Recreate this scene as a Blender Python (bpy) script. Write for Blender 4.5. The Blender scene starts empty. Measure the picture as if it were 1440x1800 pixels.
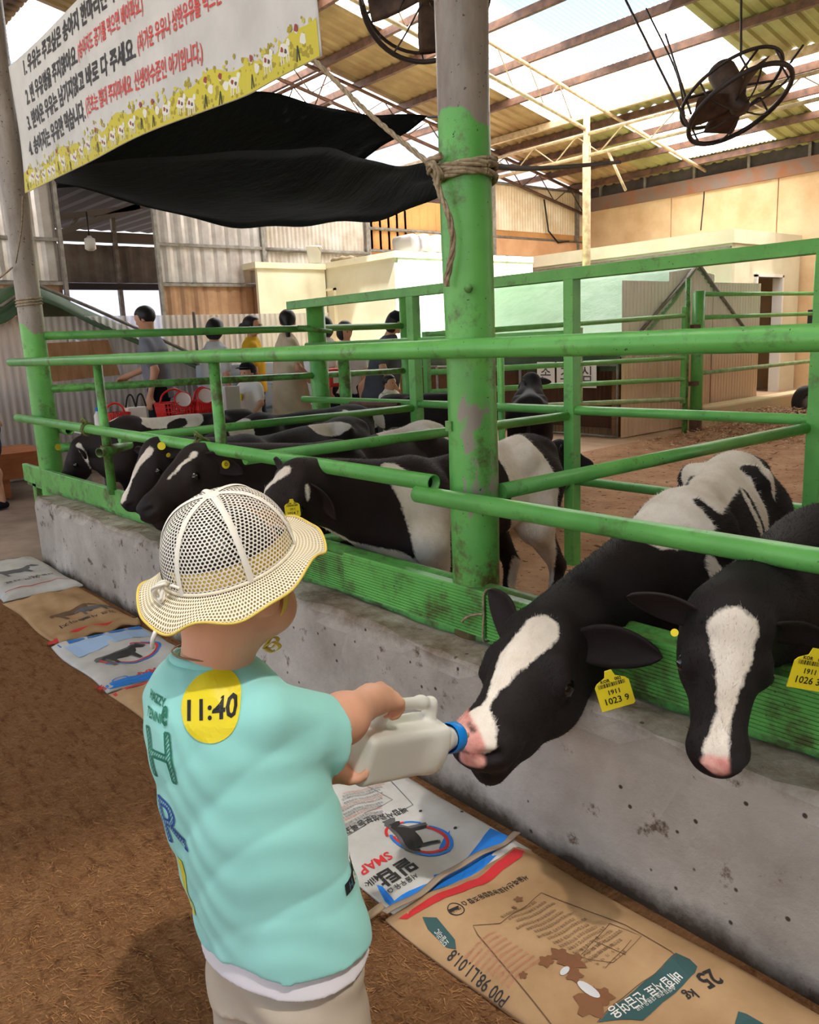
import bpy, bmesh, math, random
import numpy as np
from mathutils import Matrix, Vector

scene = bpy.context.scene
COL = scene.collection
random.seed(7)
rng = np.random.default_rng(7)

# ------------------------------------------------------------ camera
FPX, CX, CY, CAMH = 1440.0, 720.0, 900.0, 1.3
_d1 = np.array([-1239.0, -247.0, FPX]); _d1 /= np.linalg.norm(_d1)
_nd = np.array([300.0, (FPX * FPX - 1239 * 300.0) / 247.0, FPX]); _nd /= np.linalg.norm(_nd)
RW = np.stack([-_d1, np.cross(-_nd, -_d1), -_nd])       # rows: world axes in camera space
CAM = np.array([0.0, 0.0, CAMH])


def at(u, v, x=None, y=None, z=None, d=None):
    """A point of the photograph on a known plane of the room (x, y or z) or at a known depth d."""
    r = RW @ np.array([u - CX, v - CY, FPX])
    if z is not None:
        t = (z - CAM[2]) / r[2]
    elif y is not None:
        t = (y - CAM[1]) / r[1]
    elif x is not None:
        t = (x - CAM[0]) / r[0]
    else:
        t = d / FPX
    return CAM + t * r


cam_data = bpy.data.cameras.new('camera')
cam_data.sensor_fit = 'HORIZONTAL'
cam_data.sensor_width = 36.0
cam_data.lens = 36.0
cam_data.clip_start = 0.05
cam = bpy.data.objects.new('camera', cam_data)
COL.objects.link(cam)
_r, _u, _b = RW @ np.array([1, 0, 0]), RW @ np.array([0, -1, 0]), RW @ np.array([0, 0, -1])
cam.matrix_world = Matrix(((_r[0], _u[0], _b[0], 0), (_r[1], _u[1], _b[1], 0), (_r[2], _u[2], _b[2], CAMH), (0, 0, 0, 1)))
scene.camera = cam

# ------------------------------------------------------------ sky, exposure
world = bpy.data.worlds.new('sky')
scene.world = world
world.use_nodes = True
_n, _l = world.node_tree.nodes, world.node_tree.links
_n.clear()
_o = _n.new('ShaderNodeOutputWorld'); _bg = _n.new('ShaderNodeBackground')
_tc = _n.new('ShaderNodeTexCoord'); _sx = _n.new('ShaderNodeSeparateXYZ'); _cr = _n.new('ShaderNodeValToRGB')
_cr.color_ramp.elements[0].position = 0.0; _cr.color_ramp.elements[0].color = (1.7, 1.62, 1.55, 1)
_cr.color_ramp.elements[1].position = 0.42; _cr.color_ramp.elements[1].color = (0.36, 0.62, 1.0, 1)
_l.new(_tc.outputs['Generated'], _sx.inputs[0]); _l.new(_sx.outputs[2], _cr.inputs[0])
_l.new(_cr.outputs[0], _bg.inputs[0]); _bg.inputs[1].default_value = .64
_l.new(_bg.outputs[0], _o.inputs[0])
scene.view_settings.view_transform = 'Standard'
scene.view_settings.look = 'None'
scene.view_settings.gamma = 1.0
scene.view_settings.use_curve_mapping = False
scene.view_settings.exposure = 0.82
_sd = bpy.data.lights.new('sun', 'SUN'); _sd.energy = 27.0; _sd.angle = math.radians(1.5); _sd.color = (1.0, .97, .93)
_so = bpy.data.objects.new('sun', _sd); COL.objects.link(_so)
_so.rotation_euler = Vector((-.50, .06, -.86)).to_track_quat('-Z', 'Y').to_euler(); _so.location = (8, 0, 20)
scene.cycles.use_denoising = True
scene.cycles.max_bounces = 10
scene.cycles.diffuse_bounces = 6
scene.cycles.transparent_max_bounces = 12
scene.cycles.transmission_bounces = 6
scene.cycles.caustics_reflective = False
scene.cycles.caustics_refractive = False
scene.cycles.sample_clamp_indirect = 6.0


# ------------------------------------------------------------ helpers
def lin(r, g, b):
    f = lambda c: (c / 255 / 12.92) if c / 255 <= .04045 else ((c / 255 + .055) / 1.055) ** 2.4
    return (f(r), f(g), f(b), 1.0)


ORIGIN = {}


def thing(name, label, cat, loc=(0, 0, 0), group=None):
    o = bpy.data.objects.new(name, None)
    o.empty_display_size = .1
    o.location = tuple(float(c) for c in loc)
    COL.objects.link(o)
    ORIGIN[o.name] = np.array(loc, float)
    o['label'] = label; o['category'] = cat
    if group: o['group'] = group
    return o


def tag(o, label, cat, group=None):
    o['label'] = label; o['category'] = cat
    if group: o['group'] = group
    return o


def structure(o):
    o['kind'] = 'structure'
    return o


def stuff(o):
    o['kind'] = 'stuff'
    return o


def mesh_obj(name, V, F, m, parent=None, smooth=False, attrs=None, loc=None, mats=None, fm=None):
    V = np.asarray(V, float).reshape(-1, 3)
    off = ORIGIN.get(parent.name, np.zeros(3)) if parent is not None else np.zeros(3)
    if loc is not None and parent is None:
        off = np.array(loc, float)
    me = bpy.data.meshes.new(name)
    if isinstance(F, np.ndarray):
        k = F.shape[1]
        me.vertices.add(len(V)); me.vertices.foreach_set('co', (V - off).ravel())
        me.loops.add(F.size); me.loops.foreach_set('vertex_index', F.ravel().astype(np.int32))
        me.polygons.add(len(F)); me.polygons.foreach_set('loop_start', np.arange(0, F.size, k, dtype=np.int32))
        me.update(calc_edges=True)
    else:
        me.from_pydata((V - off).tolist(), [], F)
    for mm in (mats or [m]):
        me.materials.append(mm)
    if fm is not None:
        me.polygons.foreach_set('material_index', np.asarray(fm, np.int32))
    if smooth:
        me.polygons.foreach_set('use_smooth', np.ones(len(me.polygons), bool))
    for k, a in (attrs or {}).items():
        at_ = me.attributes.new(k, 'FLOAT', 'POINT'); at_.data.foreach_set('value', np.asarray(a, np.float32))
    o = bpy.data.objects.new(name, me)
    COL.objects.link(o)
    if parent is not None:
        o.parent = parent
        ORIGIN[o.name] = off
    elif loc is not None:
        o.location = tuple(off); ORIGIN[o.name] = off
    return o


def nrm(v):
    v = np.asarray(v, float); return v / (np.linalg.norm(v) + 1e-12)


def frame(d, hint=(0, 0, 1)):
    d = nrm(d)
    h = np.asarray(hint, float)
    if abs(np.dot(h, d)) > .98: h = np.array([1.0, 0, 0])
    a = nrm(np.cross(h, d)); b = np.cross(d, a)
    return a, b, d


class G:
    """Collects shapes that are built as one mesh object."""
    def __init__(s): s.V = []; s.F = []; s.S = []
    def add(s, V, F, sm=False):
        n = len(s.V); s.V += [tuple(v) for v in np.asarray(V, float)]
        s.F += [tuple(int(i) + n for i in f) for f in F]; s.S += [sm] * len(F)
        return s
    def box(s, lo, hi, bev=0.0):
        lo = np.minimum(lo, hi).astype(float) if False else np.asarray(lo, float); hi = np.asarray(hi, float)
        return s.obox((lo + hi) / 2, np.abs(hi - lo) / 2, np.eye(3), bev)
    def obox(s, c, half, ax=np.eye(3), bev=0.0):
        c = np.asarray(c, float); half = np.asarray(half, float); ax = np.asarray(ax, float)
        if bev <= 0:
            P = [c + ax.T @ (half * np.array([x, y, z])) for z in (-1, 1) for y in (-1, 1) for x in (-1, 1)]
            return s.add(P, [(0, 2, 3, 1), (4, 5, 7, 6), (0, 1, 5, 4), (2, 6, 7, 3), (0, 4, 6, 2), (1, 3, 7, 5)])
        bm = bmesh.new(); bmesh.ops.create_cube(bm, size=1.0)
        for v in bm.verts: v.co = Vector((v.co.x * 2 * half[0], v.co.y * 2 * half[1], v.co.z * 2 * half[2]))
        bmesh.ops.bevel(bm, geom=bm.edges[:], offset=bev, segments=2, affect='EDGES', profile=.5)
        bm.verts.index_update()
        V = [c + ax.T @ np.array(v.co) for v in bm.verts]; F = [[v.index for v in f.verts] for f in bm.faces]
        bm.free()
        return s.add(V, F)
    def tube(s, pts, r, n=12, caps=True, closed=False):
        pts = np.asarray(pts, float); m = len(pts); r = np.broadcast_to(np.asarray(r, float), (m,))
        V = []; pa = None
        for i in range(m):
            d = nrm(pts[(i + 1) % m] - pts[i - 1]) if closed else nrm(pts[min(i + 1, m - 1)] - pts[max(i - 1, 0)])
            if pa is None: a, b, _ = frame(d)
            else:
                a = pa - d * np.dot(pa, d)
                a = nrm(a) if np.linalg.norm(a) > 1e-6 else frame(d)[0]
                b = np.cross(d, a)
            pa = a
            for k in range(n):
                t = 2 * math.pi * k / n
                V.append(pts[i] + r[i] * (a * math.cos(t) + b * math.sin(t)))
        F = []
        for i in range(m if closed else m - 1):
            j = (i + 1) % m
            for k in range(n):
                k2 = (k + 1) % n
                F.append((i * n + k, i * n + k2, j * n + k2, j * n + k))
        s.add(V, F, True)
        if caps and not closed:
            o = len(s.V) - len(V)
            s.F.append(tuple(o + k for k in reversed(range(n)))); s.S.append(False)
            s.F.append(tuple(o + (m - 1) * n + k for k in range(n))); s.S.append(False)
        return s
    def pipe(s, p0, p1, r, n=20, wall=.004):
        """An open-ended steel pipe."""
        p0 = np.asarray(p0, float); p1 = np.asarray(p1, float); a, b, d = frame(p1 - p0)
        V = []
        for (p, rr) in ((p0, r), (p1, r), (p1, r - wall), (p0, r - wall)):
            for k in range(n):
                t = 2 * math.pi * k / n; V.append(p + rr * (a * math.cos(t) + b * math.sin(t)))
        F = []
        for i in range(4):
            j = (i + 1) % 4
            for k in range(n):
                k2 = (k + 1) % n; F.append((i * n + k, i * n + k2, j * n + k2, j * n + k))
        return s.add(V, F, True)
    def lathe(s, prof, c=(0, 0, 0), ax=(0, 0, 1), n=24, sm=True):
        a, b, d = frame(ax); c = np.asarray(c, float)
        V = [c + d * z + r * (a * math.cos(2 * math.pi * k / n) + b * math.sin(2 * math.pi * k / n)) for (r, z) in prof for k in range(n)]
        F = [(i * n + k, i * n + (k + 1) % n, (i + 1) * n + (k + 1) % n, (i + 1) * n + k) for i in range(len(prof) - 1) for k in range(n)]
        return s.add(V, F, sm)
    def sheet(s, fn, nu, nv, thick=0.0, sm=True):
        P = np.array([[fn(i / nu, j / nv) for i in range(nu + 1)] for j in range(nv + 1)])
        idx = lambda i, j: j * (nu + 1) + i
        F = [(idx(i, j), idx(i + 1, j), idx(i + 1, j + 1), idx(i, j + 1)) for j in range(nv) for i in range(nu)]
        if thick <= 0: return s.add(P.reshape(-1, 3), F, sm)
        du = np.gradient(P, axis=1); dv = np.gradient(P, axis=0)
        N = np.cross(du, dv); N /= (np.linalg.norm(N, axis=2, keepdims=True) + 1e-12)
        Q = P - N * thick; m = (nu + 1) * (nv + 1)
        F2 = [tuple(reversed([q + m for q in f])) for f in F]
        rim = [idx(i, 0) for i in range(nu + 1)] + [idx(nu, j) for j in range(1, nv + 1)] + [idx(i, nv) for i in range(nu - 1, -1, -1)] + [idx(0, j) for j in range(nv - 1, 0, -1)]
        F3 = [(rim[k], rim[k] + m, rim[(k + 1) % len(rim)] + m, rim[(k + 1) % len(rim)]) for k in range(len(rim))]
        return s.add(np.concatenate([P.reshape(-1, 3), Q.reshape(-1, 3)]), F + F2 + F3, sm)
    def build(s, name, m, parent=None, smooth=None, attrs=None, loc=None):
        o = mesh_obj(name, s.V, s.F, m, parent, False, attrs, loc)
        o.data.polygons.foreach_set('use_smooth', np.array(s.S if smooth is None else [smooth] * len(s.F), bool))
        return o


def curve_pts(P, n):
    """Catmull-Rom through P."""
    P = [np.asarray(p, float) for p in P]
    Q = [2 * P[0] - P[1]] + P + [2 * P[-1] - P[-2]]
    out = []
    segs = len(P) - 1
    for i in range(n + 1):
        f = i / n * segs; k = min(int(f), segs - 1); t = f - k
        a, b, c, d = Q[k:k + 4]
        out.append(.5 * ((2 * b) + (c - a) * t + (2 * a - 5 * b + 4 * c - d) * t * t + (3 * b - 3 * c + d - a) * t ** 3))
    return np.array(out)


# ------------------------------------------------------------ materials
class M_:
    pass


def new_mat(name):
    m = bpy.data.materials.new(name); m.use_nodes = True
    nt = m.node_tree; p = nt.nodes['Principled BSDF']
    return m, nt, p


def nd(nt, kind, **kw):
    n = nt.nodes.new(kind)
    for k, v in kw.items():
        if k in n.inputs: n.inputs[k].default_value = v
        else: setattr(n, k, v)
    return n


def noise(nt, scale, detail=4.0, rough=.6, vec=None, stretch=None):
    n = nd(nt, 'ShaderNodeTexNoise', Scale=scale, Detail=detail, Roughness=rough)
    if vec is None:
        tc = nt.nodes.get('TC') or nd(nt, 'ShaderNodeTexCoord'); tc.name = 'TC'
        vec = tc.outputs['Object']
    if stretch is not None:
        mp = nd(nt, 'ShaderNodeMapping'); mp.inputs['Scale'].default_value = stretch
        nt.links.new(vec, mp.inputs[0]); vec = mp.outputs[0]
    nt.links.new(vec, n.inputs['Vector'])
    return n.outputs[0]


def ramp(nt, fac, p0, p1, c0=(0, 0, 0, 1), c1=(1, 1, 1, 1)):
    r = nd(nt, 'ShaderNodeValToRGB'); e = r.color_ramp.elements
    e[0].position = p0; e[0].color = c0; e[1].position = p1; e[1].color = c1
    nt.links.new(fac, r.inputs[0]); return r.outputs[0]


def mixc(nt, fac, a, b):
    n = nd(nt, 'ShaderNodeMix'); n.data_type = 'RGBA'
    for s, v in ((0, fac), (6, a), (7, b)):
        if hasattr(v, 'default_value'): nt.links.new(v, n.inputs[s])
        else: n.inputs[s].default_value = v
    return n.outputs[2]


def bump(nt, p, h, strength, dist=.01):
    b = nd(nt, 'ShaderNodeBump'); b.inputs['Strength'].default_value = strength; b.inputs['Distance'].default_value = dist
    nt.links.new(h, b.inputs['Height']); nt.links.new(b.outputs[0], p.inputs['Normal'])


def mat(name, c, rough=.6, c2=None, scale=6, lo=.35, hi=.65, bmp=0, bscale=60, bdist=.004, metal=0.0, spec=.4, stretch=None,
        speck=None, speck_scale=30, speck_at=.66, stretch_b=None, sheen=0):
    m, nt, p = new_mat(name)
    p.inputs['Roughness'].default_value = rough; p.inputs['Metallic'].default_value = metal
    p.inputs['Specular IOR Level'].default_value = spec
    if sheen: p.inputs['Sheen Weight'].default_value = sheen
    col = None
    if c2 is not None:
        col = mixc(nt, ramp(nt, noise(nt, scale, 5, stretch=stretch), lo, hi), c, c2)
    if speck is not None:
        col = mixc(nt, ramp(nt, noise(nt, speck_scale, 3, .7), speck_at, speck_at + .04), col if col is not None else c, speck)
    if col is not None: nt.links.new(col, p.inputs['Base Color'])
    else: p.inputs['Base Color'].default_value = c
    if bmp: bump(nt, p, noise(nt, bscale, 4, .65, stretch=stretch_b), bmp, bdist)
    return m


def clear_mat(name, c, alpha, rough=.2, trans=.5, spec=.3):
    """Corrugated plastic: part clear, part scattering."""
    m = bpy.data.materials.new(name); m.use_nodes = True; nt = m.node_tree; nt.nodes.clear()
    o = nd(nt, 'ShaderNodeOutputMaterial'); t = nd(nt, 'ShaderNodeBsdfTransparent'); t.inputs[0].default_value = c
    d = nd(nt, 'ShaderNodeBsdfDiffuse'); d.inputs[0].default_value = c
    tl = nd(nt, 'ShaderNodeBsdfTranslucent'); tl.inputs[0].default_value = c
    g = nd(nt, 'ShaderNodeBsdfGlossy'); g.inputs['Roughness'].default_value = rough
    fr = nd(nt, 'ShaderNodeFresnel')
    m1 = nd(nt, 'ShaderNodeMixShader'); m1.inputs[0].default_value = trans
    m2 = nd(nt, 'ShaderNodeMixShader'); m2.inputs[0].default_value = alpha
    m3 = nd(nt, 'ShaderNodeMixShader')
    L = nt.links.new
    L(d.outputs[0], m1.inputs[1]); L(tl.outputs[0], m1.inputs[2])
    L(t.outputs[0], m2.inputs[1]); L(m1.outputs[0], m2.inputs[2])
    mul = nd(nt, 'ShaderNodeMath'); mul.operation = 'MULTIPLY'; mul.inputs[1].default_value = spec
    L(fr.outputs[0], mul.inputs[0]); L(mul.outputs[0], m3.inputs[0]); L(m2.outputs[0], m3.inputs[1]); L(g.outputs[0], m3.inputs[2])
    L(m3.outputs[0], o.inputs[0])
    return m


def green_paint(name, dirt=.0, chips=False, bare=True):
    m, nt, p = new_mat(name)
    g1, g2 = lin(112, 188, 94), lin(90, 164, 78)
    col = mixc(nt, ramp(nt, noise(nt, 5, 4), .35, .7), g1, g2)
    col = mixc(nt, ramp(nt, noise(nt, 70, 3, .6), .68, .72), col, lin(40, 62, 34))
    grime = ramp(nt, noise(nt, 9, 7, .72), .56 - dirt * .12, .72 - dirt * .12)
    col = mixc(nt, grime, col, lin(84, 96, 52))
    if chips:
        tc = nt.nodes['TC']; sx = nd(nt, 'ShaderNodeSeparateXYZ'); nt.links.new(tc.outputs['Object'], sx.inputs[0])
        def band(lo0, lo1, hi0, hi1, src):
            a = nd(nt, 'ShaderNodeMapRange'); a.inputs[1].default_value = lo0; a.inputs[2].default_value = lo1
            b = nd(nt, 'ShaderNodeMapRange'); b.inputs[1].default_value = hi1; b.inputs[2].default_value = hi0
            nt.links.new(src, a.inputs[0]); nt.links.new(src, b.inputs[0])
            q = nd(nt, 'ShaderNodeMath'); q.operation = 'MULTIPLY'
            nt.links.new(a.outputs[0], q.inputs[0]); nt.links.new(b.outputs[0], q.inputs[1]); return q.outputs[0]
        z = band(.72, .88, 1.1, 1.2, sx.outputs[2]); x = band(-.01, .035, .2, .3, sx.outputs[0])
        q = nd(nt, 'ShaderNodeMath'); q.operation = 'MULTIPLY'; nt.links.new(z, q.inputs[0]); nt.links.new(x, q.inputs[1])
        w = nd(nt, 'ShaderNodeMath'); w.operation = 'MULTIPLY_ADD'; w.inputs[1].default_value = .26; nt.links.new(q.outputs[0], w.inputs[0])
        nt.links.new(noise(nt, 11, 8, .75, stretch=(1, 1, .4)), w.inputs[2])
        if bare: col = mixc(nt, ramp(nt, w.outputs[0], .72, .75), col, lin(150, 140, 128))
        zb = nd(nt, 'ShaderNodeMapRange'); zb.inputs[1].default_value = .86; zb.inputs[2].default_value = .5
        nt.links.new(sx.outputs[2], zb.inputs[0])
        w2 = nd(nt, 'ShaderNodeMath'); w2.operation = 'MULTIPLY_ADD'; w2.inputs[1].default_value = .3; nt.links.new(zb.outputs[0], w2.inputs[0])
        nt.links.new(noise(nt, 14, 6, .7), w2.inputs[2])
        if bare: col = mixc(nt, ramp(nt, w2.outputs[0], .62, .76), col, lin(96, 82, 48))
        # bare concrete grey above the painted height
        zt = nd(nt, 'ShaderNodeMath'); zt.operation = 'MULTIPLY_ADD'; zt.inputs[1].default_value = .25
        nt.links.new(noise(nt, 6, 3), zt.inputs[0]); nt.links.new(sx.outputs[2], zt.inputs[2])
        grey = mixc(nt, ramp(nt, noise(nt, 9, 6, .7, stretch=(1, 1, .3)), .35, .75), lin(158, 148, 138), lin(112, 98, 88))
        grey = mixc(nt, ramp(nt, noise(nt, 45, 3, .7), .64, .68), grey, lin(70, 56, 48))
        col = mixc(nt, ramp(nt, zt.outputs[0], 0.0, .01), col, grey)
        sh = nd(nt, 'ShaderNodeMath'); sh.operation = 'SUBTRACT'; sh.inputs[1].default_value = chips
        nt.links.new(sx.outputs[2], sh.inputs[0]); nt.links.new(sh.outputs[0], zt.inputs[2])
    nt.links.new(col, p.inputs['Base Color'])
    p.inputs['Roughness'].default_value = .38; p.inputs['Specular IOR Level'].default_value = .45
    bump(nt, p, noise(nt, 26, 4, .6), .25, .004)
    return m


GREEN = green_paint('green_paint', .0)
GREEN_D = green_paint('green_paint_grimy', 1.0)
CONCRETE = mat('concrete', lin(172, 164, 154), .85, lin(142, 132, 122), 3.2, bmp=.35, bscale=35, speck=lin(92, 78, 66), speck_scale=24, speck_at=.655)
STEEL = mat('grey_steel', lin(150, 146, 140), .5, lin(118, 108, 98), 8, metal=.3, bmp=.1)
RUST = mat('brown_steel', lin(112, 78, 58), .65, lin(74, 52, 42), 7, bmp=.15)
CREAMPIPE = mat('cream_pipe', lin(206, 184, 146), .5, lin(168, 140, 108), 9)
BLACK = mat('black_rubber', lin(32, 28, 28), .6)
WHITE = mat('white_plastic', lin(232, 230, 224), .45)
ROPE = mat('jute_rope', lin(178, 160, 132), .9, lin(132, 114, 90), 60, bmp=.6, bscale=180)
# ------------------------------------------------------------ the setting
def mat_floor():
    m, nt, p = new_mat('coir_mat')
    a = noise(nt, 130, 5, .75, stretch=(1, .35, 1)); b = noise(nt, 9, 4, .6); c = noise(nt, 260, 3, .7, stretch=(.3, 1, 1))
    col = mixc(nt, ramp(nt, a, .32, .7), lin(138, 94, 60), lin(196, 148, 104))
    col = mixc(nt, ramp(nt, b, .35, .7), col, lin(158, 110, 72))
    col = mixc(nt, ramp(nt, noise(nt, 22, 5, .7, stretch=(.6, 1.5, 1)), .5, .72), col, lin(104, 66, 40))
    col = mixc(nt, ramp(nt, c, .66, .72), col, lin(206, 162, 112))
    nt.links.new(col, p.inputs['Base Color'])
    p.inputs['Roughness'].default_value = .95; p.inputs['Specular IOR Level'].default_value = .1
    ad = nd(nt, 'ShaderNodeMath'); ad.operation = 'ADD'; nt.links.new(a, ad.inputs[0])
    nt.links.new(noise(nt, 28, 3, .6, stretch=(.5, 1.6, 1)), ad.inputs[1])
    bump(nt, p, ad.outputs[0], 1.0, .022)
    return m


MATFLOOR = mat_floor()
DIRT = mat('pen_dirt', lin(196, 154, 120), .95, lin(164, 120, 90), 2.6, bmp=.8, bscale=18, bdist=.03, speck=lin(92, 62, 44), speck_scale=16, speck_at=.6, spec=.1)
PAVE = mat('grey_floor', lin(150, 128, 112), .85, lin(120, 100, 86), 2.5, bmp=.2)
SANDP = mat('sandy_floor', lin(204, 172, 142), .85, lin(182, 146, 116), 2, bmp=.2)
EARTH = mat('outside_ground', lin(150, 140, 120), .9, lin(120, 112, 92), 1)

structure(G().box((-5.05, -3.5, -.06), (3.0, 1.46, 0)).build('floor', MATFLOOR))
# fine straw fibres lying on the mat
N = 60000
fx = rng.uniform(-4.6, .3, N); fy = rng.uniform(-.1, 1.35, N)
ang = rng.normal(.35, .75, N); L_ = rng.uniform(.006, .03, N); w_ = .0010
dx, dy = np.cos(ang) * L_, np.sin(ang) * L_
zz = rng.uniform(.001, .006, N); z2 = zz + rng.uniform(-.002, .006, N)
V = np.stack([np.stack([fx - dy / L_ * w_, fy + dx / L_ * w_, zz], 1), np.stack([fx + dy / L_ * w_, fy - dx / L_ * w_, zz], 1),
              np.stack([fx + dx, fy + dy, np.maximum(z2, .001)], 1)], 1).reshape(-1, 3)
STRAW = mat('straw', lin(186, 136, 90), .9, lin(112, 72, 42), 24, spec=.1)
o = stuff(mesh_obj('straw_fibres', V, np.arange(3 * N).reshape(-1, 3), STRAW))
tag(o, 'loose straw coloured fibres strewn over the brown floor mat', 'straw')

structure(G().box((-14, -3.5, -.09), (-5.0, 1.9, -.012)).build('floor_left', PAVE))
structure(G().box((-14, 1.9, -.09), (-5.72, 5.2, -.012)).build('floor_walkway', PAVE))
structure(G().box((-22, 5.2, -.09), (-5.72, 24, -.012)).build('floor_back', SANDP))
# dirt of the pen: gently uneven
def dirt(u, v):
    x = -5.75 + u * 12; y = 1.62 + v * 20
    return (x, y, .012 * math.sin(x * 3.1 + y) * math.cos(y * 2.3) - .005)
structure(G().sheet(dirt, 60, 90).build('floor_pen', DIRT))
# the open front of the barn behind the viewer, and its right side
structure(G().box((14.7, -9, -.1), (14.8, 18, 9.2)).build('wall_right', STEEL))
structure(G().box((3.0, -9, -.08), (14.7, 17.6, -.03)).build('floor_right', PAVE)); structure(G().box((-14, -9, -.08), (3.0, -3.5, -.03)).build('floor_front', PAVE))
structure(G().box((-60, -60, -.4), (60, 60, -.1)).build('floor_outside', EARTH))

# low concrete wall under the fence
def curb():
    g = G(); n = 90
    prof = [(1.45, 0), (1.452, .2), (1.449, .38), (1.453, .425), (1.466, .437), (1.55, .436), (1.64, .43), (1.66, .42), (1.66, 0)]
    r = random.Random(3)
    V = []; xs = np.linspace(-5.42, 2.4, n)
    for x in xs:
        for k, (y, z) in enumerate(prof):
            j = .006 * math.sin(x * 7.3 + k) + .004 * math.sin(x * 23 + 2 * k) + r.uniform(-.003, .003)
            V.append((x + (-.03 if x < -5.4 and k > 4 else 0), y + (j if 0 < k < 5 else 0), z + (j * .8 if 3 <= k < 8 else 0)))
    m = len(prof)
    F = [(i * m + k, (i + 1) * m + k, (i + 1) * m + k + 1, i * m + k + 1) for i in range(n - 1) for k in range(m - 1)]
    F += [tuple(reversed(range(m))), tuple((n - 1) * m + k for k in range(m))]
    g.add(V, F, False); return g


def curb_mat():
    m, nt, p = new_mat('curb_concrete')
    col = mixc(nt, ramp(nt, noise(nt, 2.4, 6, .65), .35, .68), lin(198, 190, 180), lin(158, 148, 138))
    col = mixc(nt, ramp(nt, noise(nt, 12, 6, .7), .60, .68), col, lin(108, 92, 78))
    vo = nd(nt, 'ShaderNodeTexVoronoi', Scale=17.0); nt.links.new(nt.nodes['TC'].outputs['Object'], vo.inputs['Vector'])
    col = mixc(nt, ramp(nt, vo.outputs['Distance'], .07, .11, (1, 1, 1, 1), (0, 0, 0, 1)), col, lin(76, 66, 58))
    # darker, ragged band along the foot and muddy stains on the ledge
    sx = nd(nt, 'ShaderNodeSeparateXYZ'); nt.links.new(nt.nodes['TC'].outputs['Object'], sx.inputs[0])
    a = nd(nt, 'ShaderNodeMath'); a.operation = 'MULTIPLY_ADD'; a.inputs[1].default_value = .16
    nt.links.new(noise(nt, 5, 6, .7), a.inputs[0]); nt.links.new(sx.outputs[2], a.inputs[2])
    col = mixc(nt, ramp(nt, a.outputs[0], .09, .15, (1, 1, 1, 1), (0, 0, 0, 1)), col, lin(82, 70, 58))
    b = nd(nt, 'ShaderNodeMath'); b.operation = 'MULTIPLY_ADD'; b.inputs[1].default_value = .14
    nt.links.new(noise(nt, 7, 6, .75), b.inputs[0]); nt.links.new(sx.outputs[2], b.inputs[2])
    col = mixc(nt, ramp(nt, b.outputs[0], .475, .53), col, lin(112, 92, 72))
    nt.links.new(col, p.inputs['Base Color']); p.inputs['Roughness'].default_value = .88; p.inputs['Specular IOR Level'].default_value = .2
    bump(nt, p, noise(nt, 30, 6, .7), .55, .008)
    return m
structure(curb().build('wall_front', curb_mat()))

# ---- walls
BEIGE = mat('beige_panel', lin(226, 198, 158), .7, lin(204, 168, 126), 1.3)
TRIMM = mat('grey_flashing', lin(126, 112, 104), .6, lin(150, 96, 62), 3)
CREAM = mat('cream_panel', lin(226, 222, 196), .55, lin(214, 206, 176), 1.5)
CREAM_SHADED = mat('cream_panel_shaded', lin(206, 204, 180), .55, lin(196, 190, 162), 1.5)  # darker copy of the cream: shade painted into the front faces
ORANGE = mat('orange_board', lin(214, 158, 96), .7, lin(186, 130, 76), 1.2)
CORR_GREY = mat('corrugated_grey', lin(214, 206, 196), .5, lin(176, 160, 142), 2, metal=.15)
CORR_BROWN = mat('corrugated_brown', lin(176, 140, 108), .45, lin(140, 104, 76), 2, metal=.1)
CORR_WHITE = mat('corrugated_white', lin(230, 216, 190), .5, lin(206, 178, 138), 2)
DARKIN = mat('dark_interior', lin(52, 46, 42), .8)  # shade of the shed and the doorway, put into the colour


def corrugated(p0, p1, h, period=.076, amp=.012, name='corrugated_sheet', m=None, parent=None, trap=False, z0=0.0, top=None):
    """Vertical sheet from p0 to p1 (ground points), ribs upright."""
    p0 = np.asarray(p0, float); p1 = np.asarray(p1, float); L = np.linalg.norm(p1 - p0); d = (p1 - p0) / L
    nrm_ = np.array([-d[1], d[0], 0.0])
    per = 4 if trap else 6
    n = max(int(L / period * per), 4); V = []
    for i in range(n + 1):
        s_ = L * i / n; ph = s_ / period
        if trap: k = amp if (ph % 1) < .3 else 0.0
        else: k = amp * math.sin(2 * math.pi * ph)
        b = p0 + d * s_ + nrm_ * k
        hh = h if top is None else top(s_ / L)
        V += [b + (0, 0, z0), b + (0, 0, z0 + hh)]
    F = [(2 * i, 2 * i + 2, 2 * i + 3, 2 * i + 1) for i in range(n)]
    g = G(); g.add(V, F, not trap)
    return g.build(name, m, parent)


YB = 17.2
# back wall (across the far end): panels with joints and a flashing above them
wb = bpy.data.objects.new('wall_back', None); COL.objects.link(wb); structure(wb); ORIGIN[wb.name] = np.zeros(3)
xs = [-13.4, -10.95, -8.5, -6.05, -3.6, -1.15, 1.3, 4.0]
for a, b in zip(xs[:-1], xs[1:]):
    G().box((a + .012, YB, -.1), (b - .012, YB + .12, 4.2)).build('panel', BEIGE, wb)
G().box((-13.4, YB - .06, 4.2), (4, YB + .2, 4.5)).build('flashing', TRIMM, wb)
G().box((-13.4, YB + .05, 4.5), (4, YB + .1, 4.95)).build('fascia', mat('dark_fascia', lin(84, 76, 72), .6, lin(58, 50, 48), 3), wb)
for x in np.arange(-12.9, 4, 1.25):
    G().box((x - .03, YB - .01, 4.45), (x + .03, YB + .05, 4.8)).build('stub_post', STEEL, wb)

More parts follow.
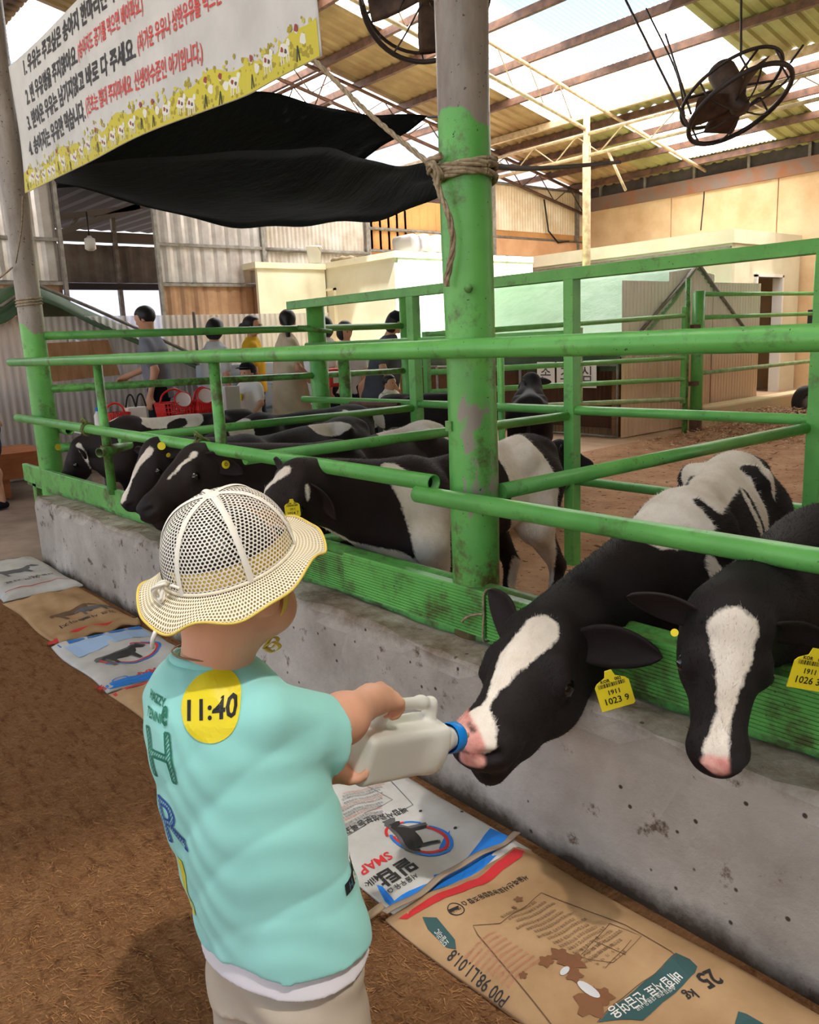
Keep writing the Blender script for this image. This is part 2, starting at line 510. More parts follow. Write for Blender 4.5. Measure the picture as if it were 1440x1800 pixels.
# left wall at x = -13.4
XL = -13.4
wl = bpy.data.objects.new('wall_left', None); COL.objects.link(wl); structure(wl); ORIGIN[wl.name] = np.zeros(3)
corrugated((XL, 14.06, 0), (XL, 17.2, 0), 1.0, .09, .012, 'corrugated_sheet', CORR_WHITE, wl, z0=3.66)
G().box((XL - .06, 10.36, -.05), (XL - .02, 17.2, 3.9)).build('board', ORANGE, wl)
corrugated((XL, 10.5, 0), (XL, 14.06, 0), 1.0, .22, .02, 'corrugated_sheet', ORANGE, wl, True, z0=3.1)
corrugated((XL, 8.05, 0), (XL, 10.33, 0), 1.4, .09, .012, 'corrugated_sheet', CORR_GREY, wl, z0=2.6)
G().box((XL + .02, 11.6, 3.05), (XL + .06, 17.1, 3.5)).build('panel', mat('salmon_panel', lin(216, 168, 126), .7, lin(196, 146, 104), 1.5), wl)
for z in (3.08, 3.5, 4.65):
    G().tube([(XL + .05, 10.4, z), (XL + .05, 17.2, z)], .03, 8).build('rail', STEEL, wl)
for y in (8.0, 10.38, 13.95, 16.9):
    G().box((XL - .05, y - .05, 0), (XL + .07, y + .05, 4.9)).build('stud', STEEL, wl)
G().tube([(XL + .05, 8.0, 3.02), (XL + .05, 10.4, 3.02)], .035, 8).build('rail', STEEL, wl)
G().tube([(XL + .1, 15.6, 4.4), (XL + .1, 15.75, 3.7), (XL + .1, 16.1, 3.45), (XL + .1, 16.5, 3.5)], .02, 6).build('cable', BLACK, wl)

# sliding door panels of clear and brown sheet in the left wall
def sheet_door(y0, y1, name):
    d = bpy.data.objects.new(name, None); COL.objects.link(d); structure(d); ORIGIN[d.name] = np.zeros(3)
    x = XL + .12
    yz = [(0, 2.36, CORR_BROWN), (2.42, 3.02, None), (3.05, 4.3, None)]
    for z0, z1, mm in yz:
        corrugated((x, y0 + .04, 0), (x, y1 - .04, 0), z1 - z0, .24, .025, 'sheet', mm or SILVER, d, True, z0=z0)
    for z in (2.38, 3.02, 4.3): G().box((x - .02, y0, z - .025), (x + .04, y1, z + .025)).build('crossbar', STEEL, d)
    for y in (y0, y1): G().box((x - .02, y - .03, 0), (x + .05, y + .03, 4.32)).build('stile', STEEL, d)
    return d
SILVER = mat('silver_sheet', lin(206, 200, 194), .28, lin(176, 166, 160), 3, metal=.35)
sheet_door(5.95, 7.93, 'door_1')
sheet_door(2.4, 4.42, 'door_2')
# inside the next shed, seen through the opening between the doors
sh = bpy.data.objects.new('wall_next_shed', None); COL.objects.link(sh); structure(sh); ORIGIN[sh.name] = np.zeros(3)
GREYSH = mat('grey_sheet_wall', lin(142, 134, 124), .6, lin(110, 100, 92), 2)
corrugated((-17.5, 4.0, 0), (-17.5, 10.0, 0), .75, .3, .03, 'sheet', GREYSH, sh, True, z0=2.75)
G().box((-17.55, 4, 3.55), (-17.4, 10, 3.75)).build('beam', mat('grey_beam', lin(120, 112, 104), .6), sh)
G().box((-17.5, 4, 2.6), (-17.3, 10, 2.72)).build('beam', mat('dark_beam', lin(54, 48, 46), .6), sh)
for y in (4.9, 6.9, 8.6): G().box((-17.45, y - .04, 0), (-17.35, y + .04, 4.2)).build('mullion', STEEL, sh)
G().sheet(lambda u, v: (-13.55 - 8.5 * u, .5 + 12.5 * v, 4.32 + .1 * u + .03 * (1 if int(v * 60) % 2 else 0)), 2, 60, sm=False).build('roof_sheet', DARKIN, sh)
tr = G()
ya, za, yb, zb = 4.4, 3.15, 6.6, 3.95
for i in range(2):
    tr.obox(((-15.5), (ya + yb) / 2, (za + zb) / 2 + i * .38 - .19 * i), (.05, 1.25, .05), frame((0, yb - ya, zb - za), (1, 0, 0)) if False else np.stack([np.array([1., 0, 0]), nrm((0, yb - ya, (zb - za) * (1 - .5 * i))), nrm(np.cross((1, 0, 0), (0, yb - ya, (zb - za) * (1 - .5 * i))))]))
tr.build('truss', mat('grey_truss', lin(132, 124, 116), .6), sh)
for i in range(5):
    y = 4.5 + .42 * i
    G().tube([(-15.5, y, za + (y - ya) * .36), (-15.5, y + .22, za + (y - ya) * .2 + .42)], .03, 6).build('brace', STEEL, sh)
# pale backdrop beyond: hills and a pink greenhouse band as real far objects
g = G().box((-30, -6, 3.9), (-29.6, 34, 4.3)); o = g.build('wall_far_greenhouse', mat('pink_film', lin(124, 66, 72), .5)); structure(o)
o = structure(G().box((-30, -6, -.2), (-29.7, 34, 3.88)).build('wall_far_film', mat('pale_film', lin(86, 92, 118), .5, lin(98, 102, 122), .4)))
G_ = thing('shed_lamp', 'white lamp hanging inside the dark shed behind the left wall opening', 'lamp', at(158, 425, x=-15.0))
c = ORIGIN[G_.name]
G().lathe([(0, .1), (.03, .1), (.05, .07), (.09, .05), (.095, -.12), (.05, -.15), (0, -.155)], c, n=16).build('shade', WHITE, G_)
G().tube([c + (0, 0, .1), c + (0, 0, .5)], .012, 6).build('cord', BLACK, G_)

# ---- roof: z falls towards the far wall
ZR = lambda y: 4.75 + .205 * (17.2 - y)
roof = bpy.data.objects.new('ceiling', None); COL.objects.link(roof); structure(roof); ORIGIN[roof.name] = np.zeros(3)
SHEETG = mat('olive_roof_sheet', lin(160, 158, 100), .6, lin(140, 130, 82), 1.4)
SHEETB = mat('tan_roof_sheet', lin(172, 146, 102), .6, lin(144, 114, 78), 1.4)
SKYW = clear_mat('white_skylight', (.97, .95, .93, 1), .96, trans=.9, spec=.1)
SKYB = clear_mat('clear_skylight', (.86, .93, 1.0, 1), .035, trans=.9, spec=.1)


def roof_strip(x0, x1, y0, y1, kind):
    fine = kind in 'wb'
    per, amp, k = (.085, .012, 5) if fine else (.25, .03, 6)
    n = max(int(round((x1 - x0) / per)), 1) * k; V = []
    for i in range(n + 1):
        x = x0 + (x1 - x0) * i / n; ph = (i % k) / k
        dz = amp * math.sin(2 * math.pi * ph) if fine else (0 if ph < .6 else amp)
        for y in (y0, y1): V.append((x, y, ZR(y) + dz))
    F = [(2 * i, 2 * i + 1, 2 * i + 3, 2 * i + 2) for i in range(n)]
    g = G(); g.add(V, F, fine)
    return g.build('skylight_panel' if fine else 'roof_sheet', {'w': SKYW, 'b': SKYB, 'g': SHEETG, 't': SHEETB}[kind], roof)


colx = [-7.3 - 1.04 * k for k in range(5)]                 # -7.3 ... -11.46
for k in range(4):
    x1, x0 = colx[k], colx[k + 1]
    roof_strip(x0, x1, -9, 6.4, 'g')
    if k in (0, 1):
        roof_strip(x0, x1, 6.4, 11.45 if k == 0 else 12.5, 'b')
        roof_strip(x0, x1, 11.45 if k == 0 else 12.5, 13.72, 'w')
    else: roof_strip(x0, x1, 6.4, 13.72, 'w')
    roof_strip(x0, x1, 13.72, 14.2 if k in (1, 2) else 17.7, 'g')
    if k in (1, 2):
        roof_strip(x0, x1, 14.2, 16.7, 'w'); roof_strip(x0, x1, 16.7, 17.7, 'g')
for k in range(11):                                         # right of the bright strip
    x0 = -7.3 + 2.0 * k; x1 = x0 + 2.0
    if k in (2, 5):  # unseen skylights, added overhead to light the foreground
        roof_strip(x0, x1, -9, -2, 'g'); roof_strip(x0, x1, -2, .8, 'w'); roof_strip(x0, x1, .8, 17.7, 'g')
    else: roof_strip(x0, x1, -9, 13.7 if k in (0, 1) else 17.7, 'g')
    if k in (0, 1):
        roof_strip(x0, x1, 13.7, 15.9, 'w'); roof_strip(x0, x1, 15.9, 17.7, 'g')
roof_strip(-13.5, colx[4], -9, 17.7, 't')
roof_strip(-15.6, -13.5, -9, 7.6, 't'); roof_strip(-15.6, -13.5, 7.6, 12.4, 'w')
roof_strip(-27, -15.6, -9, 5.2, 't'); roof_strip(-18.6, -15.6, 5.2, 6.6, 'w'); roof_strip(-27, -15.6, 6.6, 12.4, 't')
for y in list(np.arange(-3.2, 10, 1.15)) + [10.35, 11.45, 12.5, 13.7, 14.2, 15.0, 15.9, 16.8]:
    z = ZR(y) - .07
    G().obox((-6, y, z), (20.5, .04, .06)).build('purlin', RUST if y < 13.65 or y > 14 else CREAMPIPE, roof)


def truss_slope(x, y0, y1, drop0=.16, depth=.38, m=None, yl1=None):
    u = [(x, y, ZR(y) - drop0) for y in np.linspace(y0, y1, 8)]
    l = [(x, y, ZR(y) - drop0 - depth) for y in np.linspace(y0, yl1 or y1, 8)]
    G().tube(u, .035, 8).build('truss_chord', m, roof); G().tube(l, .035, 8).build('truss_chord', m, roof)
    n = int((y1 - y0) / .55); ys = np.linspace(y0, yl1 or y1, n + 1)
    pts = [(x, y, ZR(y) - drop0 - (depth if i % 2 else 0)) for i, y in enumerate(ys)]
    G().tube(pts, .014, 6).build('truss_web', m, roof)


def truss_flat(y, x0, x1, z, depth=.36, m=None):
    for zz in (z, z - depth): G().tube([(x0, y, zz), (x1, y, zz)], .032, 8).build('truss_chord', m, roof)
    n = int((x1 - x0) / .5); xs_ = np.linspace(x0, x1, n + 1)
    G().tube([(x, y, z - (depth if i % 2 else 0)) for i, x in enumerate(xs_)], .014, 6).build('truss_web', m, roof)


truss_slope(-10.07, 4.5, 17.1, .17, .5, CREAMPIPE, 13.0)
truss_slope(-4.6, 5, 17.1, .17, .45, RUST)
truss_slope(-13.3, 3, 17.1, .17, .45, RUST)
truss_flat(13.0, -13.4, -2.0, 4.86, .37, CREAMPIPE)
truss_flat(6.6, -19, -13.4, 5.2, .5, CREAMPIPE)
truss_flat(8.4, -19, -11.6, 5.6, .5, RUST)
G().tube([(-9.6, 13.0, 4.5), (-9.2, 13.0, 3.75)], .025, 6).build('hanging_rod', CREAMPIPE, roof)
o = G().lathe([(0, 0), (.075, 0), (.075, 4.7), (.06, 4.72), (.06, 5.25), (0, 5.25)], (-10.06, 13.0, 0), n=16).build('roof_pole', CREAMPIPE)
tag(o, 'slim cream steel pole holding up the roof truss behind the green tunnel tent', 'pole')

# ---- cream building with a doorway (far right)
o = bpy.data.objects.new('wall_cream_building', None); COL.objects.link(o); structure(o); ORIGIN[o.name] = np.zeros(3); cb = o
G().box((-13.3, 14.5, -.1), (-7.96, 14.6, 2.78)).build('front_panel', CREAM_SHADED, cb)
G().box((-13.3, 14.46, 2.78), (-7.92, 17.1, 3.02)).build('roof_band', CREAM, cb)
G().box((-8.06, 14.6, -.1), (-7.96, 15.35, 2.78)).build('side_panel', CREAM, cb)
G().box((-8.06, 16.36, -.1), (-7.96, 17.15, 2.78)).build('side_panel', CREAM, cb)
G().box((-8.06, 15.35, 2.2), (-7.96, 16.36, 2.78)).build('side_panel', CREAM, cb)
for y in (15.32, 16.34): G().box((-8.1, y, -.05), (-7.9, y + .06, 2.24)).build('door_frame', WHITE, cb)
G().box((-8.1, 15.32, 2.2), (-7.9, 16.4, 2.26)).build('door_frame', WHITE, cb)
G().box((-9.5, 14.9, -.05), (-9.4, 17.0, 2.7)).build('inner_wall', DARKIN, cb)
for z in (2.7,): G().box((-13.3, 14.47, z), (-7.98, 14.5, z + .03)).build('joint', STEEL, cb)

# ---- cream container room on the left
cr = bpy.data.objects.new('wall_container', None); COL.objects.link(cr); structure(cr); ORIGIN[cr.name] = np.zeros(3)
G().box((-13.3, 9.0, -.1), (-10.9, 9.06, 2.74)).build('front_panel', CREAM_SHADED, cr)
G().box((-10.93, 9.06, -.1), (-10.87, 12.4, 2.74)).build('side_panel', CREAM, cr)
G().box((-13.3, 8.97, 2.66), (-10.85, 12.4, 2.76)).build('roof_edge', CREAM, cr)
G().box((-12.95, 7.55, -.1), (-12.88, 8.97, 2.66)).build('side_panel', CREAM, cr)
G().box((-13.3, 7.5, 2.64), (-12.84, 8.97, 2.74)).build('roof_edge', CREAM, cr)
for p0, p1 in (((-13.5, 8.96, 2.26), (-12.6, 9, 2.3)), ((-12.64, 8.96, .2), (-12.6, 9, 2.3)), ((-13.3, 8.96, .2), (-13.26, 9, 2.3))):
    G().box(p0, p1).build('hatch_trim', CREAM, cr)
# ------------------------------------------------------------ green steel fences
YF, YC = 1.555, 1.645
XCOL, XPOST = -1.675, -5.71
COLP = green_paint('column_paint', .3, chips=1.98)


def column(x, y, top, paint_z, name, label, r=.07, m=None):
    t = thing(name, label, 'column', (x, y, 0))
    g = G().lathe([(0, 0), (r, 0), (r, top), (0, top)], (x, y, 0), n=40)
    V = np.array(g.V); g.V = [tuple(v) for v in V]
    # rings along the height so that small dents can be pushed in
    g = G(); zs = np.linspace(0, top, 60); n = 40; V = []
    for z in zs:
        for k in range(n):
            a = 2 * math.pi * k / n
            rr = r + .0012 * math.sin(3 * a + 5 * z) + .001 * math.sin(z * 9)
            V.append((x + rr * math.cos(a), y + rr * math.sin(a), z))
    F = [(i * n + k, i * n + (k + 1) % n, (i + 1) * n + (k + 1) % n, (i + 1) * n + k) for i in range(59) for k in range(n)]
    g.add(V, F, True); g.build('pole', m, t)
    return t


col1 = column(XCOL, YC, ZR(YC) - .1, 1.98, 'steel_column', 'thick pillar in the middle, green below and bare grey above', .07, COLP)
COLP2 = green_paint('post_paint', .2, chips=1.62, bare=False)
col2 = column(XPOST, 1.66, ZR(1.6) - .1, 1.62, 'steel_column.001', 'green and grey pillar at the far left end of the fence under the banner', .075, COLP2)
g = G()                                             # small welded lug and plate on the pillar
g.lathe([(0, 0), (.012, .0), (.012, .02), (0, .02)], (XCOL + .055, YC - .055, 1.43), (.7, -.7, 0), 10)
g.obox((XCOL - .02, YC - .07, 1.06), (.012, .006, .014))
g.build('bolt_head', GREEN_D, col1)

ff = thing('front_fence', 'green pipe fence with wooden boards along the top of the low concrete wall', 'fence', (-2, YF, .43))
G().pipe((-5.93, YF, 1.272), (2.0, YF, 1.275), .026, 24).build('top_rail', GREEN, ff)
G().pipe((-5.95, YF, .905), (-1.735, YF - .012, .897), .025, 24).build('middle_rail', GREEN, ff)
G().lathe([(0, 0), (.0215, 0)], (-1.765, YF - .012, .897), (1, 0, 0), 20).build('pipe_end_shade', BLACK, ff)  # black disc put in for the shade inside the open pipe end
G().pipe((-1.79, YF - .03, .862), (2.0, YF - .02, .872), .025, 24).build('middle_rail', GREEN, ff)
for x in (-4.42, -3.1):
    p = G().tube([(x, YF + .03, .55), (x, YF + .03, 1.26)], .024, 16).build('upright', GREEN_D, ff)
    G().lathe([(.03, -.02), (.034, -.02), (.034, .02), (.03, .02)], (x, YF + .03, .80 if x < -4 else .86), n=16).build('collar', RUST, p)
# the loose end of a pipe stub behind the left pillar and by the first upright
G().pipe((-5.9, 1.74, .83), (-5.55, 1.76, .82), .03, 16).build('pipe_stub', GREEN_D, ff)
G().pipe((-4.36, 1.52, .79), (-4.5, 1.74, .80), .026, 16).build('pipe_stub', GREEN_D, ff)

WOODG = green_paint('green_board', .55)


def board(x0, x1, z0, z1, y, th, ridges, name='board'):
    n = 14 if ridges else 1
    prof = []
    for i in range(n):
        a, b = z0 + (z1 - z0) * i / n, z0 + (z1 - z0) * (i + 1) / n
        if ridges: prof += [(y, a + .0006), (y, b - .003), (y + .0035, b - .0024), (y + .0035, b)]
        else: prof += [(y, a), (y, b)]
    prof += [(y + .004, z1 + .004), (y + th, z1 + .004), (y + th, z0)]
    V = [(x, yy, zz) for x in (x0, x1) for yy, zz in prof]; m = len(prof)
    F = [(k, m + k, m + (k + 1) % m, (k + 1) % m) for k in range(m)] + [tuple(reversed(range(m))), tuple(range(m, 2 * m))]
    g = G(); g.add(V, F); return g.build(name, WOODG, ff)


board(-6.12, -3.6, .455, .57, 1.588, .03, False)
board(-3.59, -2.27, .452, .572, 1.588, .03, True)
board(-2.255, -1.575, .458, .592, 1.572, .034, True)
board(-1.565, -.2, .458, .592, 1.572, .034, True)
board(-.19, 2.0, .458, .592, 1.572, .034, True)
G().box((-6.1, 1.6, .425), (-2.26, 1.64, .462), .004).build('lower_beam', GREEN_D, ff)
G().box((-2.25, 1.592, .412), (2.0, 1.65, .449), .004).build('lower_beam', GREEN_D, ff)
G().tube([(-2.6, 1.63, .575), (2.0, 1.63, .585)], .026, 16).build('board_rail', GREEN_D, ff)
for x in (-2.2, -1.45, -.6): G().box((x - .03, 1.60, .42), (x + .03, 1.63, .59)).build('bracket', GREEN_D, ff)
G().box((-5.98, 1.6, .3), (-5.9, 1.66, .56)).build('bracket', GREEN_D, ff)

# string tied round the board near the pillar
t = thing('string_tie', 'thin pale string tied around the ridged green board right of the pillar', 'string', (-1.57, 1.57, .55))
G().tube(curve_pts([(-1.565, 1.61, .6), (-1.567, 1.568, .598), (-1.57, 1.566, .53), (-1.575, 1.567, .455), (-1.572, 1.6, .45)], 20), .0035, 6).build('loop', ROPE, t)
G().tube(curve_pts([(-1.57, 1.564, .535), (-1.60, 1.555, .528), (-1.63, 1.55, .512), (-1.645, 1.552, .497)], 10), .004, 6).build('tail', ROPE, t)


def rope(pts, r, n, strands=3, twist=34.0):
    """A laid rope of three strands following pts."""
    P = curve_pts(pts, n); g = G(); s = 0; fr = []
    pa = None
    for i in range(len(P)):
        d = nrm(P[min(i + 1, n)] - P[max(i - 1, 0)])
        a = frame(d)[0] if pa is None else nrm(pa - d * np.dot(pa, d)); pa = a
        if i: s += np.linalg.norm(P[i] - P[i - 1])
        fr.append((a, np.cross(d, a), s))
    for k in range(strands):
        g.tube([P[i] + .52 * r * (fr[i][0] * math.cos(fr[i][2] * twist / r * .012 + 2.094 * k) + fr[i][1] * math.sin(fr[i][2] * twist / r * .012 + 2.094 * k)) for i in range(len(P))], r * .56, 7)
    return g


# rope holding the banner, wound around the pillar
rp = thing('hemp_rope', 'thick twisted rope wound around the green pillar with a hanging loose end', 'rope', (XCOL, YC, 1.72))
for k in range(3):
    zc = 1.755 - .02 * k
    pts = [(XCOL + (.078 + .004 * (k % 2)) * math.cos(a), YC + .079 * math.sin(a), zc + .012 * math.sin(a + k)) for a in np.linspace(0, 2 * math.pi, 14)]
    rope(pts, .0095, 90).build('coil', ROPE, rp)
kn = at(770, 300, y=1.57)
rope([kn + (.0, .0, .01), kn + (.02, -.025, -.01), kn + (.035, -.03, -.06), kn + (.07, -.03, -.13), kn + (.075, -.025, -.2), kn + (.045, -.02, -.275), kn + (.04, -.02, -.30)], .0085, 80).build('loose_end', ROPE, rp)
rope([kn + (.0, .02, .02), kn + (-.02, -.012, -.0), kn + (.012, -.028, .012), kn + (.03, -.02, -.018), kn + (0, 0, -.02), kn + (-.015, -.02, .02), kn + (.03, -.012, .03)], .0095, 60).build('knot', ROPE, rp)
rope([kn, (kn + at(555, 108, y=1.57)) / 2 + (0, 0, -.012), at(555, 108, y=1.57)], .0075, 90).build('stay', ROPE, rp)
t = thing('cord_lashing', 'thin cord wound around the far left pillar below the banner', 'cord', (XPOST, 1.66, 1.62))
for k in range(3):
    G().tube([(XPOST + .079 * math.cos(a), 1.66 + .079 * math.sin(a), 1.63 + .018 * k + .008 * math.sin(a)) for a in np.linspace(0, 6.283, 24)], .006, 6).build('coil', ROPE, t)
G().tube(curve_pts([at(40, 345, y=1.57), at(38, 400, y=1.575), at(28, 462, y=1.58)], 12), .004, 6).build('hanging_end', ROPE, t)
G().tube(curve_pts([at(22, 470, y=1.57), at(5, 484, y=1.55), at(-14, 500, y=1.5)], 12), .005, 6).build('side_end', ROPE, t)
for i, (x, lab) in enumerate(((-4.60, 'knotted strip of cloth tying the middle rail beside the leftmost short upright'), (-3.22, 'knotted strip of cloth tying the middle rail beside the second short upright'))):
    t = thing('rag_tie', lab, 'rag', (x, YF, .9))
    for k in range(3):
        rope([(x + .012 * k - .012 + .028 * math.sin(a) * .2, YF + .031 * math.cos(a), .9 + .031 * math.sin(a)) for a in np.linspace(0, 6.3, 12)], .008, 36).build('wrap', GREEN_D if False else mat('rag', lin(120, 132, 72), .9, lin(90, 92, 58), 40), t)
    rope([(x, YF - .02, .93), (x + .02, YF - .03, .955), (x + .03, YF - .01, .94), (x - .015, YF - .02, .96)], .008, 20).build('knot', bpy.data.materials['rag'], t)

# ---- stall dividers, running into the pen
def divider(x, lab, y0=1.6, y1=3.64, r=.024):
    t = thing('stall_divider', lab, 'divider', (x, y0, 0))
    G().tube([(x, y0, .862), (x, y1, .852)], r, 18).build('upper_rail', GREEN, t)
    G().tube([(x, y0, .455), (x, y1, .47)], r, 18).build('lower_rail', GREEN_D, t)
    return t


divider(-1.62, 'green pipe divider right of the pillar, nearest of the stall dividers', 1.70)
divider(-2.94, 'green pipe divider ending at the square post behind the white rumped calf')
divider(-4.27, 'green pipe divider ending at the thin square post left of the pillar')
# ---- back fence of the stalls
YK = 3.66
bf = thing('back_fence', 'green fence behind the calves, topped by a wide flat beam', 'fence', (-3, YK, 0))
G().box((-5.78, YK - .03, 1.585), (2, YK + .03, 1.648), .004).build('top_beam', GREEN, bf)
G().tube([(-5.67, YK, .875), (2, YK, .895)], .025, 18).build('middle_rail', GREEN, bf)
G().tube([(-3.0, YK, .485), (2, YK, .485)], .025, 18).build('lower_rail', GREEN, bf)
G().tube([(-5.6, YK + .02, 1.30), (-2.94, YK + .02, 1.30)], .02, 14).build('upper_rail', GREEN, bf)
for x in (-2.93, -4.26, -1.585, .3):
    G().obox((x, YK, .79), (.034, .034, .80), np.stack([nrm((1, .35, 0)), nrm((-.35, 1, 0)), np.array([0, 0, 1.])]) if False else np.eye(3), .004).build('square_post', GREEN, bf)
G().tube([(-3.5, YK + .03, 0), (-3.5, YK + .03, 1.28)], .022, 14).build('round_post', GREEN, bf)
o = G().pipe((-4.95, YK - .05, .862), (-4.38, YK - .06, .868), .02, 14).build('pipe_sleeve', RUST, bf)
# ---- side fence on the left of the pen
XS = -5.68
sf = thing('side_fence', 'green pipe side fence between the far left pillar and the walkway', 'fence', (XS, 3, 0))
G().tube([(XS, 1.68, 1.432), (XS, 4.78, 1.432)], .027, 18).build('upper_rail', GREEN, sf)
G().tube([(XS, 1.68, 1.092), (XS, 4.78, 1.04)], .026, 18).build('middle_rail', GREEN_D, sf)
G().tube([(XS, 1.68, .70), (XS, 4.78, .66)], .03, 18).build('lower_rail', GREEN_D, sf)
G().lathe([(0, 0), (.075, 0), (.075, 1.66), (0, 1.66)], (XS, 3.84, 0), n=24).build('corner_post', GREEN, sf)
G().lathe([(0, 0), (.05, 0), (.05, 1.3), (0, 1.3)], (XS + .2, 3.95, 0), n=20).build('hinge_post', GREEN_D, sf)
G().lathe([(0, 0), (.062, 0), (.062, 1.72), (0, 1.72)], (XS, 4.80, 0), n=20).build('end_post', GREEN, sf)
G().pipe((XS + .07, 3.62, 1.44), (XS + .12, 3.9, 1.40), .018, 12).build('latch_pipe', GREEN_D, sf)
# ---- gates farther back
def gate(name, lab, y0, y1, zs0, zs1, r=.028, ends=True):
    t = thing(name, lab, 'gate', (XS, y0, 0))
    for a, b in zip(zs0, zs1): G().tube([(XS, y0, a), (XS, y1, b)], r, 14).build('rail', LIMEG if a > .8 else LIMEW, t)
    if ends:
        G().box((XS - .025, y0 - .025, min(zs0) - .03), (XS + .025, y0 + .025, max(zs0) + .03)).build('stile', GREEN, t)
        G().box((XS - .025, y1 - .025, min(zs1) - .05), (XS + .025, y1 + .025, max(zs1) + .1)).build('stile', GREEN, t)
    return t


LIMEG = mat('pale_green_paint', lin(130, 204, 116), .4, lin(112, 186, 100), 8)
LIMEW = mat('brightened_green_paint', lin(186, 208, 156), .6, lin(140, 176, 116), 8)  # paler copy of the gate green, brightens rails that get little light
ga = gate('long_gate', 'long pale green pipe gate in front of the green tunnel tent', 5.02, 9.27, [1.345, 1.01, .83, .66], [1.46, .95, .69, .44])
G().tube([(XS, 7.25, .5), (XS, 7.25, 1.36)], .02, 10).build('brace', LIMEW, ga)
gb = gate('far_gate', 'far green pipe gate right of the double gate post', 9.66, 12.8, [1.715, 1.43, .74], [1.73, 1.44, .74], .028, False)
t = thing('gate_post', 'pair of green gate posts with a rusty foot before the corrugated hut', 'post', (XS, 9.55, 0))
G().lathe([(0, 0), (.035, 0), (.035, 1.9), (0, 1.9)], (XS - .02, 9.36, 0), n=14).build('hinge_pin', GREEN_D, t)
G().lathe([(0, 0), (.075, 0), (.075, 1.75), (0, 1.75)], (XS, 9.58, 0), n=20).build('post', GREEN, t)
G().lathe([(.077, 0), (.078, .28), (.076, .29)], (XS, 9.58, 0), n=20).build('rust_foot', RUST, t)
for z in (1.32, .62): G().obox((XS + .02, 9.46, z), (.04, .08, .025)).build('hinge', RUST, t)
t = thing('far_gate_post', 'dark green post with a black latch at the right end of the far gate', 'post', (XS, 12.86, 0))
G().lathe([(0, 0), (.06, 0), (.06, 2.2), (0, 2.2)], (XS, 12.86, 0), n=16).build('post', GREEN, t)
G().box((XS - .08, 12.74, 1.2), (XS + .02, 12.86, 1.5), .01).build('latch', BLACK, t)
o = structure(G().box((-6.05, 9.9, -.05), (-5.75, 16.5, .28), .03).build('trim_1', mat('lime_curb', lin(206, 200, 150), .8, lin(222, 188, 150), 3)))
# ------------------------------------------------------------ smooth bodies (distance fields, meshed with surface nets)
def P_cone(a, b, ra, rb):
    a = np.asarray(a, float); b = np.asarray(b, float); ab = b - a; L2 = max(np.dot(ab, ab), 1e-9)
    def f(P):
        t = np.clip(((P - a) @ ab) / L2, 0, 1)
        return np.linalg.norm(P - a - t[:, None] * ab, axis=1) - (ra + (rb - ra) * t)
    m = max(ra, rb); return f, np.minimum(a, b) - m, np.maximum(a, b) + m


def P_ell(c, ax, r):
    c = np.asarray(c, float); ax = np.asarray(ax, float); r = np.asarray(r, float)
    def f(P):
        q = (P - c) @ ax.T; k0 = np.linalg.norm(q / r, axis=1); k1 = np.linalg.norm(q / (r * r), axis=1)
        return k0 * (k0 - 1) / np.maximum(k1, 1e-9)
    e = np.sqrt(((ax * r[:, None]) ** 2).sum(0)); return f, c - e, c + e


def P_box(c, ax, half, rd):
    c = np.asarray(c, float); ax = np.asarray(ax, float); half = np.asarray(half, float)
    def f(P):
        q = np.abs((P - c) @ ax.T) - half + rd
        return np.linalg.norm(np.maximum(q, 0), axis=1) + np.minimum(q.max(1), 0) - rd
    e = (np.abs(ax) * half[:, None]).sum(0); return f, c - e, c + e


def S(c, r): return P_cone(c, c, r, r)


def sd_eval(prims, P):
    v = np.full(len(P), 9.0)
    for f, lo, hi, k, op in prims:
        d = f(P)
        if op == '+':
            h = np.maximum(k - np.abs(v - d), 0) / max(k, 1e-6); v = np.minimum(v, d) - h * h * k * .25
        else:
            h = np.maximum(k - np.abs(v + d), 0) / max(k, 1e-6); v = np.maximum(v, -d) + h * h * k * .25
    return v


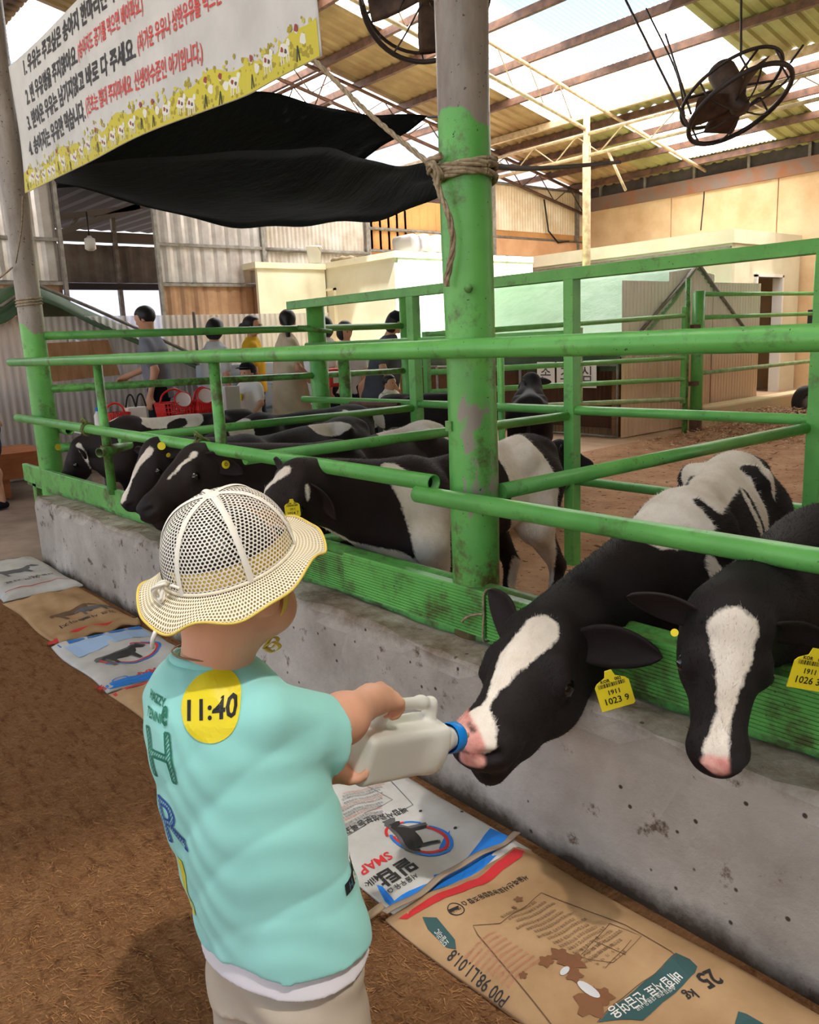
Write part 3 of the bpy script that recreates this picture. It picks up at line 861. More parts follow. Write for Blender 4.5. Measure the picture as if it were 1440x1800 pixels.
def sd_mesh(prims, h, post=None, pad=2):
    """prims: (f, lo, hi, k, op).  Returns verts, quads of the zero surface."""
    adds = [p for p in prims if p[4] == '+']
    lo = np.min([p[1] for p in adds], 0) - h * (pad + 1); hi = np.max([p[2] for p in adds], 0) + h * (pad + 1)
    n = np.ceil((hi - lo) / h).astype(int) + 1
    X = [lo[i] + h * np.arange(n[i]) for i in range(3)]
    val = np.full(n, 9.0, np.float32)
    for f, a, b, k, op in prims:
        m = k + 2.5 * h
        i0 = np.maximum(np.floor((a - m - lo) / h).astype(int), 0); i1 = np.minimum(np.ceil((b + m - lo) / h).astype(int) + 1, n)
        if np.any(i1 <= i0): continue
        g = np.stack(np.meshgrid(*[X[i][i0[i]:i1[i]] for i in range(3)], indexing='ij'), -1)
        sh = g.shape[:3]; d = f(g.reshape(-1, 3)).reshape(sh)
        sl = tuple(slice(i0[i], i1[i]) for i in range(3)); v = val[sl]
        kk = max(k, 1e-6)
        if op == '+':
            q = np.maximum(kk - np.abs(v - d), 0) / kk; val[sl] = np.minimum(v, d) - q * q * kk * .25
        else:
            q = np.maximum(kk - np.abs(v + d), 0) / kk; val[sl] = np.maximum(v, -d) + q * q * kk * .25
    if post is not None:
        near = np.abs(val) < 6 * h; idx = np.argwhere(near)
        val[near] += post(lo + idx * h).astype(np.float32)
    s = val < 0
    c8 = [s[i:n[0] - 1 + i, j:n[1] - 1 + j, k:n[2] - 1 + k] for i in (0, 1) for j in (0, 1) for k in (0, 1)]
    cnt = sum(c.astype(np.uint8) for c in c8)
    act = np.argwhere((cnt > 0) & (cnt < 8))
    ids = np.full(n - 1, -1, np.int32); ids[act[:, 0], act[:, 1], act[:, 2]] = np.arange(len(act))
    cor = np.array([(i, j, k) for i in (0, 1) for j in (0, 1) for k in (0, 1)])
    cv = np.stack([val[act[:, 0] + c[0], act[:, 1] + c[1], act[:, 2] + c[2]] for c in cor], 1)
    acc = np.zeros((len(act), 3)); num = np.zeros(len(act))
    for a in range(8):
        for b in range(a + 1, 8):
            if np.abs(cor[a] - cor[b]).sum() != 1: continue
            va, vb = cv[:, a], cv[:, b]; m = (va < 0) != (vb < 0)
            t = np.where(m, va / np.where(m, va - vb, 1), 0)
            acc[m] += (cor[a] + t[:, None] * (cor[b] - cor[a]))[m]; num[m] += 1
    V = lo + h * (act + acc / num[:, None])
    Q = []
    for ax in range(3):
        o1, o2 = (ax + 1) % 3, (ax + 2) % 3
        sl0 = [slice(None)] * 3; sl1 = [slice(None)] * 3; sl0[ax] = slice(0, -1); sl1[ax] = slice(1, None)
        a, b = s[tuple(sl0)], s[tuple(sl1)]
        e = np.argwhere(a != b); e = e[(e[:, o1] > 0) & (e[:, o2] > 0) & (e[:, o1] < n[o1] - 1) & (e[:, o2] < n[o2] - 1)]
        flip = ~a[e[:, 0], e[:, 1], e[:, 2]]
        def cid(d1, d2):
            q = e.copy(); q[:, o1] -= d1; q[:, o2] -= d2; return ids[q[:, 0], q[:, 1], q[:, 2]]
        q = np.stack([cid(1, 1), cid(0, 1), cid(0, 0), cid(1, 0)], 1)
        q[flip] = q[flip][:, ::-1]; Q.append(q)
    Q = np.concatenate(Q); Q = Q[(Q >= 0).all(1)]
    return V, Q


def relax(V, Q, it=1, lam=.5):
    for _ in range(it):
        acc = np.zeros_like(V); c = np.zeros(len(V))
        for a in range(4):
            i, j = Q[:, a], Q[:, (a + 1) % 4]
            np.add.at(acc, i, V[j]); np.add.at(c, i, 1); np.add.at(acc, j, V[i]); np.add.at(c, j, 1)
        V = V + lam * (acc / np.maximum(c, 1)[:, None] - V)
    return V


# ------------------------------------------------------------ calves
def cam_dir(x, y, z): return RW @ np.array([x, y, z], float)


def calf_prims(c):
    """All the shapes of one calf; c holds its joints."""
    W, R, po, mz = (np.array(c[k], float) for k in ('W', 'R', 'poll', 'muz'))
    gz = c.get('gz', 0.0); Z = np.array([0, 0, 1.0]); sc = c.get('s', 1.0)
    a = W - R; L = np.linalg.norm(a); a[2] = 0; a = nrm(a); s = np.cross(Z, a)
    A3 = np.stack([a, s, Z]); P = []
    def add(p, k=.05, op='+'): P.append(p + (k * sc, op))
    def o(b, f=0, l=0, z=0): return b + sc * (f * a + l * s + z * Z)
    lo_ = c.get('lying', False); mid = (W + R) / 2
    add(P_ell(o(W, -.01, 0, -.20), A3, np.array([.20, .145, .20]) * sc), .06)
    add(P_ell(o(W, .09, 0, -.26), A3, np.array([.12, .10, .13]) * sc), .06)
    add(P_ell(o(mid, 0, 0, -.205), A3, np.array([.30 * L / .72, .165, .185]) * sc), .06)
    add(P_ell(o(R, .10, 0, -.155), A3, np.array([.20, .150, .155]) * sc), .06)
    add(P_cone(o(W, -.02, 0, -.045), o(R, .03, 0, -.05), .045 * sc, .048 * sc), .06)
    for q in (1, -1):
        add(S(o(R, .21, q * .105, -.065), .05 * sc), .05); add(S(o(R, .0, q * .06, -.07), .045 * sc), .05)
        add(P_cone(o(W, -.03, q * .075, -.09), o(W, .05, q * .115, -.29), .05 * sc, .075 * sc), .06)
    if not lo_:
        off = c.get('legs', (0, 0, 0, 0))
        for i, q in enumerate((1, -1)):
            f0 = off[i]; h0 = off[2 + i]
            hip = o(R, .11, q * .09, -.2); st = o(R, .17 + h0 * .3, q * .115, -.37)
            hk = o(R, -.03 + h0, q * .1, 0); hk[2] = gz + .27 * sc
            hf = o(R, .01 + h0, q * .1, 0); hf[2] = gz + .075 * sc
            hh = o(R, .045 + h0, q * .1, 0); hh[2] = gz + .03 * sc
            add(P_cone(hip, st, .12 * sc, .08 * sc), .06); add(P_cone(st, hk, .066 * sc, .037 * sc), .04)
            add(P_cone(hk, hf, .034 * sc, .027 * sc), .025); add(P_cone(hf, hh, .031 * sc, .036 * sc), .02)
            el = o(W, .01, q * .11, -.37); kn = o(W, .03 + f0 * .6, q * .1, 0); kn[2] = gz + .24 * sc
            fe = o(W, .03 + f0, q * .1, 0); fe[2] = gz + .075 * sc; fh = o(W, .06 + f0, q * .1, 0); fh[2] = gz + .03 * sc
            add(P_cone(o(W, .06, q * .12, -.28), el, .08 * sc, .06 * sc), .05); add(P_cone(el, kn, .055 * sc, .038 * sc), .03)
            add(S(kn, .042 * sc), .02); add(P_cone(kn, fe, .031 * sc, .027 * sc), .02); add(P_cone(fe, fh, .031 * sc, .036 * sc), .02)
    else:
        for q in (1, -1):
            st = o(R, .26, q * .17, 0); st[2] = gz + .13; hk = o(R, .02, q * .2, 0); hk[2] = gz + .06; hf = o(R, .24, q * .21, 0); hf[2] = gz + .045
            add(P_cone(o(R, .1, q * .1, -.2), st, .11, .08), .05); add(P_cone(st, hk, .06, .04), .03); add(P_cone(hk, hf, .035, .034), .02)
            el = o(W, -.02, q * .13, 0); el[2] = gz + .14; kn = o(W, .22, q * .12, 0); kn[2] = gz + .05; fe = o(W, .03, q * .17, 0); fe[2] = gz + .04
            add(P_cone(o(W, .05, q * .1, -.2), el, .08, .06), .05); add(P_cone(el, kn, .05, .04), .03); add(P_cone(kn, fe, .034, .032), .02)
    # head frame
    h = mz - po; hl = np.linalg.norm(h) / .30; h = nrm(h)
    hu = np.array(c.get('hu', (0, 0, 1)), float); hu = nrm(hu - h * np.dot(hu, h)); hs = np.cross(hu, h)
    H3 = np.stack([h, hs, hu])
    def q_(f=0, l=0, u=0): return po + hl * (f * h + l * hs + u * hu)
    # neck
    n1 = q_(.0, 0, -.06)
    add(P_cone(o(W, .03, 0, -.13), n1, .125 * sc, .078 * hl), .08)
    add(P_cone(o(W, 0, 0, -.05), q_(-.0, 0, -.03), .05 * sc, .05 * hl), .07)
    add(P_cone(o(W, .13, 0, -.25), q_(.03, 0, -.11), .09 * sc, .055 * hl), .07)
    k = .03
    def hd(p, kk=k, op='+'): P.append(p + (kk * hl, op))
    hd(P_ell(q_(.055, 0, -.055), H3, np.array([.085, .072, .07]) * hl), .03)
    hd(P_cone(q_(.015, 0, -.02), q_(.12, 0, -.035), .045 * hl, .048 * hl))
    hd(P_cone(q_(.08, 0, -.07), q_(.225, 0, -.063), .07 * hl, .05 * hl))
    hd(P_cone(q_(.1, 0, -.025), q_(.255, 0, -.032), .032 * hl, .026 * hl))
    hd(P_ell(q_(.258, 0, -.055), H3, np.array([.048, .06, .046]) * hl), .025)
    hd(P_ell(q_(.287, 0, -.042), H3, np.array([.02, .043, .032]) * hl), .015)
    hd(P_cone(q_(.05, 0, -.13), q_(.17, 0, -.118), .052 * hl, .04 * hl)); hd(P_cone(q_(.17, 0, -.118), q_(.262, 0, -.106), .036 * hl, .03 * hl), .02)
    for q in (1, -1):
        hd(P_ell(q_(.07, q * .04, -.11), H3, np.array([.075, .037, .062]) * hl), .03)
        hd(S(q_(.085, q * .056, -.026), .026 * hl), .025); hd(S(q_(.02, q * .045, -.01), .022 * hl), .03)
        hd(S(q_(.105, q * .066, -.048), .023 * hl), .02)
        hd(P_cone(q_(.308, q * .026, -.036), q_(.285, q * .044, -.043), .011 * hl, .007 * hl), .01, '-')
        hd(P_cone(q_(.30, q * .005, -.088), q_(.2, q * .062, -.1), .0035 * hl, .0025 * hl), .008, '-')
    return P, dict(a=a, s=s, h=h, hs=hs, hu=hu, hl=hl, q=q_, o=o, W=W, R=R, gz=gz, sc=sc)


def paint(strokes, P, base):
    v = np.full(len(P), .2 if base == 'b' else -.2)
    for st in strokes:
        col, pts, r = st[0], [np.array(p, float) for p in st[1]], st[2]
        r2 = st[3] if len(st) > 3 else r
        d = np.full(len(P), 9.0)
        if len(pts) == 1: pts = pts * 2
        m = len(pts) - 1
        for i in range(m):
            f, _, _ = P_cone(pts[i], pts[i + 1], r + (r2 - r) * i / m, r + (r2 - r) * (i + 1) / m); d = np.minimum(d, f(P))
        v = np.maximum(v, -d) if col == 'b' else np.minimum(v, d)
    return v
def hide_mat():
    m, nt, p = new_mat('calf_hide')
    def attr(n):
        x = nd(nt, 'ShaderNodeAttribute'); x.attribute_name = n; return x.outputs['Fac']
    def edge(src, amp, scale, w):
        a = nd(nt, 'ShaderNodeMath'); a.operation = 'MULTIPLY_ADD'; a.inputs[1].default_value = amp
        nt.links.new(noise(nt, scale, 5, .7), a.inputs[0]); nt.links.new(src, a.inputs[2])
        return ramp(nt, a.outputs[0], amp * .5 - w, amp * .5 + w)
    tone = attr('tone')
    blk = mixc(nt, tone, lin(20, 17, 18), lin(42, 28, 25))
    blk = mixc(nt, ramp(nt, noise(nt, 14, 5, .7), .4, .8), blk, lin(34, 27, 26))
    wht = mixc(nt, ramp(nt, noise(nt, 9, 5, .7), .35, .75), lin(238, 228, 216), lin(212, 196, 178))
    col = mixc(nt, edge(attr('patch'), .024, 38, .003), wht, blk)
    col = mixc(nt, edge(attr('pink'), .012, 40, .004), col, mixc(nt, ramp(nt, noise(nt, 30, 4), .4, .7), lin(232, 170, 158), lin(206, 136, 126)))
    col = mixc(nt, edge(attr('slate'), .012, 40, .004), col, lin(34, 30, 32))
    nt.links.new(col, p.inputs['Base Color'])
    p.inputs['Roughness'].default_value = .72; p.inputs['Specular IOR Level'].default_value = .28
    p.inputs['Sheen Weight'].default_value = .0; p.inputs['Sheen Roughness'].default_value = .5
    bump(nt, p, noise(nt, 160, 4, .7, stretch=(1, 1, .35)), .35, .004)
    return m


HIDE = hide_mat()
EYE = mat('calf_eye', lin(14, 10, 10), .08, spec=.8)
HOOF = mat('hoof', lin(62, 52, 46), .5)
TAGY = mat('yellow_tag', lin(238, 216, 40), .4)
INK = mat('black_ink', lin(30, 28, 28), .6)


def text_mesh(s, size=1.0, bold=0.0, sx=1.0, align='LEFT', spacing=1.0):
    """Flat lettering as triangles: (verts, faces) in the xy plane."""
    cu = bpy.data.curves.new('lettering', 'FONT'); cu.body = s; cu.size = size; cu.offset = bold; cu.align_x = align; cu.resolution_u = 2
    cu.space_character = spacing
    ob = bpy.data.objects.new('lettering', cu); COL.objects.link(ob)
    dg = bpy.context.evaluated_depsgraph_get(); me = ob.evaluated_get(dg).to_mesh()
    V = np.array([v.co[:] for v in me.vertices]).reshape(-1, 3); F = [tuple(p.vertices) for p in me.polygons]
    ob.evaluated_get(dg).to_mesh_clear(); bpy.data.objects.remove(ob); bpy.data.curves.remove(cu)
    if len(V): V[:, 0] *= sx
    return V, F


def decal(items, mapf, eps, name, m, parent):
    """items: (verts xy, faces); mapf(x, y) -> (point, normal)."""
    g = G()
    for V, F in items:
        if len(V) == 0: continue
        if hasattr(mapf, 'vec'):
            p, n = mapf.vec(np.asarray(V, float)[:, :2]); g.add(p + n * eps, F); continue
        g.add([np.add(p, np.multiply(n, eps)) for p, n in (mapf(v[0], v[1]) for v in V)], F)
    return g.build(name, m, parent, smooth=False)


def ear_tag(parent, c, x, y, w, lines, shape='big', back=True):
    """Yellow ear tag: centre c, right x, up y; lines of (text, size, dx, dy)."""
    x = nrm(x); y = nrm(np.asarray(y, float) - x * np.dot(x, y)); n = np.cross(x, y); c = np.asarray(c, float)
    if shape == 'big':
        out = [(-.5, -.55), (.44, -.55), (.5, -.49), (.5, .2), (.42, .3), (.16, .42), (.1, .62), (-.1, .62), (-.16, .42), (-.42, .3), (-.5, .2), (-.5, -.49)]
    else:
        out = [(.5 * math.cos(t), .5 * math.sin(t)) for t in np.linspace(0, 2 * math.pi, 20, endpoint=False)]
    g = G(); k = len(out)
    V = [c + w * (u * x + v * y) + n * .0012 for u, v in out] + [c + w * (u * x + v * y) - n * .0012 for u, v in out]
    g.add(V, [tuple(range(k)), tuple(reversed(range(k, 2 * k)))] + [(i, k + i, k + (i + 1) % k, (i + 1) % k) for i in range(k)])
    t = g.build('ear_tag', TAGY, parent)
    t['label'] = 'yellow ear tag'
    items = []
    for s, size, dx, dy in lines:
        V, F = text_mesh(s, size, .004, 1.0, 'CENTER'); V[:, 0] += dx; V[:, 1] += dy; items.append((V, F))
    if shape == 'big':                       # bar code strip and ring stamp
        r = random.Random(4); u = -.40
        while u < .38:
            wd = r.choice((.012, .02, .034)); items.append((np.array([(u, .14, 0), (u + wd, .14, 0), (u + wd, .26, 0), (u, .26, 0)]), [(0, 1, 2, 3)])); u += wd + r.choice((.014, .022))
    decal(items, lambda a, b: (c + w * (a * x + b * y), n), .0022, 'printing', INK, t)
    return t


def calf(name, label, c, strokes, base='b', pink=(), slate=(), tone=.5, h=.012, fur=0, ears=((-.05, -.08), (-.05, -.08)), group='calves in the green pen'):
    W = np.array(c['W'], float); R = np.array(c['R'], float); b0 = (W + R) / 2
    t = thing(name, label, 'calf', (b0[0], b0[1], c.get('gz', 0.0)), group)
    P, J = calf_prims(c)
    V, Q = sd_mesh(P, h); V = relax(V, Q, 1, .35)
    def attrs(X): return {'patch': paint(strokes, X, base), 'pink': paint(pink, X, 'w'), 'slate': paint(slate, X, 'w'), 'tone': np.full(len(X), tone)}
    mesh_obj('body', V, Q, HIDE, t, True, attrs(V))
    q, hl, h_, hs, hu = J['q'], J['hl'], J['h'], J['hs'], J['hu']
    for sgn, (lift, back) in zip((1, -1), ears):
        base_ = q(.015, sgn * .058, -.03); d = nrm(hs * sgn + hu * lift + h_ * back); f_ = None
        nn = nrm(h_ * .75 + hu * .35); wv = nrm(np.cross(nn, d)); nn = np.cross(d, wv)
        L = .155 * hl; w0 = .034 * hl
        def ear(u, v, L=L, w0=w0, d=d, wv=wv, nn=nn, base_=base_):
            x = u; wid = w0 * (1.15 * math.sin(math.pi * min(x * .93 + .1, 1)) ** .62) * (1 - .15 * x); s_ = (v - .5) * 2
            return base_ + d * L * x + wv * wid * s_ + nn * (.35 * wid * (abs(s_) ** 2) - .016 * hl * math.sin(math.pi * x)) + wv * (-.018 * hl * x * x)
        g = G().sheet(ear, 14, 10, .006 * hl)
        E = np.array(g.V); g.build('ear', HIDE, t, True, attrs(E) if c.get('earpaint') else {'patch': np.full(len(E), .2), 'pink': np.full(len(E), -.2), 'slate': np.full(len(E), -.2), 'tone': np.full(len(E), min(tone + .3, 1))})
        c.setdefault('ear_tip', []).append(base_ + d * L * .55)
        g = G().lathe([(.0001, -.018 * hl), (.014 * hl, -.012 * hl), (.019 * hl, 0), (.014 * hl, .012 * hl), (.0001, .018 * hl)], q(.103, sgn * .077, -.05), hs, 14)
        e = g.build('eye', EYE, t)
    # tail and hooves
    if not c.get('lying'):
        o = J['o']; Rr = J['R']
        tp = [o(Rr, .02, 0, -.03), o(Rr, -.045, 0, -.06), o(Rr, -.075, .01, -.2), o(Rr, -.07, .02, -.38), o(Rr, -.06, .02, -.5)]
        g = G().tube(curve_pts(tp, 16), np.array([.026, .024, .022, .02, .018, .017, .016, .015, .014, .014, .014, .016, .022, .028, .028, .018, .004]), 10); E = np.array(g.V)
        g.build('tail', HIDE, t, True, attrs(E))
        off = c.get('legs', (0, 0, 0, 0))
        for i, sg in enumerate((1, -1)):
            for bb, f in ((W, .075 + off[i]), (Rr, .06 + off[2 + i])):
                p = o(bb, f, sg * .1, 0); p[2] = J['gz']
                G().lathe([(0, 0), (.043, 0), (.036, .045), (.03, .055), (0, .056)], p, n=12).build('hoof', HOOF, t)
    if fur:
        A, B, C_ = V[Q[:, 0]], V[Q[:, 1]], V[Q[:, 2]]
        area = np.linalg.norm(np.cross(B - A, C_ - A), axis=1); f = rng.choice(len(Q), fur, p=area / area.sum())
        uu, vv = rng.random(fur)[:, None], rng.random(fur)[:, None]
        X = A[f] * (1 - uu) * (1 - vv) + B[f] * uu * (1 - vv) + C_[f] * uu * vv + V[Q[f, 3]] * (1 - uu) * vv
        N_ = np.cross(B - A, C_ - A)[f]; N_ /= np.linalg.norm(N_, axis=1, keepdims=True) + 1e-9
        hd = np.linalg.norm(X - q(.1, 0, -.05), axis=1) < .2 * hl
        F_ = np.where(hd[:, None], -h_ * .9, nrm(R - W) + np.array([0, 0, -.75])); F_ = F_ + rng.normal(0, .3, (fur, 3))
        T = F_ - N_ * (F_ * N_).sum(1, keepdims=True); T /= np.linalg.norm(T, axis=1, keepdims=True) + 1e-9
        cl = np.sin(X[:, 0] * 61) * np.sin(X[:, 1] * 53 + 1) * np.sin(X[:, 2] * 47)
        ln = rng.uniform(.009, .02, fur) * np.where(hd, .6, 1) * (1 + .4 * cl)
        keep = np.linalg.norm(X - q(.29, 0, -.055), axis=1) > .06 * hl
        X, N_, T, ln = X[keep], N_[keep], T[keep], ln[keep]; m = len(X)
        sd = np.cross(N_, T) * .0009
        tip = X + T * ln[:, None] + N_ * (ln * rng.uniform(.12, .42, m))[:, None]
        VV = np.stack([X - sd, X + sd, tip], 1).reshape(-1, 3)
        at_ = {k: np.repeat(v, 3) for k, v in attrs(X).items()}
        stuff(mesh_obj('coat', VV, np.arange(3 * m).reshape(-1, 3), HIDE, t, False, at_))
    return t, J, c
CALVES = {
 'A': dict(W=(-1.25, 2.06, .83), R=(-1.49, 2.80, .855), poll=(-1.235, 1.435, .625), muz=(-1.145, 1.075, .495), hu=cam_dir(-.42, -.62, -.6), legs=(-.02, .03, .05, -.05)),
 'B': dict(W=(-.80, 1.92, .86), R=(-.70, 2.75, .86), poll=(-.715, 1.365, .785), muz=(-.655, 1.23, .545), hu=cam_dir(-.06, -.35, -.93)),
 'C': dict(W=(-2.33, 1.95, .85), R=(-2.44, 2.78, .865), poll=(-2.33, 1.45, .885), muz=(-2.32, 1.225, .70), hu=cam_dir(-.35, -.55, -.7), legs=(-.05, .02, .0, .08)),
 'D': dict(W=(-3.06, 2.13, .845), R=(-3.38, 2.98, .865), poll=tuple(at(338, 799, d=3.40)), muz=tuple(at(237, 886, d=3.16)), hu=cam_dir(-.35, -.85, -.1)),
 'E': dict(W=(-3.70, 2.02, .845), R=(-3.98, 2.90, .87), poll=(-3.62, 1.50, .87), muz=(-3.56, 1.30, .655), hu=cam_dir(-.6, -.45, -.6)),
 'F': dict(W=(-5.22, 2.02, .88), R=(-4.93, 2.75, .89), poll=(-5.40, 1.75, .74), muz=(-5.52, 1.62, .50), hu=(0, -.4, .8)),
 'I': dict(W=(-4.58, 2.62, .87), R=(-4.60, 3.42, .88), poll=(-4.52, 2.16, .74), muz=(-4.45, 1.93, .55)),
 'J': dict(W=(-4.98, 4.85, .86), R=(-5.40, 4.28, .86), poll=(-5.10, 5.18, .72), muz=(-5.22, 5.36, .50)),
 'K': dict(W=(-5.10, 5.75, .83), R=(-4.66, 5.26, .81), poll=(-5.20, 5.86, .92), muz=(-5.42, 5.88, .70)),
 'L': dict(W=(-3.82, 4.28, .46), R=(-4.25, 3.95, .44), poll=(-3.66, 4.46, .55), muz=(-3.50, 4.62, .42), lying=True),
}
STROKES = {
 'A': dict(s=[('w', [(-1.188, 1.367, 0.635), (-1.192, 1.323, 0.616), (-1.194, 1.282, 0.597)], 0.045, 0.04), ('w', [(-1.194, 1.282, 0.597), (-1.186, 1.23, 0.564), (-1.172, 1.183, 0.537)], 0.04, 0.009), ('w', [(-1.172, 1.183, 0.537), (-1.152, 1.138, 0.519)], 0.008, 0.012), ('w', [(-1.156, 1.124, 0.513), (-1.126, 1.114, 0.497), (-1.11, 1.103, 0.481)], 0.034, 0.026), ('w', [(-1.213, 1.91, 0.812), (-1.24, 2.035, 0.86), (-1.435, 2.524, 0.844), (-1.422, 2.686, 0.863)], 0.13, 0.11), ('w', [(-1.297, 2.571, 0.774), (-1.231, 2.484, 0.721)], 0.1), ('w', [(-1.099, 1.949, 0.689), (-1.084, 1.978, 0.638), (-1.069, 1.975, 0.595)], 0.022, 0.028), ('b', [(-1.345, 2.601, 0.837), (-1.282, 2.6, 0.767), (-1.26, 2.656, 0.649)], 0.026, 0.034), ('b', [(-1.277, 2.457, 0.789), (-1.225, 2.428, 0.74), (-1.205, 2.457, 0.655)], 0.01, 0.014), ('b', [(-1.18, 2.017, 0.835), (-1.127, 2.027, 0.787), (-1.188, 2.298, 0.679)], 0.014, 0.034), ('b', [(-1.227, 2.342, 0.757), (-1.193, 2.335, 0.698)], 0.012, 0.022), ('b', [(-1.276, 2.063, 0.86), (-1.496, 2.507, 0.795)], 0.01, 0.014), ('b', [(-1.155, 1.772, 0.724), (-1.082, 2.067, 0.675)], 0.03), ('w', [(-1.099, 1.949, 0.689), (-1.084, 1.978, 0.638), (-1.069, 1.975, 0.595)], 0.022, 0.028)], pink=[('b', [(-1.222, 1.132, 0.488), (-1.152, 1.09, 0.49), (-1.124, 1.087, 0.473)], 0.03, 0.022), ('b', [(-1.153, 1.08, 0.435), (-1.124, 1.09, 0.438)], 0.018)], sl=[('b', [(-1.163, 1.108, 0.503), (-1.143, 1.101, 0.497)], 0.006)], ),  # the sl stroke paints the dark of the nostril hollow
 'B': dict(s=[('w', [(-0.711, 1.312, 0.772), (-0.68, 1.335, 0.771)], 0.026), ('w', [(-0.696, 1.319, 0.769), (-0.688, 1.309, 0.731)], 0.044, 0.036), ('w', [(-0.688, 1.309, 0.731), (-0.684, 1.289, 0.685), (-0.681, 1.273, 0.637)], 0.032, 0.014), ('w', [(-0.681, 1.273, 0.637), (-0.678, 1.247, 0.593), (-0.676, 1.236, 0.571)], 0.014, 0.024)], pink=[('b', [(-0.679, 1.228, 0.551), (-0.662, 1.238, 0.549)], 0.018)], sl=[('b', [(-0.644, 1.27, 0.549), (-0.644, 1.285, 0.527)], 0.026)], ),
 'C': dict(s=[('w', [(-2.322, 1.406, 0.896), (-2.363, 1.384, 0.863), (-2.406, 1.366, 0.816)], 0.022, 0.014), ('w', [(-2.257, 1.451, 0.845), (-2.261, 1.45, 0.801)], 0.007), ('w', [(-2.348, 1.565, 0.656), (-2.343, 1.656, 0.598), (-2.236, 1.775, 0.529), (-2.171, 1.907, 0.459)], 0.03, 0.05), ('w', [(-2.255, 1.81, 0.848), (-2.207, 1.85, 0.781), (-2.169, 1.883, 0.677), (-2.117, 1.89, 0.568)], 0.045, 0.085), ('w', [(-2.162, 1.965, 0.685), (-2.154, 1.977, 0.491)], 0.07), ('b', [(-2.371, 2.131, 0.88), (-2.324, 2.283, 0.843)], 0.04, 0.06), ('b', [(-2.273, 2.23, 0.785), (-2.224, 2.186, 0.662), (-2.29, 2.262, 0.501)], 0.05, 0.04), ('w', [(-2.49, 2.58, 0.856), (-2.298, 2.531, 0.814), (-2.255, 2.533, 0.65)], 0.1, 0.15), ('w', [(-2.263, 2.558, 0.572), (-2.308, 2.606, 0.407), (-2.465, 2.768, 0.144)], 0.13, 0.1), ('b', [(-2.269, 2.245, 0.784), (-2.22, 2.204, 0.66), (-2.293, 2.281, 0.497)], 0.04, 0.035), ('b', [(-2.326, 2.795, 0.805), (-2.218, 2.672, 0.682)], 0.02)], pink=[], sl=[], ),
 'D': dict(s=[('w', [(-3.087, 1.456, 0.891), (-3.082, 1.396, 0.857), (-3.075, 1.327, 0.805)], 0.014, 0.005), ('w', [(-3.161, 2.512, 0.849), (-3.259, 2.822, 0.856), (-3.288, 3.011, 0.835)], 0.05, 0.1), ('b', [(-3.204, 2.752, 0.812), (-3.165, 2.753, 0.75)], 0.04)], pink=[], sl=[('b', [(-3.095, 1.18, 0.728), (-3.037, 1.195, 0.71)], 0.04)], ),
 'E': dict(s=[('w', [(-3.566, 1.464, 0.864), (-3.586, 1.422, 0.819), (-3.59, 1.376, 0.747)], 0.022, 0.013), ('w', [(-3.59, 1.376, 0.747), (-3.567, 1.32, 0.673)], 0.013, 0.026), ('w', [(-3.82, 2.553, 0.847), (-3.822, 2.711, 0.854)], 0.06, 0.06)], pink=[('b', [(-3.592, 1.299, 0.655), (-3.597, 1.318, 0.623)], 0.02)], sl=[], ),
 'F': dict(s=[('w', [(-5.332, 1.733, 0.742), (-5.307, 1.759, 0.676), (-5.355, 1.826, 0.552), (-5.278, 1.821, 0.493)], 0.016, 0.02), ('w', [(-5.153, 2.14, 0.882), (-5.085, 2.256, 0.875), (-5.021, 2.364, 0.867)], 0.08), ('b', [(-5.037, 2.249, 0.83), (-5.027, 2.297, 0.847)], 0.04), ('w', [(-5.266, 1.945, 0.895)], 0.04), ('b', [(-5.155, 2.021, 0.893)], 0.07)], pink=[], sl=[], ),
 'I': dict(s=[('w', [(-4.528, 2.444, 0.846), (-4.475, 2.43, 0.798)], 0.08), ('w', [(-4.475, 3.236, 0.86), (-4.449, 3.18, 0.798)], 0.035)], pink=[], sl=[], ),
 'J': dict(s=[('w', [(-5.461, 4.197, 0.679), (-5.368, 4.183, 0.661)], 0.08)], pink=[], sl=[], ),
 'K': dict(s=[('w', [(-5.346, 5.733, 0.9)], 0.03)], pink=[], sl=[], ),
 'L': dict(s=[('w', [(-3.671, 4.339, 0.508), (-3.655, 4.333, 0.471)], 0.02)], pink=[], sl=[], ),
}
LAB = {
 'A': ('black and white calf with a white blaze sucking milk from the plastic bottle', .25, .0075, 42000, ((-.05, -.25), (.05, -.8))),
 'B': ('calf with a broad white blaze, head hanging over the board at the right', .2, .0075, 26000, ((-.12, -.05), (.02, -.05))),
 'C': ('dark brown and white calf with a big ear tag, left of the pillar', .8, .0085, 42000, ((-1.15, .25), (-.3, -.45))),
 'D': ('dark brown calf with an all dark muzzle and a small round yellow ear tag', .8, .009, 14000, ((-.75, -.15), (-.55, -.5))),
 'E': ('calf with a long white blaze and pink nose reaching over the green board', .45, .009, 10000, ((-.1, -.2), (.0, -.2))),
 'F': ('calf in the leftmost stall with a white stripe down its shoulder', .6, .012, 0, ((-.1, -.2), (.0, -.2))),
 'I': ('black backed calf with its rump by the round corner post, behind others', .3, .012, 0, ((-.1, -.2), (.0, -.2))),
 'J': ('black calf standing behind the back fence, half hidden by the thick pillar', .2, .013, 0, ((-.1, -.2), (.0, -.2))),
 'K': ('black calf with white poll spots standing in front of the long pale gate', .1, .013, 0, ((-1.0, -.5), (-1.0, -.5))),
 'L': ('small black calf lying beyond the back fence behind the white rumped calf', .1, .012, 0, ((-.1, -.2), (.0, -.2))),
}
CO = {}
for k_, c_ in CALVES.items():
    lab, tone_, h_, fur_, ears_ = LAB[k_]
    S_ = STROKES[k_]
    CO[k_] = calf('calf', lab, c_, S_['s'], 'b', S_['pink'], S_['sl'], tone_, h_, fur_, ears_)
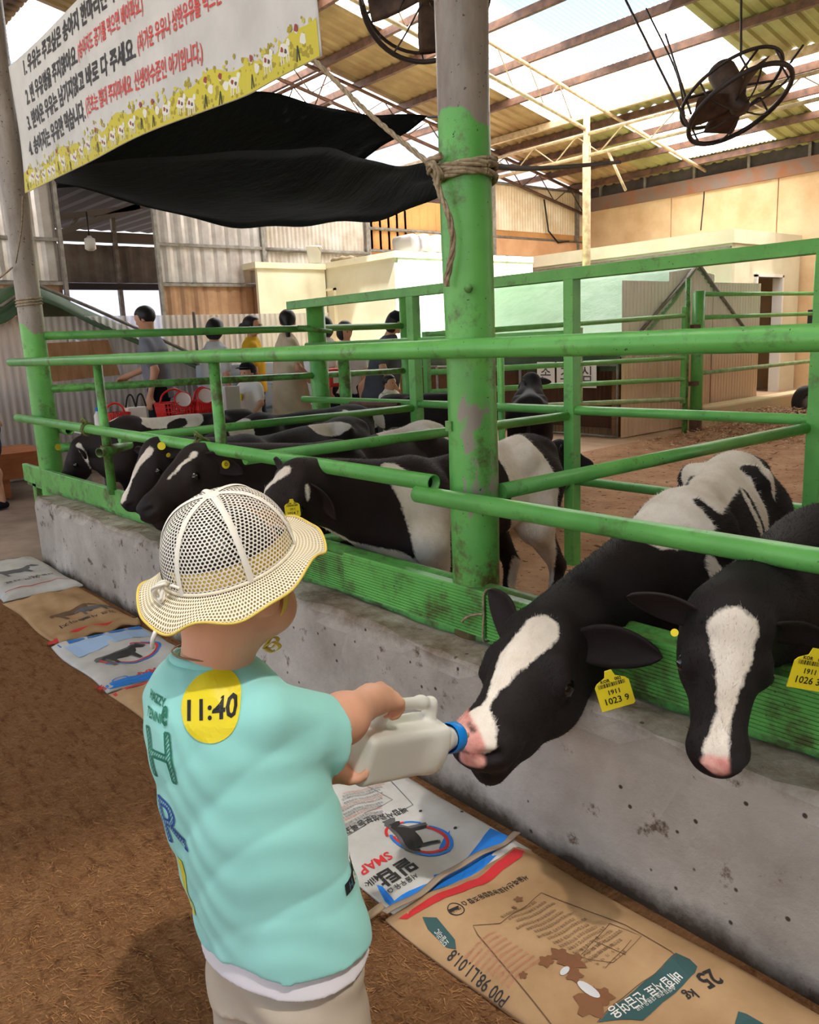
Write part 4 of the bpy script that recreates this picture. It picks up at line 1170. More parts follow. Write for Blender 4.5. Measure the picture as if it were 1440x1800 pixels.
TX = lambda no: [('KOR    002', .13, 0, .29), ('1911', .2, 0, -.1), (no, .27, 0, -.38)]


def img_tag(k, u, v, d, w, xdir, ydir, lines, shape='big'):
    ear_tag(CO[k][0], at(u, v, d=d), cam_dir(*xdir), cam_dir(*ydir), w, lines, shape)


img_tag('A', 1079, 1213, 1.745, .074, (.95, -.3, -.1), (-.25, -.95, -.15), TX('1023 9'))
img_tag('B', 1424, 1178, 1.44, .066, (.98, .18, .1), (.1, -.95, -.2), TX('1026 3'))
img_tag('C', 514, 894, 2.63, .05, (.9, -.12, .4), (.2, -.97, .1), TX('1024 7'))
_e = min(CALVES['D']['ear_tip'], key=lambda p: np.linalg.norm(p - CAM)); ear_tag(CO['D'][0], _e + .022 * nrm(CAM - _e), cam_dir(.8, 0, .6), cam_dir(0, -1, 0), .034, [('©', .6, 0, -.2)], 'round')
img_tag('E', 284, 784, 3.60, .035, (.9, .3, .2), (-.2, -1, 0), [], 'round')
img_tag('E', 296, 800, 3.58, .02, (.5, .3, .8), (.5, -1, 0), [], 'round')
img_tag('F', 102, 786, 5.05, .04, (.5, .3, .8), (0, -1, 0), [], 'round')
img_tag('B', 1186, 1112, 1.475, .014, (.7, .6, -.2), (.5, -.7, -.2), [], 'round')
# ------------------------------------------------------------ the child with the bottle
Zv = np.array([0, 0, 1.0])
CF = nrm((-.22, .975, 0)); CR = np.array([CF[1], -CF[0], 0]); C3 = np.stack([CR, CF, Zv])


def skin_mat(name, c, c2):
    m, nt, p = new_mat(name)
    col = mixc(nt, ramp(nt, noise(nt, 12, 4), .35, .7), c, c2)
    nt.links.new(col, p.inputs['Base Color']); p.inputs['Roughness'].default_value = .5
    p.inputs['Subsurface Weight'].default_value = .12; p.inputs['Subsurface Radius'].default_value = (.01, .004, .002)
    p.inputs['Specular IOR Level'].default_value = .35
    return m


SKIN = skin_mat('child_skin', lin(232, 178, 148), lin(224, 162, 132))
AQUA = mat('aqua_jersey', lin(160, 224, 216), .85, lin(150, 217, 208), 3, bmp=.12, bscale=500, bdist=.001, spec=.15, sheen=.15)
WHITEC = mat('white_cotton', lin(232, 226, 230), .85, spec=.15, bmp=.1, bscale=400, bdist=.001)
BEIGE_C = mat('beige_cotton', lin(198, 184, 166), .85, lin(186, 170, 150), 4, spec=.15, bmp=.1, bscale=400, bdist=.001)
HAIRB = mat('black_hair', lin(26, 22, 22), .45)


def profile_prim(c0, c1, zs, As, Bs, ax=C3):
    """Upright body of elliptical section: centre runs from c0 (bottom) to c1 (top)."""
    c0 = np.asarray(c0, float); c1 = np.asarray(c1, float); zs = np.asarray(zs, float)
    def f(P):
        t = np.clip((P[:, 2] - c0[2]) / (c1[2] - c0[2]), -.5, 1.5)[:, None]; c = c0 + t * (c1 - c0)
        q = P - c; x = q @ ax[0]; y = q @ ax[1]; a = np.interp(P[:, 2], zs, As); b = np.interp(P[:, 2], zs, Bs)
        d = (np.sqrt((x / a) ** 2 + (y / b) ** 2) - 1) * np.minimum(a, b)
        return np.maximum(d, np.maximum(zs[0] - P[:, 2], P[:, 2] - zs[-1]))
    m = max(max(As), max(Bs)); lo = np.minimum(c0, c1) - m; hi = np.maximum(c0, c1) + m
    lo[2] = zs[0]; hi[2] = zs[-1]
    return f, lo, hi


def clipz(prim, z0=None, n=None, o=None):
    """Keep only the part of a shape on the positive side of a plane (n, o)."""
    f, lo, hi = prim; n = nrm(n); o = np.asarray(o, float)
    return (lambda P: np.maximum(f(P), -((P - o) @ n))), lo, hi


class Body:
    def __init__(s): s.p = []
    def add(s, prim, k=.03, op='+'): s.p.append(prim + (k, op)); return s
    def chain(s, pts, rs, k=.02):
        for i in range(len(pts) - 1): s.add(P_cone(pts[i], pts[i + 1], rs[i], rs[i + 1]), k)
        return s


def hand(B, wrist, palm_dir, back_n, curl, size=1.0, spread=.1, thumb_side=1, thumb_dir=None, k=.006):
    """Palm, four unequal bent fingers and a thumb.  palm_dir: wrist to knuckles; back_n: normal of the back of the hand."""
    d = nrm(palm_dir); n = nrm(np.asarray(back_n, float) - d * np.dot(back_n, d)); s = np.cross(n, d) * thumb_side
    w = np.asarray(wrist, float); L = .050 * size
    B.add(P_box(w + d * L * .55 - n * .002 * size, np.stack([d, s, n]), np.array([.030, .026, .0125]) * size, .012 * size), .014 * size)
    B.add(P_cone(w - d * .01 * size, w + d * .02 * size, .0185 * size, .019 * size), .014 * size)
    lens = (.034, .039, .036, .028)
    for i in range(4):
        o = (1.5 - i) * .0145 * size
        p = w + d * (L + (.004 if i in (1, 2) else 0) * size) + s * o
        a = 0.0; pts = [p - d * .012 * size]
        pts.append(p)
        dirv = nrm(d + s * spread * (1.5 - i) * .5)
        for j, fr in enumerate((.42, .32, .26)):
            a += curl[j]
            v = dirv * math.cos(a) - n * math.sin(a)
            pts.append(pts[-1] + v * lens[i] * fr * 1.25 * size)
        r = (.0078 if i < 3 else .0068) * size
        B.chain(pts, [r, r * 1.02, r, r * .95, r * .82], k * size)
    td = nrm(thumb_dir) if thumb_dir is not None else nrm(d * .6 + s * .75 - n * .25)
    b = w + d * .012 * size + s * .019 * size
    t1 = b + td * .02 * size; t2 = t1 + nrm(td + d * .35) * .017 * size; t3 = t2 + nrm(td + d * .6 - n * .2) * .014 * size
    B.chain([b, t1, t2, t3], [.0105 * size, .0095 * size, .0085 * size, .0072 * size], k * 1.3 * size)
    return B


def face(B, Hc, ax, s=1.0, k=.012):
    """nose, lips, chin, ears, eye sockets on a head centred at Hc; ax rows: right, front, up."""
    r, f, u = ax
    q = lambda x, y, z: Hc + s * (x * r + y * f + z * u)
    B.add(P_cone(q(0, .082, -.004), q(0, .094, -.026), .007 * s, .0105 * s), k * s)
    B.add(P_cone(q(-.012, .08, -.052), q(.012, .08, -.052), .0065 * s, .0065 * s), k * .6 * s)
    B.add(P_cone(q(-.009, .078, -.062), q(.009, .078, -.062), .0065 * s, .0065 * s), k * .6 * s)
    B.add(S(q(0, .068, -.082), .014 * s), .02 * s)
    for e in (1, -1):
        B.add(S(q(e * .031, .092, -.002), .011 * s), .012 * s, '-')
        B.add(P_cone(q(e * .018, .081, .016), q(e * .044, .072, .015), .007 * s, .006 * s), .012 * s)
        B.add(P_ell(q(e * .078, -.006, -.018), np.stack([nrm(r * e + f * -.35), nrm(f + r * e * .35), u]), np.array([.007, .017, .027]) * s), .008 * s)
    return B


def eyes(parent, Hc, ax, s, iris):
    r, f, u = ax
    for e in (1, -1):
        c = Hc + s * (e * .031 * r + .071 * f - .002 * u)
        g = G().lathe([(.0001, .0125 * s), (.0062 * s, .0108 * s), (.0108 * s, .006 * s), (.0125 * s, 0), (.0001, -.012 * s)], c, f, 14)
        ey = g.build('eye', WHITE, parent)
        G().lathe([(.0001, .0134 * s), (.006 * s, .0122 * s), (.0092 * s, .0098 * s), (.0093 * s, .009 * s)], c, f, 12).build('iris', iris, ey)


IRIS = mat('dark_iris', lin(34, 22, 16), .15)
child = thing('person', 'toddler in white sun hat and aqua T-shirt holding out a milk bottle', 'person', (-.95, .50, 0))
HAx = np.stack([nrm(CR + CF * .12), nrm(CF - CR * .12 - Zv * .06), np.array([0, 0, 1.])]); HAx[2] = np.cross(HAx[0], HAx[1])
Hc = np.array([-.969, .488, 1.0])
ShR, ElR, WrR = np.array([-.895, .482, .83]), np.array([-.903, .567, .772]), np.array([-.984, .722, .740])
ShL, ElL, WrL = np.array([-1.055, .465, .818]), np.array([-1.078, .57, .715]), np.array([-1.022, .640, .640])
B = Body()
B.add(P_ell(Hc + HAx[1] * -.004 + HAx[2] * .018, HAx, (.074, .085, .078)), .02)
B.add(P_ell(Hc + HAx[1] * .012 - HAx[2] * .04, HAx, (.064, .066, .056)), .03)
for e in (1, -1): B.add(S(Hc + HAx[0] * e * .041 + HAx[1] * .038 - HAx[2] * .045, .033), .025)
face(B, Hc, HAx, .95)
B.add(P_cone(Hc - HAx[1] * .016 - HAx[2] * .05, (-.984, .463, .865), .046, .05), .03)
B.add(profile_prim((-.945, .51, .36), (-.984, .463, .87), (.36, .5, .8, .86), (.10, .10, .085, .05), (.075, .078, .062, .04)), .03)
B.chain([ShR, ElR, WrR + (WrR - ElR) * -.02], [.040, .036, .026], .02)
B.add(S(ElR * .55 + WrR * .45 + (0, 0, -.004), .0345), .03)
B.chain([ShL, ElL, WrL], [.040, .036, .026], .02)
for e in (1, -1):
    hp = np.array([-.945, .51, .40]) + CR * e * .055; kn = hp * [1, 1, 0] + (0, 0, .235) + CF * .012 + CR * e * .006; an = kn * [1, 1, 0] + (0, 0, .05) - CF * .01
    B.chain([hp, kn, an], [.066, .046, .034], .03); B.add(S(kn * .5 + an * .5 + (0, 0, .03) - CF * .012, .042), .03)
# right hand: palm over the handle, fingers curling down over its front
hand(B, WrR + (-.004, .008, .001), (-.30, .9, -.28), (.34, .3, .9), (.85, 1.1, .7), 1.06, .05, 1, (-.75, .45, -.5))
# left hand: under the back end of the bottle, thumb laid up its side
hand(B, WrL + (.0, .004, -.004), (.30, .8, -.30), (-.25, -.25, -.9), (.35, .5, .5), .92, .12, -1, (.5, .3, .8))
Vc, Qc = sd_mesh(B.p, .0032); Vc = relax(Vc, Qc, 2, .4)
mesh_obj('body', Vc, Qc, SKIN, child, True)
eyes(child, Hc, HAx, .95, IRIS)
for side, wr, dd, nn in (('R', WrR, (-.34, .9, -.30), (.30, .34, .9)),):
    pass
# shirt
def folds(P):
    z = P[:, 2]; lo_ = np.clip((z - .40) * 6, 0, 1); hi_ = np.clip((.87 - z) * 9, 0, 1)
    sharp = lambda x: 1 - 2 * np.abs(np.sin(x)) ** .6
    q = P - np.array([-.96, .485, 0]); xr = q @ CR; al = q @ nrm(CR * .85 - CF * .3)
    mid = np.exp(-((z - .63) / .13) ** 2)
    d = .0030 * sharp(15 * (z - .75 * xr) + 1.2 * np.sin(11 * xr + 6 * z)) * mid
    d += .0016 * sharp(27 * (z - .55 * xr) + 1.5 * np.sin(17 * xr - 5 * z)) * hi_ * lo_
    d += .0030 * np.sin(62 * al + 5 * z) * np.clip((.70 - z) * 5, 0, 1) * np.clip(.3 + 6 * xr, 0, 1)
    d += .0018 * np.sin(48 * (P @ nrm((.85, .5, .22))) + 2.0 * np.sin(9 * z + 1)) * np.clip((.62 - z) * 6, 0, 1)
    d += .0008 * np.sin(130 * (P @ nrm((.3, .5, .8))) + 4 * np.sin(31 * xr))
    return d
def puff(prim):
    f, lo, hi = prim
    return (lambda P: f(P) + folds(P)), lo - .008, hi + .008
T = Body()
T.add(puff(profile_prim((-.943, .512, .482), (-.990, .455, .897), (.482, .51, .57, .68, .78, .835, .865, .895), (.142, .141, .139, .138, .132, .116, .088, .054), (.108, .107, .106, .105, .099, .088, .074, .052))), .02)
sl_d = nrm(ElR - ShR)
SlR = ElR + (WrR - ElR) * .12
T.add(puff(P_cone(ShR + (-.012, 0, -.014), ShR * .45 + SlR * .55 + (.0, 0, -.014), .050, .053)), .014)
T.add(clipz(puff(P_cone(ShR + (0, 0, -.005), SlR + nrm(SlR - ShR) * .05 + (.0, .0, -.012), .048, .057)), n=-nrm((SlR - ShR) + (0, .02, .03)), o=SlR + (0, .006, 0)), .007)
SlL = ElL + (WrL - ElL) * .1
T.add(P_cone(ShL, ShL * .5 + SlL * .5, .050, .052), .04)
T.add(clipz(P_cone(ShL, SlL + nrm(SlL - ShL) * .05, .05, .055), n=-nrm(SlL - ShL), o=SlL), .03)
inner = [(profile_prim((-.943, .512, .30), (-.951, .503, .52), (.30, .53), (.129, .126), (.094, .092)), .004),
         (P_cone(ShR * .4 + SlR * .6 + (0, 0, -.014), SlR + nrm(SlR - ShR) * .09 + (0, 0, -.012), .044, .051), .004),
         (P_cone(ShL * .4 + SlL * .6, SlL + nrm(SlL - ShL) * .09, .046, .048), .004),
         ]
for p_, k_ in inner: T.add(p_, k_, '-')
Vs, Qs = sd_mesh(T.p, .004); Vs = relax(Vs, Qs, 2, .4)
shirt = mesh_obj('t_shirt', Vs, Qs, AQUA, child, True); shirt['label'] = 'oversized aqua T-shirt'
SH = lambda X: sd_eval(T.p, X)
nk = np.array([-.987, .459, .888])
G().tube([nk + CR * .053 * math.sin(t) + CF * (.049 * math.cos(t) + .004) + Zv * (-.010 * math.cos(t) + .0) for t in np.linspace(0, 2 * math.pi, 60, endpoint=False)], .0065, 8, closed=True).build('collar', AQUA, shirt)
# white hem of the undershirt
U = Body().add(profile_prim((-.943, .512, .446), (-.947, .508, .51), (.446, .51), (.138, .132), (.104, .098)), .003)
U.add(profile_prim((-.943, .512, .30), (-.947, .508, .55), (.30, .55), (.131, .125), (.097, .091)), .003, '-')
Vu, Qu = sd_mesh(U.p, .0035, post=lambda P: .0008 * np.sin(34 * (P @ nrm((.8, .5, .3))) + 2)); Vu = relax(Vu, Qu, 2, .4)
mesh_obj('undershirt', Vu, Qu, WHITEC, child, True)['label'] = 'white undershirt hem'
# shorts
Sh = Body()
Sh.add(profile_prim((-.945, .51, .36), (-.945, .51, .48), (.36, .48), (.118, .112), (.086, .082)), .02)
for e in (1, -1):
    c1 = np.array([-.945, .51, .40]) + CR * e * .058; c0 = np.array([-.945, .515, .19]) + CR * e * .066
    Sh.add(clipz(P_cone(c0 - (0, 0, .06), c1, .076, .074), n=(0, 0, 1), o=(0, 0, .185)), .025)
    Sh.add(P_cone(c0 - (0, 0, .1), c0 + (0, 0, .04), .064, .058), .004, '-')
Vh, Qh = sd_mesh(Sh.p, .006, post=lambda P: .004 * np.sin(40 * (P @ nrm((.7, .6, .5))) + 4 * np.sin(14 * P[:, 2]))); Vh = relax(Vh, Qh, 2, .4)
mesh_obj('shorts', Vh, Qh, BEIGE_C, child, True)
for e in (1, -1):
    an = np.array([-.945, .522, .0]) + CR * e * .061
    F_ = Body().add(P_ell(an + (0, 0, .028) + CF * .03, C3, (.034, .075, .028)), .01).add(clipz(P_ell(an + (0, 0, .02) + CF * .03, C3, (.038, .082, .022)), n=(0, 0, 1), o=(0, 0, .0)), .01)
    Vf, Qf = sd_mesh(F_.p, .006); mesh_obj('shoe', Vf, Qf, WHITE, child, True)
# hair under the hat
Hb = Body().add(P_ell(Hc + HAx[1] * -.010 + HAx[2] * .024, HAx, (.075, .083, .075)), .01)
Hb.add(P_box(Hc + HAx[1] * .062 - HAx[2] * .05, HAx, (.1, .06, .075), .02), .02, '-')
Hb.add(P_box(Hc - HAx[2] * .105, HAx, (.12, .15, .055), .01), .02, '-')
Vx, Qx = sd_mesh(Hb.p, .005); mesh_obj('hair', Vx, Qx, HAIRB, child, True)

# ---- sun hat of mesh panels
HATM = mat('hat_mesh', lin(236, 230, 218), .8, spec=.15)
HATB = mat('hat_brim_mesh', lin(238, 228, 204), .8, spec=.15)
YEL = mat('yellow_ribbon', lin(224, 196, 96), .7)
hA = np.stack([HAx[0], nrm(HAx[1] + Zv * .33), Zv]); hA[2] = nrm(np.cross(hA[0], hA[1]))
Ho = Hc + np.array([.006, .006, .028]) - CF * .004
RX, RY, HT = .083, .094, .093
def crown(th, s):
    """s: 0 at the rim, 1 at the top."""
    ph = s * math.pi / 2; c = math.cos(ph) ** .82; z = math.sin(ph) ** .95
    return Ho + hA[0] * RX * c * math.sin(th) + hA[1] * RY * c * math.cos(th) + hA[2] * HT * z
def brim(th, s):
    w = .006 * math.sin(5 * th + .6) + .004 * math.sin(9 * th + 2)
    rr = .036 * s; droop = -.012 * s ** 1.15 + w * s * s - .012 * s * max(0, -math.cos(th))
    return Ho + hA[0] * (RX + rr) * math.sin(th) + hA[1] * (RY + rr * 1.15) * math.cos(th) + hA[2] * droop
def net_cells(g, pos, cells, hole, th):
    """Each cell: six corners (u, v) around a centre; a ring of six quads with a hexagonal hole."""
    for (cu, cv, corners) in cells:
        out = [pos(u, v) for u, v in corners]; inn = [pos(cu + (u - cu) * hole, cv + (v - cv) * hole) for u, v in corners]
        g.add(out + inn, [(i, (i + 1) % 6, 6 + (i + 1) % 6, 6 + i) for i in range(6)], True)
g = G(); rows = 30
for pnl in range(6):
    tc = (pnl + .5) * math.pi / 3 - .02
    ds = 1.0 / rows * .96
    for j in range(rows):
        s0 = (j + .5) * ds; half = math.pi / 6; r_ = max(math.cos(s0 * math.pi / 2) ** .82, .05)
        cw = .0062 / (.093 * r_); n_ = int(half / cw) + 1; off = .5 if j % 2 else 0
        cells = []
        for i in range(-n_, n_ + 1):
            cu = (i + off) * cw
            if abs(cu) > half + cw * .3: continue
            cl = lambda u: max(-half, min(half, u))
            cor = [(tc + cl(cu + cw * .5 * a), s0 + ds * .667 * b) for a, b in ((1, .5), (0, 1), (-1, .5), (-1, -.5), (0, -1), (1, -.5))]
            cells.append((tc + cl(cu), s0, cor))
        net_cells(g, crown, cells, .66, 0)
hat = g.build('sun_hat_crown', HATM, child); hat['label'] = 'white mesh crown of the sun hat'
g = G(); nb, rb = 170, 9
for j in range(rb):
    cells = []
    for i in range(nb):
        cw = 2 * math.pi / nb; cu = (i + (.5 if j % 2 else 0)) * cw; ds = 1 / rb * .95; s0 = (j + .5) * ds
        cells.append((cu, s0, [(cu + cw * .5 * a, s0 + ds * .667 * b) for a, b in ((1, .5), (0, 1), (-1, .5), (-1, -.5), (0, -1), (1, -.5))]))
    net_cells(g, brim, cells, .6, 0)
br_ = g.build('sun_hat_brim', HATB, child); br_['label'] = 'cream wavy mesh brim of the sun hat'
# backing of the brim: a fine second layer, yellow edge, seams, inner band, back knot
G().sheet(lambda u, v: brim(2 * math.pi * u, .02 + .95 * v) - hA[2] * .0025, 150, 6).build('brim_lining', mat('brim_lining', lin(186, 168, 112), .85), br_)
G().tube([brim(t, 1.0) for t in np.linspace(0, 2 * math.pi, 150, endpoint=False)], .0019, 6, closed=True).build('brim_edging', YEL, br_)
G().tube([brim(t, .0) + hA[2] * .001 for t in np.linspace(0, 2 * math.pi, 120, endpoint=False)], .0026, 6, closed=True).build('seam_ring', HATB, hat)
for k in range(6):
    th = k * math.pi / 3 - .02
    def rib(u, v, th=th): return crown(th + (v - .5) * .0085 / (.09 * max(math.cos(u * .97 * math.pi / 2) ** .82, .12)) , u * .97) + nrm(crown(th, u * .97) - Ho) * (.0012 + .0016 * math.sin(math.pi * v))
    G().sheet(rib, 30, 4).build('seam', HATM, hat)
G().sheet(lambda u, v: Ho + (crown(2 * math.pi * u, .03 + .15 * v) - Ho) * .975, 80, 2).build('inner_band', YEL, hat)
G().lathe([(.0001, .0015), (.009, .0012), (.012, -.0008)], crown(0, 1.0) + hA[2] * .001, hA[2], 16).build('top_button', HATM, hat)
kb = crown(math.pi + .3, .06)
rope([kb, kb - CF * .012 + CR * .006 + (0, 0, .006), kb - CF * .016 - CR * .008 + (0, 0, -.004), kb - CF * .01 - CR * .008 + (0, 0, -.016), kb - CF * .014 + CR * .004 + (0, 0, -.014), kb - CF * .008 + (0, 0, .002)], .0038, 40).build('back_knot', HATM, hat)
G().tube(curve_pts([kb + CR * .01 - CF * .004, kb + CR * .02 - CF * .008 + (0, 0, .004), kb + CR * .028 - CF * .004], 8), .002, 6).build('knot_end', HATM, hat)
tp = brim(math.pi + .15, 1.0)
G().tube(curve_pts([tp, tp + (-.004, -.004, -.012), tp + (-.012, -.002, -.024)], 8), .003, 8).build('cord_end', WHITE, hat)
# chin strap and bow
a0 = Hc + HAx[0] * .078 + HAx[1] * .030 + HAx[2] * .012; a1 = Hc + HAx[0] * .072 + HAx[1] * .022 - HAx[2] * .045; a2 = Hc + HAx[0] * .036 + HAx[1] * .024 - HAx[2] * .098
def strap(p0, p1, p2, w=.005):
    pts = curve_pts([p0, p1, p2], 16)
    def fn(u, v):
        i = min(int(u * 16), 16); return pts[i] + HAx[1] * (v - .5) * 2 * w + HAx[0] * .002
    return G().sheet(fn, 16, 2, .001)
st = strap(a0, a1, a2).build('chin_strap', YEL, child); st['label'] = 'yellow chin strap with a bow'
for dd in ((1, .3, .1), (.3, .9, .25)):
    d = HAx[0] * dd[0] + HAx[1] * dd[1] + HAx[2] * dd[2]; d = nrm(d)
    pts = curve_pts([a2, a2 + d * .014 + (0, 0, .008), a2 + d * .024, a2 + d * .012 - (0, 0, .007), a2], 16)
    def loop(u, v, pts=pts): return pts[min(int(u * 16), 16)] + HAx[1] * (v - .5) * .008
    G().sheet(loop, 16, 2, .001).build('bow_loop', YEL, st)
# thin necklace
G().tube([np.array([-.985, .463, .90]) + CR * .054 * math.sin(t) + CF * .052 * math.cos(t) + Zv * (.008 * -math.cos(t)) for t in np.linspace(0, 2 * math.pi, 50, endpoint=False)], .0012, 5, closed=True).build('necklace', mat('necklace', lin(150, 112, 76), .4, metal=.5), child)


def surf_map(F, O, ux, uy, n, back=.08):
    O = np.asarray(O, float); ux = nrm(ux); n = nrm(np.asarray(n, float) - ux * np.dot(n, ux)); uy = nrm(np.asarray(uy, float) - ux * np.dot(uy, ux) - n * np.dot(uy, n))
    class Map: pass
    def vec(XY):
        p = O + XY[:, :1] * ux + XY[:, 1:2] * uy + n * back; t = np.zeros(len(XY))
        for _ in range(45):
            d = F(p - n * t[:, None]); t = np.minimum(t + np.where(d > .0004, d * .8, 0), 2.2 * back)
        q = p - n * t[:, None]; e = 1e-3
        gr = np.stack([F(q + e * v) - F(q - e * v) for v in np.eye(3)], 1)
        return q, gr / (np.linalg.norm(gr, axis=1, keepdims=True) + 1e-9)
    m = Map(); m.vec = vec
    return m


def subdiv(V, F, n=1):
    bm = bmesh.new(); vs = [bm.verts.new(v) for v in V]
    for f in F:
        try: bm.faces.new([vs[i] for i in f])
        except ValueError: pass
    bm.normal_update(); bmesh.ops.triangulate(bm, faces=bm.faces[:])
    for _ in range(n):
        bmesh.ops.subdivide_edges(bm, edges=[e for e in bm.edges if e.calc_length() > SUBL[0]], cuts=1, use_grid_fill=True); bm.normal_update(); bmesh.ops.triangulate(bm, faces=bm.faces[:])
    bm.verts.index_update(); V2 = np.array([v.co[:] for v in bm.verts]); F2 = [[v.index for v in f.verts] for f in bm.faces]; bm.free()
    return V2, F2
SUBL = [.012]


def disc(r, n=36, rings=6):
    V = [(0, 0, 0)] + [(r * k / rings * math.cos(2 * math.pi * i / n), r * k / rings * math.sin(2 * math.pi * i / n), 0) for k in range(1, rings + 1) for i in range(n)]
    F = [(0, 1 + i, 1 + (i + 1) % n) for i in range(n)] + [(1 + k * n + i, 1 + (k + 1) * n + i, 1 + (k + 1) * n + (i + 1) % n, 1 + k * n + (i + 1) % n) for k in range(rings - 1) for i in range(n)]
    return np.array(V), F


bn = nrm(-CF * .75 + CR * .55)                   # outward over the right half of the back
bx = nrm(np.cross(bn, Zv)) * -1
if np.dot(bx, RW @ np.array([1, 0, 0])) < 0: bx = -bx
SO = at(378, 1232, d=1.06)
sm = surf_map(SH, SO, bx, Zv, bn)
stk = decal([disc(.0385)], sm, .0012, 'round_sticker', mat('yellow_sticker', lin(238, 216, 30), .45), shirt); stk['label'] = 'round yellow time sticker'
def placed(s, size, bold, dx, dy, rot=0, sx=1.0, align='CENTER', sp=1.0):
    V, F = text_mesh(s, size, bold, sx, align, sp); V[:, 1] -= size * .35
    c, sn = math.cos(rot), math.sin(rot); V = np.stack([V[:, 0] * c - V[:, 1] * sn + dx, V[:, 0] * sn + V[:, 1] * c + dy, V[:, 2]], 1)
    return V, F
decal([placed('11:40', .031, .0008, 0, 0, .06, 1.02)], sm, .0019, 'sticker_numerals', INK, stk)
GRNI = mat('green_print', lin(34, 118, 92), .7); BLUI = mat('blue_print', lin(44, 76, 160), .7); YELI = mat('yellow_print', lin(216, 206, 70), .7)
bn2 = nrm(-CF * .92 + CR * .15); bx2 = nrm(np.cross(Zv, bn2))
if np.dot(bx2, RW @ np.array([1, 0, 0])) < 0: bx2 = -bx2
sm2 = surf_map(SH, at(296, 1230, d=1.09), bx2, Zv, bn2)
decal([placed('HAZZY', .016, .0004, -.002, .009, 0, .8), placed('TENNI', .016, .0004, -.004, -.012, 0, .8), placed('e', .05, .001, .021, .0, 0, .62)], sm2, .0012, 'small_print', GRNI, shirt)


def outline(s, size, m3, name, m, rot=0):
    """Outlined letter filled with fine hatching."""
    cu = bpy.data.curves.new('lettering', 'FONT'); cu.body = s; cu.size = size; cu.align_x = 'CENTER'; cu.fill_mode = 'NONE'; cu.bevel_depth = 0; cu.resolution_u = 3; cu.offset = .002
    ob = bpy.data.objects.new('lettering', cu); COL.objects.link(ob)
    dg = bpy.context.evaluated_depsgraph_get(); me = ob.evaluated_get(dg).to_mesh()
    V = np.array([v.co[:] for v in me.vertices]); E = [tuple(e.vertices) for e in me.edges]
    ob.evaluated_get(dg).to_mesh_clear(); bpy.data.objects.remove(ob); bpy.data.curves.remove(cu)
    V[:, 1] -= size * .35; w = .0016; VV, FF = [], []
    def seg(a, b, w):
        n_ = max(int(np.linalg.norm(b - a) / .01), 1)
        d = nrm(b - a) * 1.0; p = np.array([-d[1], d[0], 0]) * w
        for i in range(n_):
            q0, q1 = a + (b - a) * i / n_, a + (b - a) * (i + 1) / n_
            k = len(VV); VV.extend([q0 - p, q0 + p, q1 + p, q1 - p]); FF.append((k, k + 1, k + 2, k + 3))
    for a, b in E: seg(V[a], V[b], w)
    # hatch: lines of slope 1 clipped to the letter (even-odd)
    for c in np.arange(-size, size, .0055):
        xs = []
        for a, b in E:
            fa, fb = V[a][1] - V[a][0] - c, V[b][1] - V[b][0] - c
            if (fa < 0) != (fb < 0): t = fa / (fa - fb); xs.append(V[a] + t * (V[b] - V[a]))
        xs.sort(key=lambda p: p[0])
        for i in range(0, len(xs) - 1, 2): seg(xs[i], xs[i + 1], .0006)
    c, sn = math.cos(rot), math.sin(rot); A = np.array(VV); A = np.stack([A[:, 0] * c - A[:, 1] * sn, A[:, 0] * sn + A[:, 1] * c, A[:, 2]], 1)
    decal([(A, FF)], m3, .0012, name, m, shirt)


outline('H', .098, surf_map(SH, at(312, 1307, d=1.1), bx2, Zv, bn2), 'letter_print', GRNI, .12)
outline('R', .098, surf_map(SH, at(334, 1420, d=1.13), bx2, Zv, bn2), 'letter_print', BLUI, .14)
sm3 = surf_map(SH, at(356, 1540, d=1.16), bx2, Zv, bn2)
ring = ([(.013 * math.cos(t) * q, .013 * math.sin(t) * q - .03, 0) for t in np.linspace(0, 2 * math.pi, 24, endpoint=False) for q in (1, .45)], [(2 * i, 2 * ((i + 1) % 24), 2 * ((i + 1) % 24) + 1, 2 * i + 1) for i in range(24)])
stem = ([(x, y, 0) for y in np.linspace(-.03, .05, 7) for x in (-.011 + .05 * (y + .03) * .2, -.006 + (y + .03) * .14)], [(2 * i, 2 * i + 1, 2 * i + 3, 2 * i + 2) for i in range(6)])
decal([(np.array(ring[0]), ring[1]), (np.array(stem[0]), stem[1])], sm3, .0012, 'letter_print', YELI, shirt)
hn = nrm(CR * .9 - CF * .25); hx = nrm(np.cross(Zv, hn)); hx = hx if np.dot(hx, RW @ np.array([1, 0, 0])) > 0 else -hx
sm4 = surf_map(SH, at(619, 1540, d=1.13), hx, Zv, hn)
hw, hh = .024, .0075
gr = [(x, y, 0) for y in np.linspace(-hh, hh, 3) for x in np.linspace(-hw, hw, 7)]
lab = decal([(np.array(gr), [(j * 7 + i, j * 7 + i + 1, (j + 1) * 7 + i + 1, (j + 1) * 7 + i) for j in range(2) for i in range(6)])], sm4, .0015, 'hem_label', INK, shirt)
for ch, dx, c in (('H', -.012, lin(60, 96, 110)), ('R', .001, lin(200, 200, 190)), ('C', .014, lin(196, 206, 70))):
    decal([placed(ch, .0135, .0006, dx, 0)], sm4, .0022, 'hem_letter', mat('label_ink', c, .6), lab)
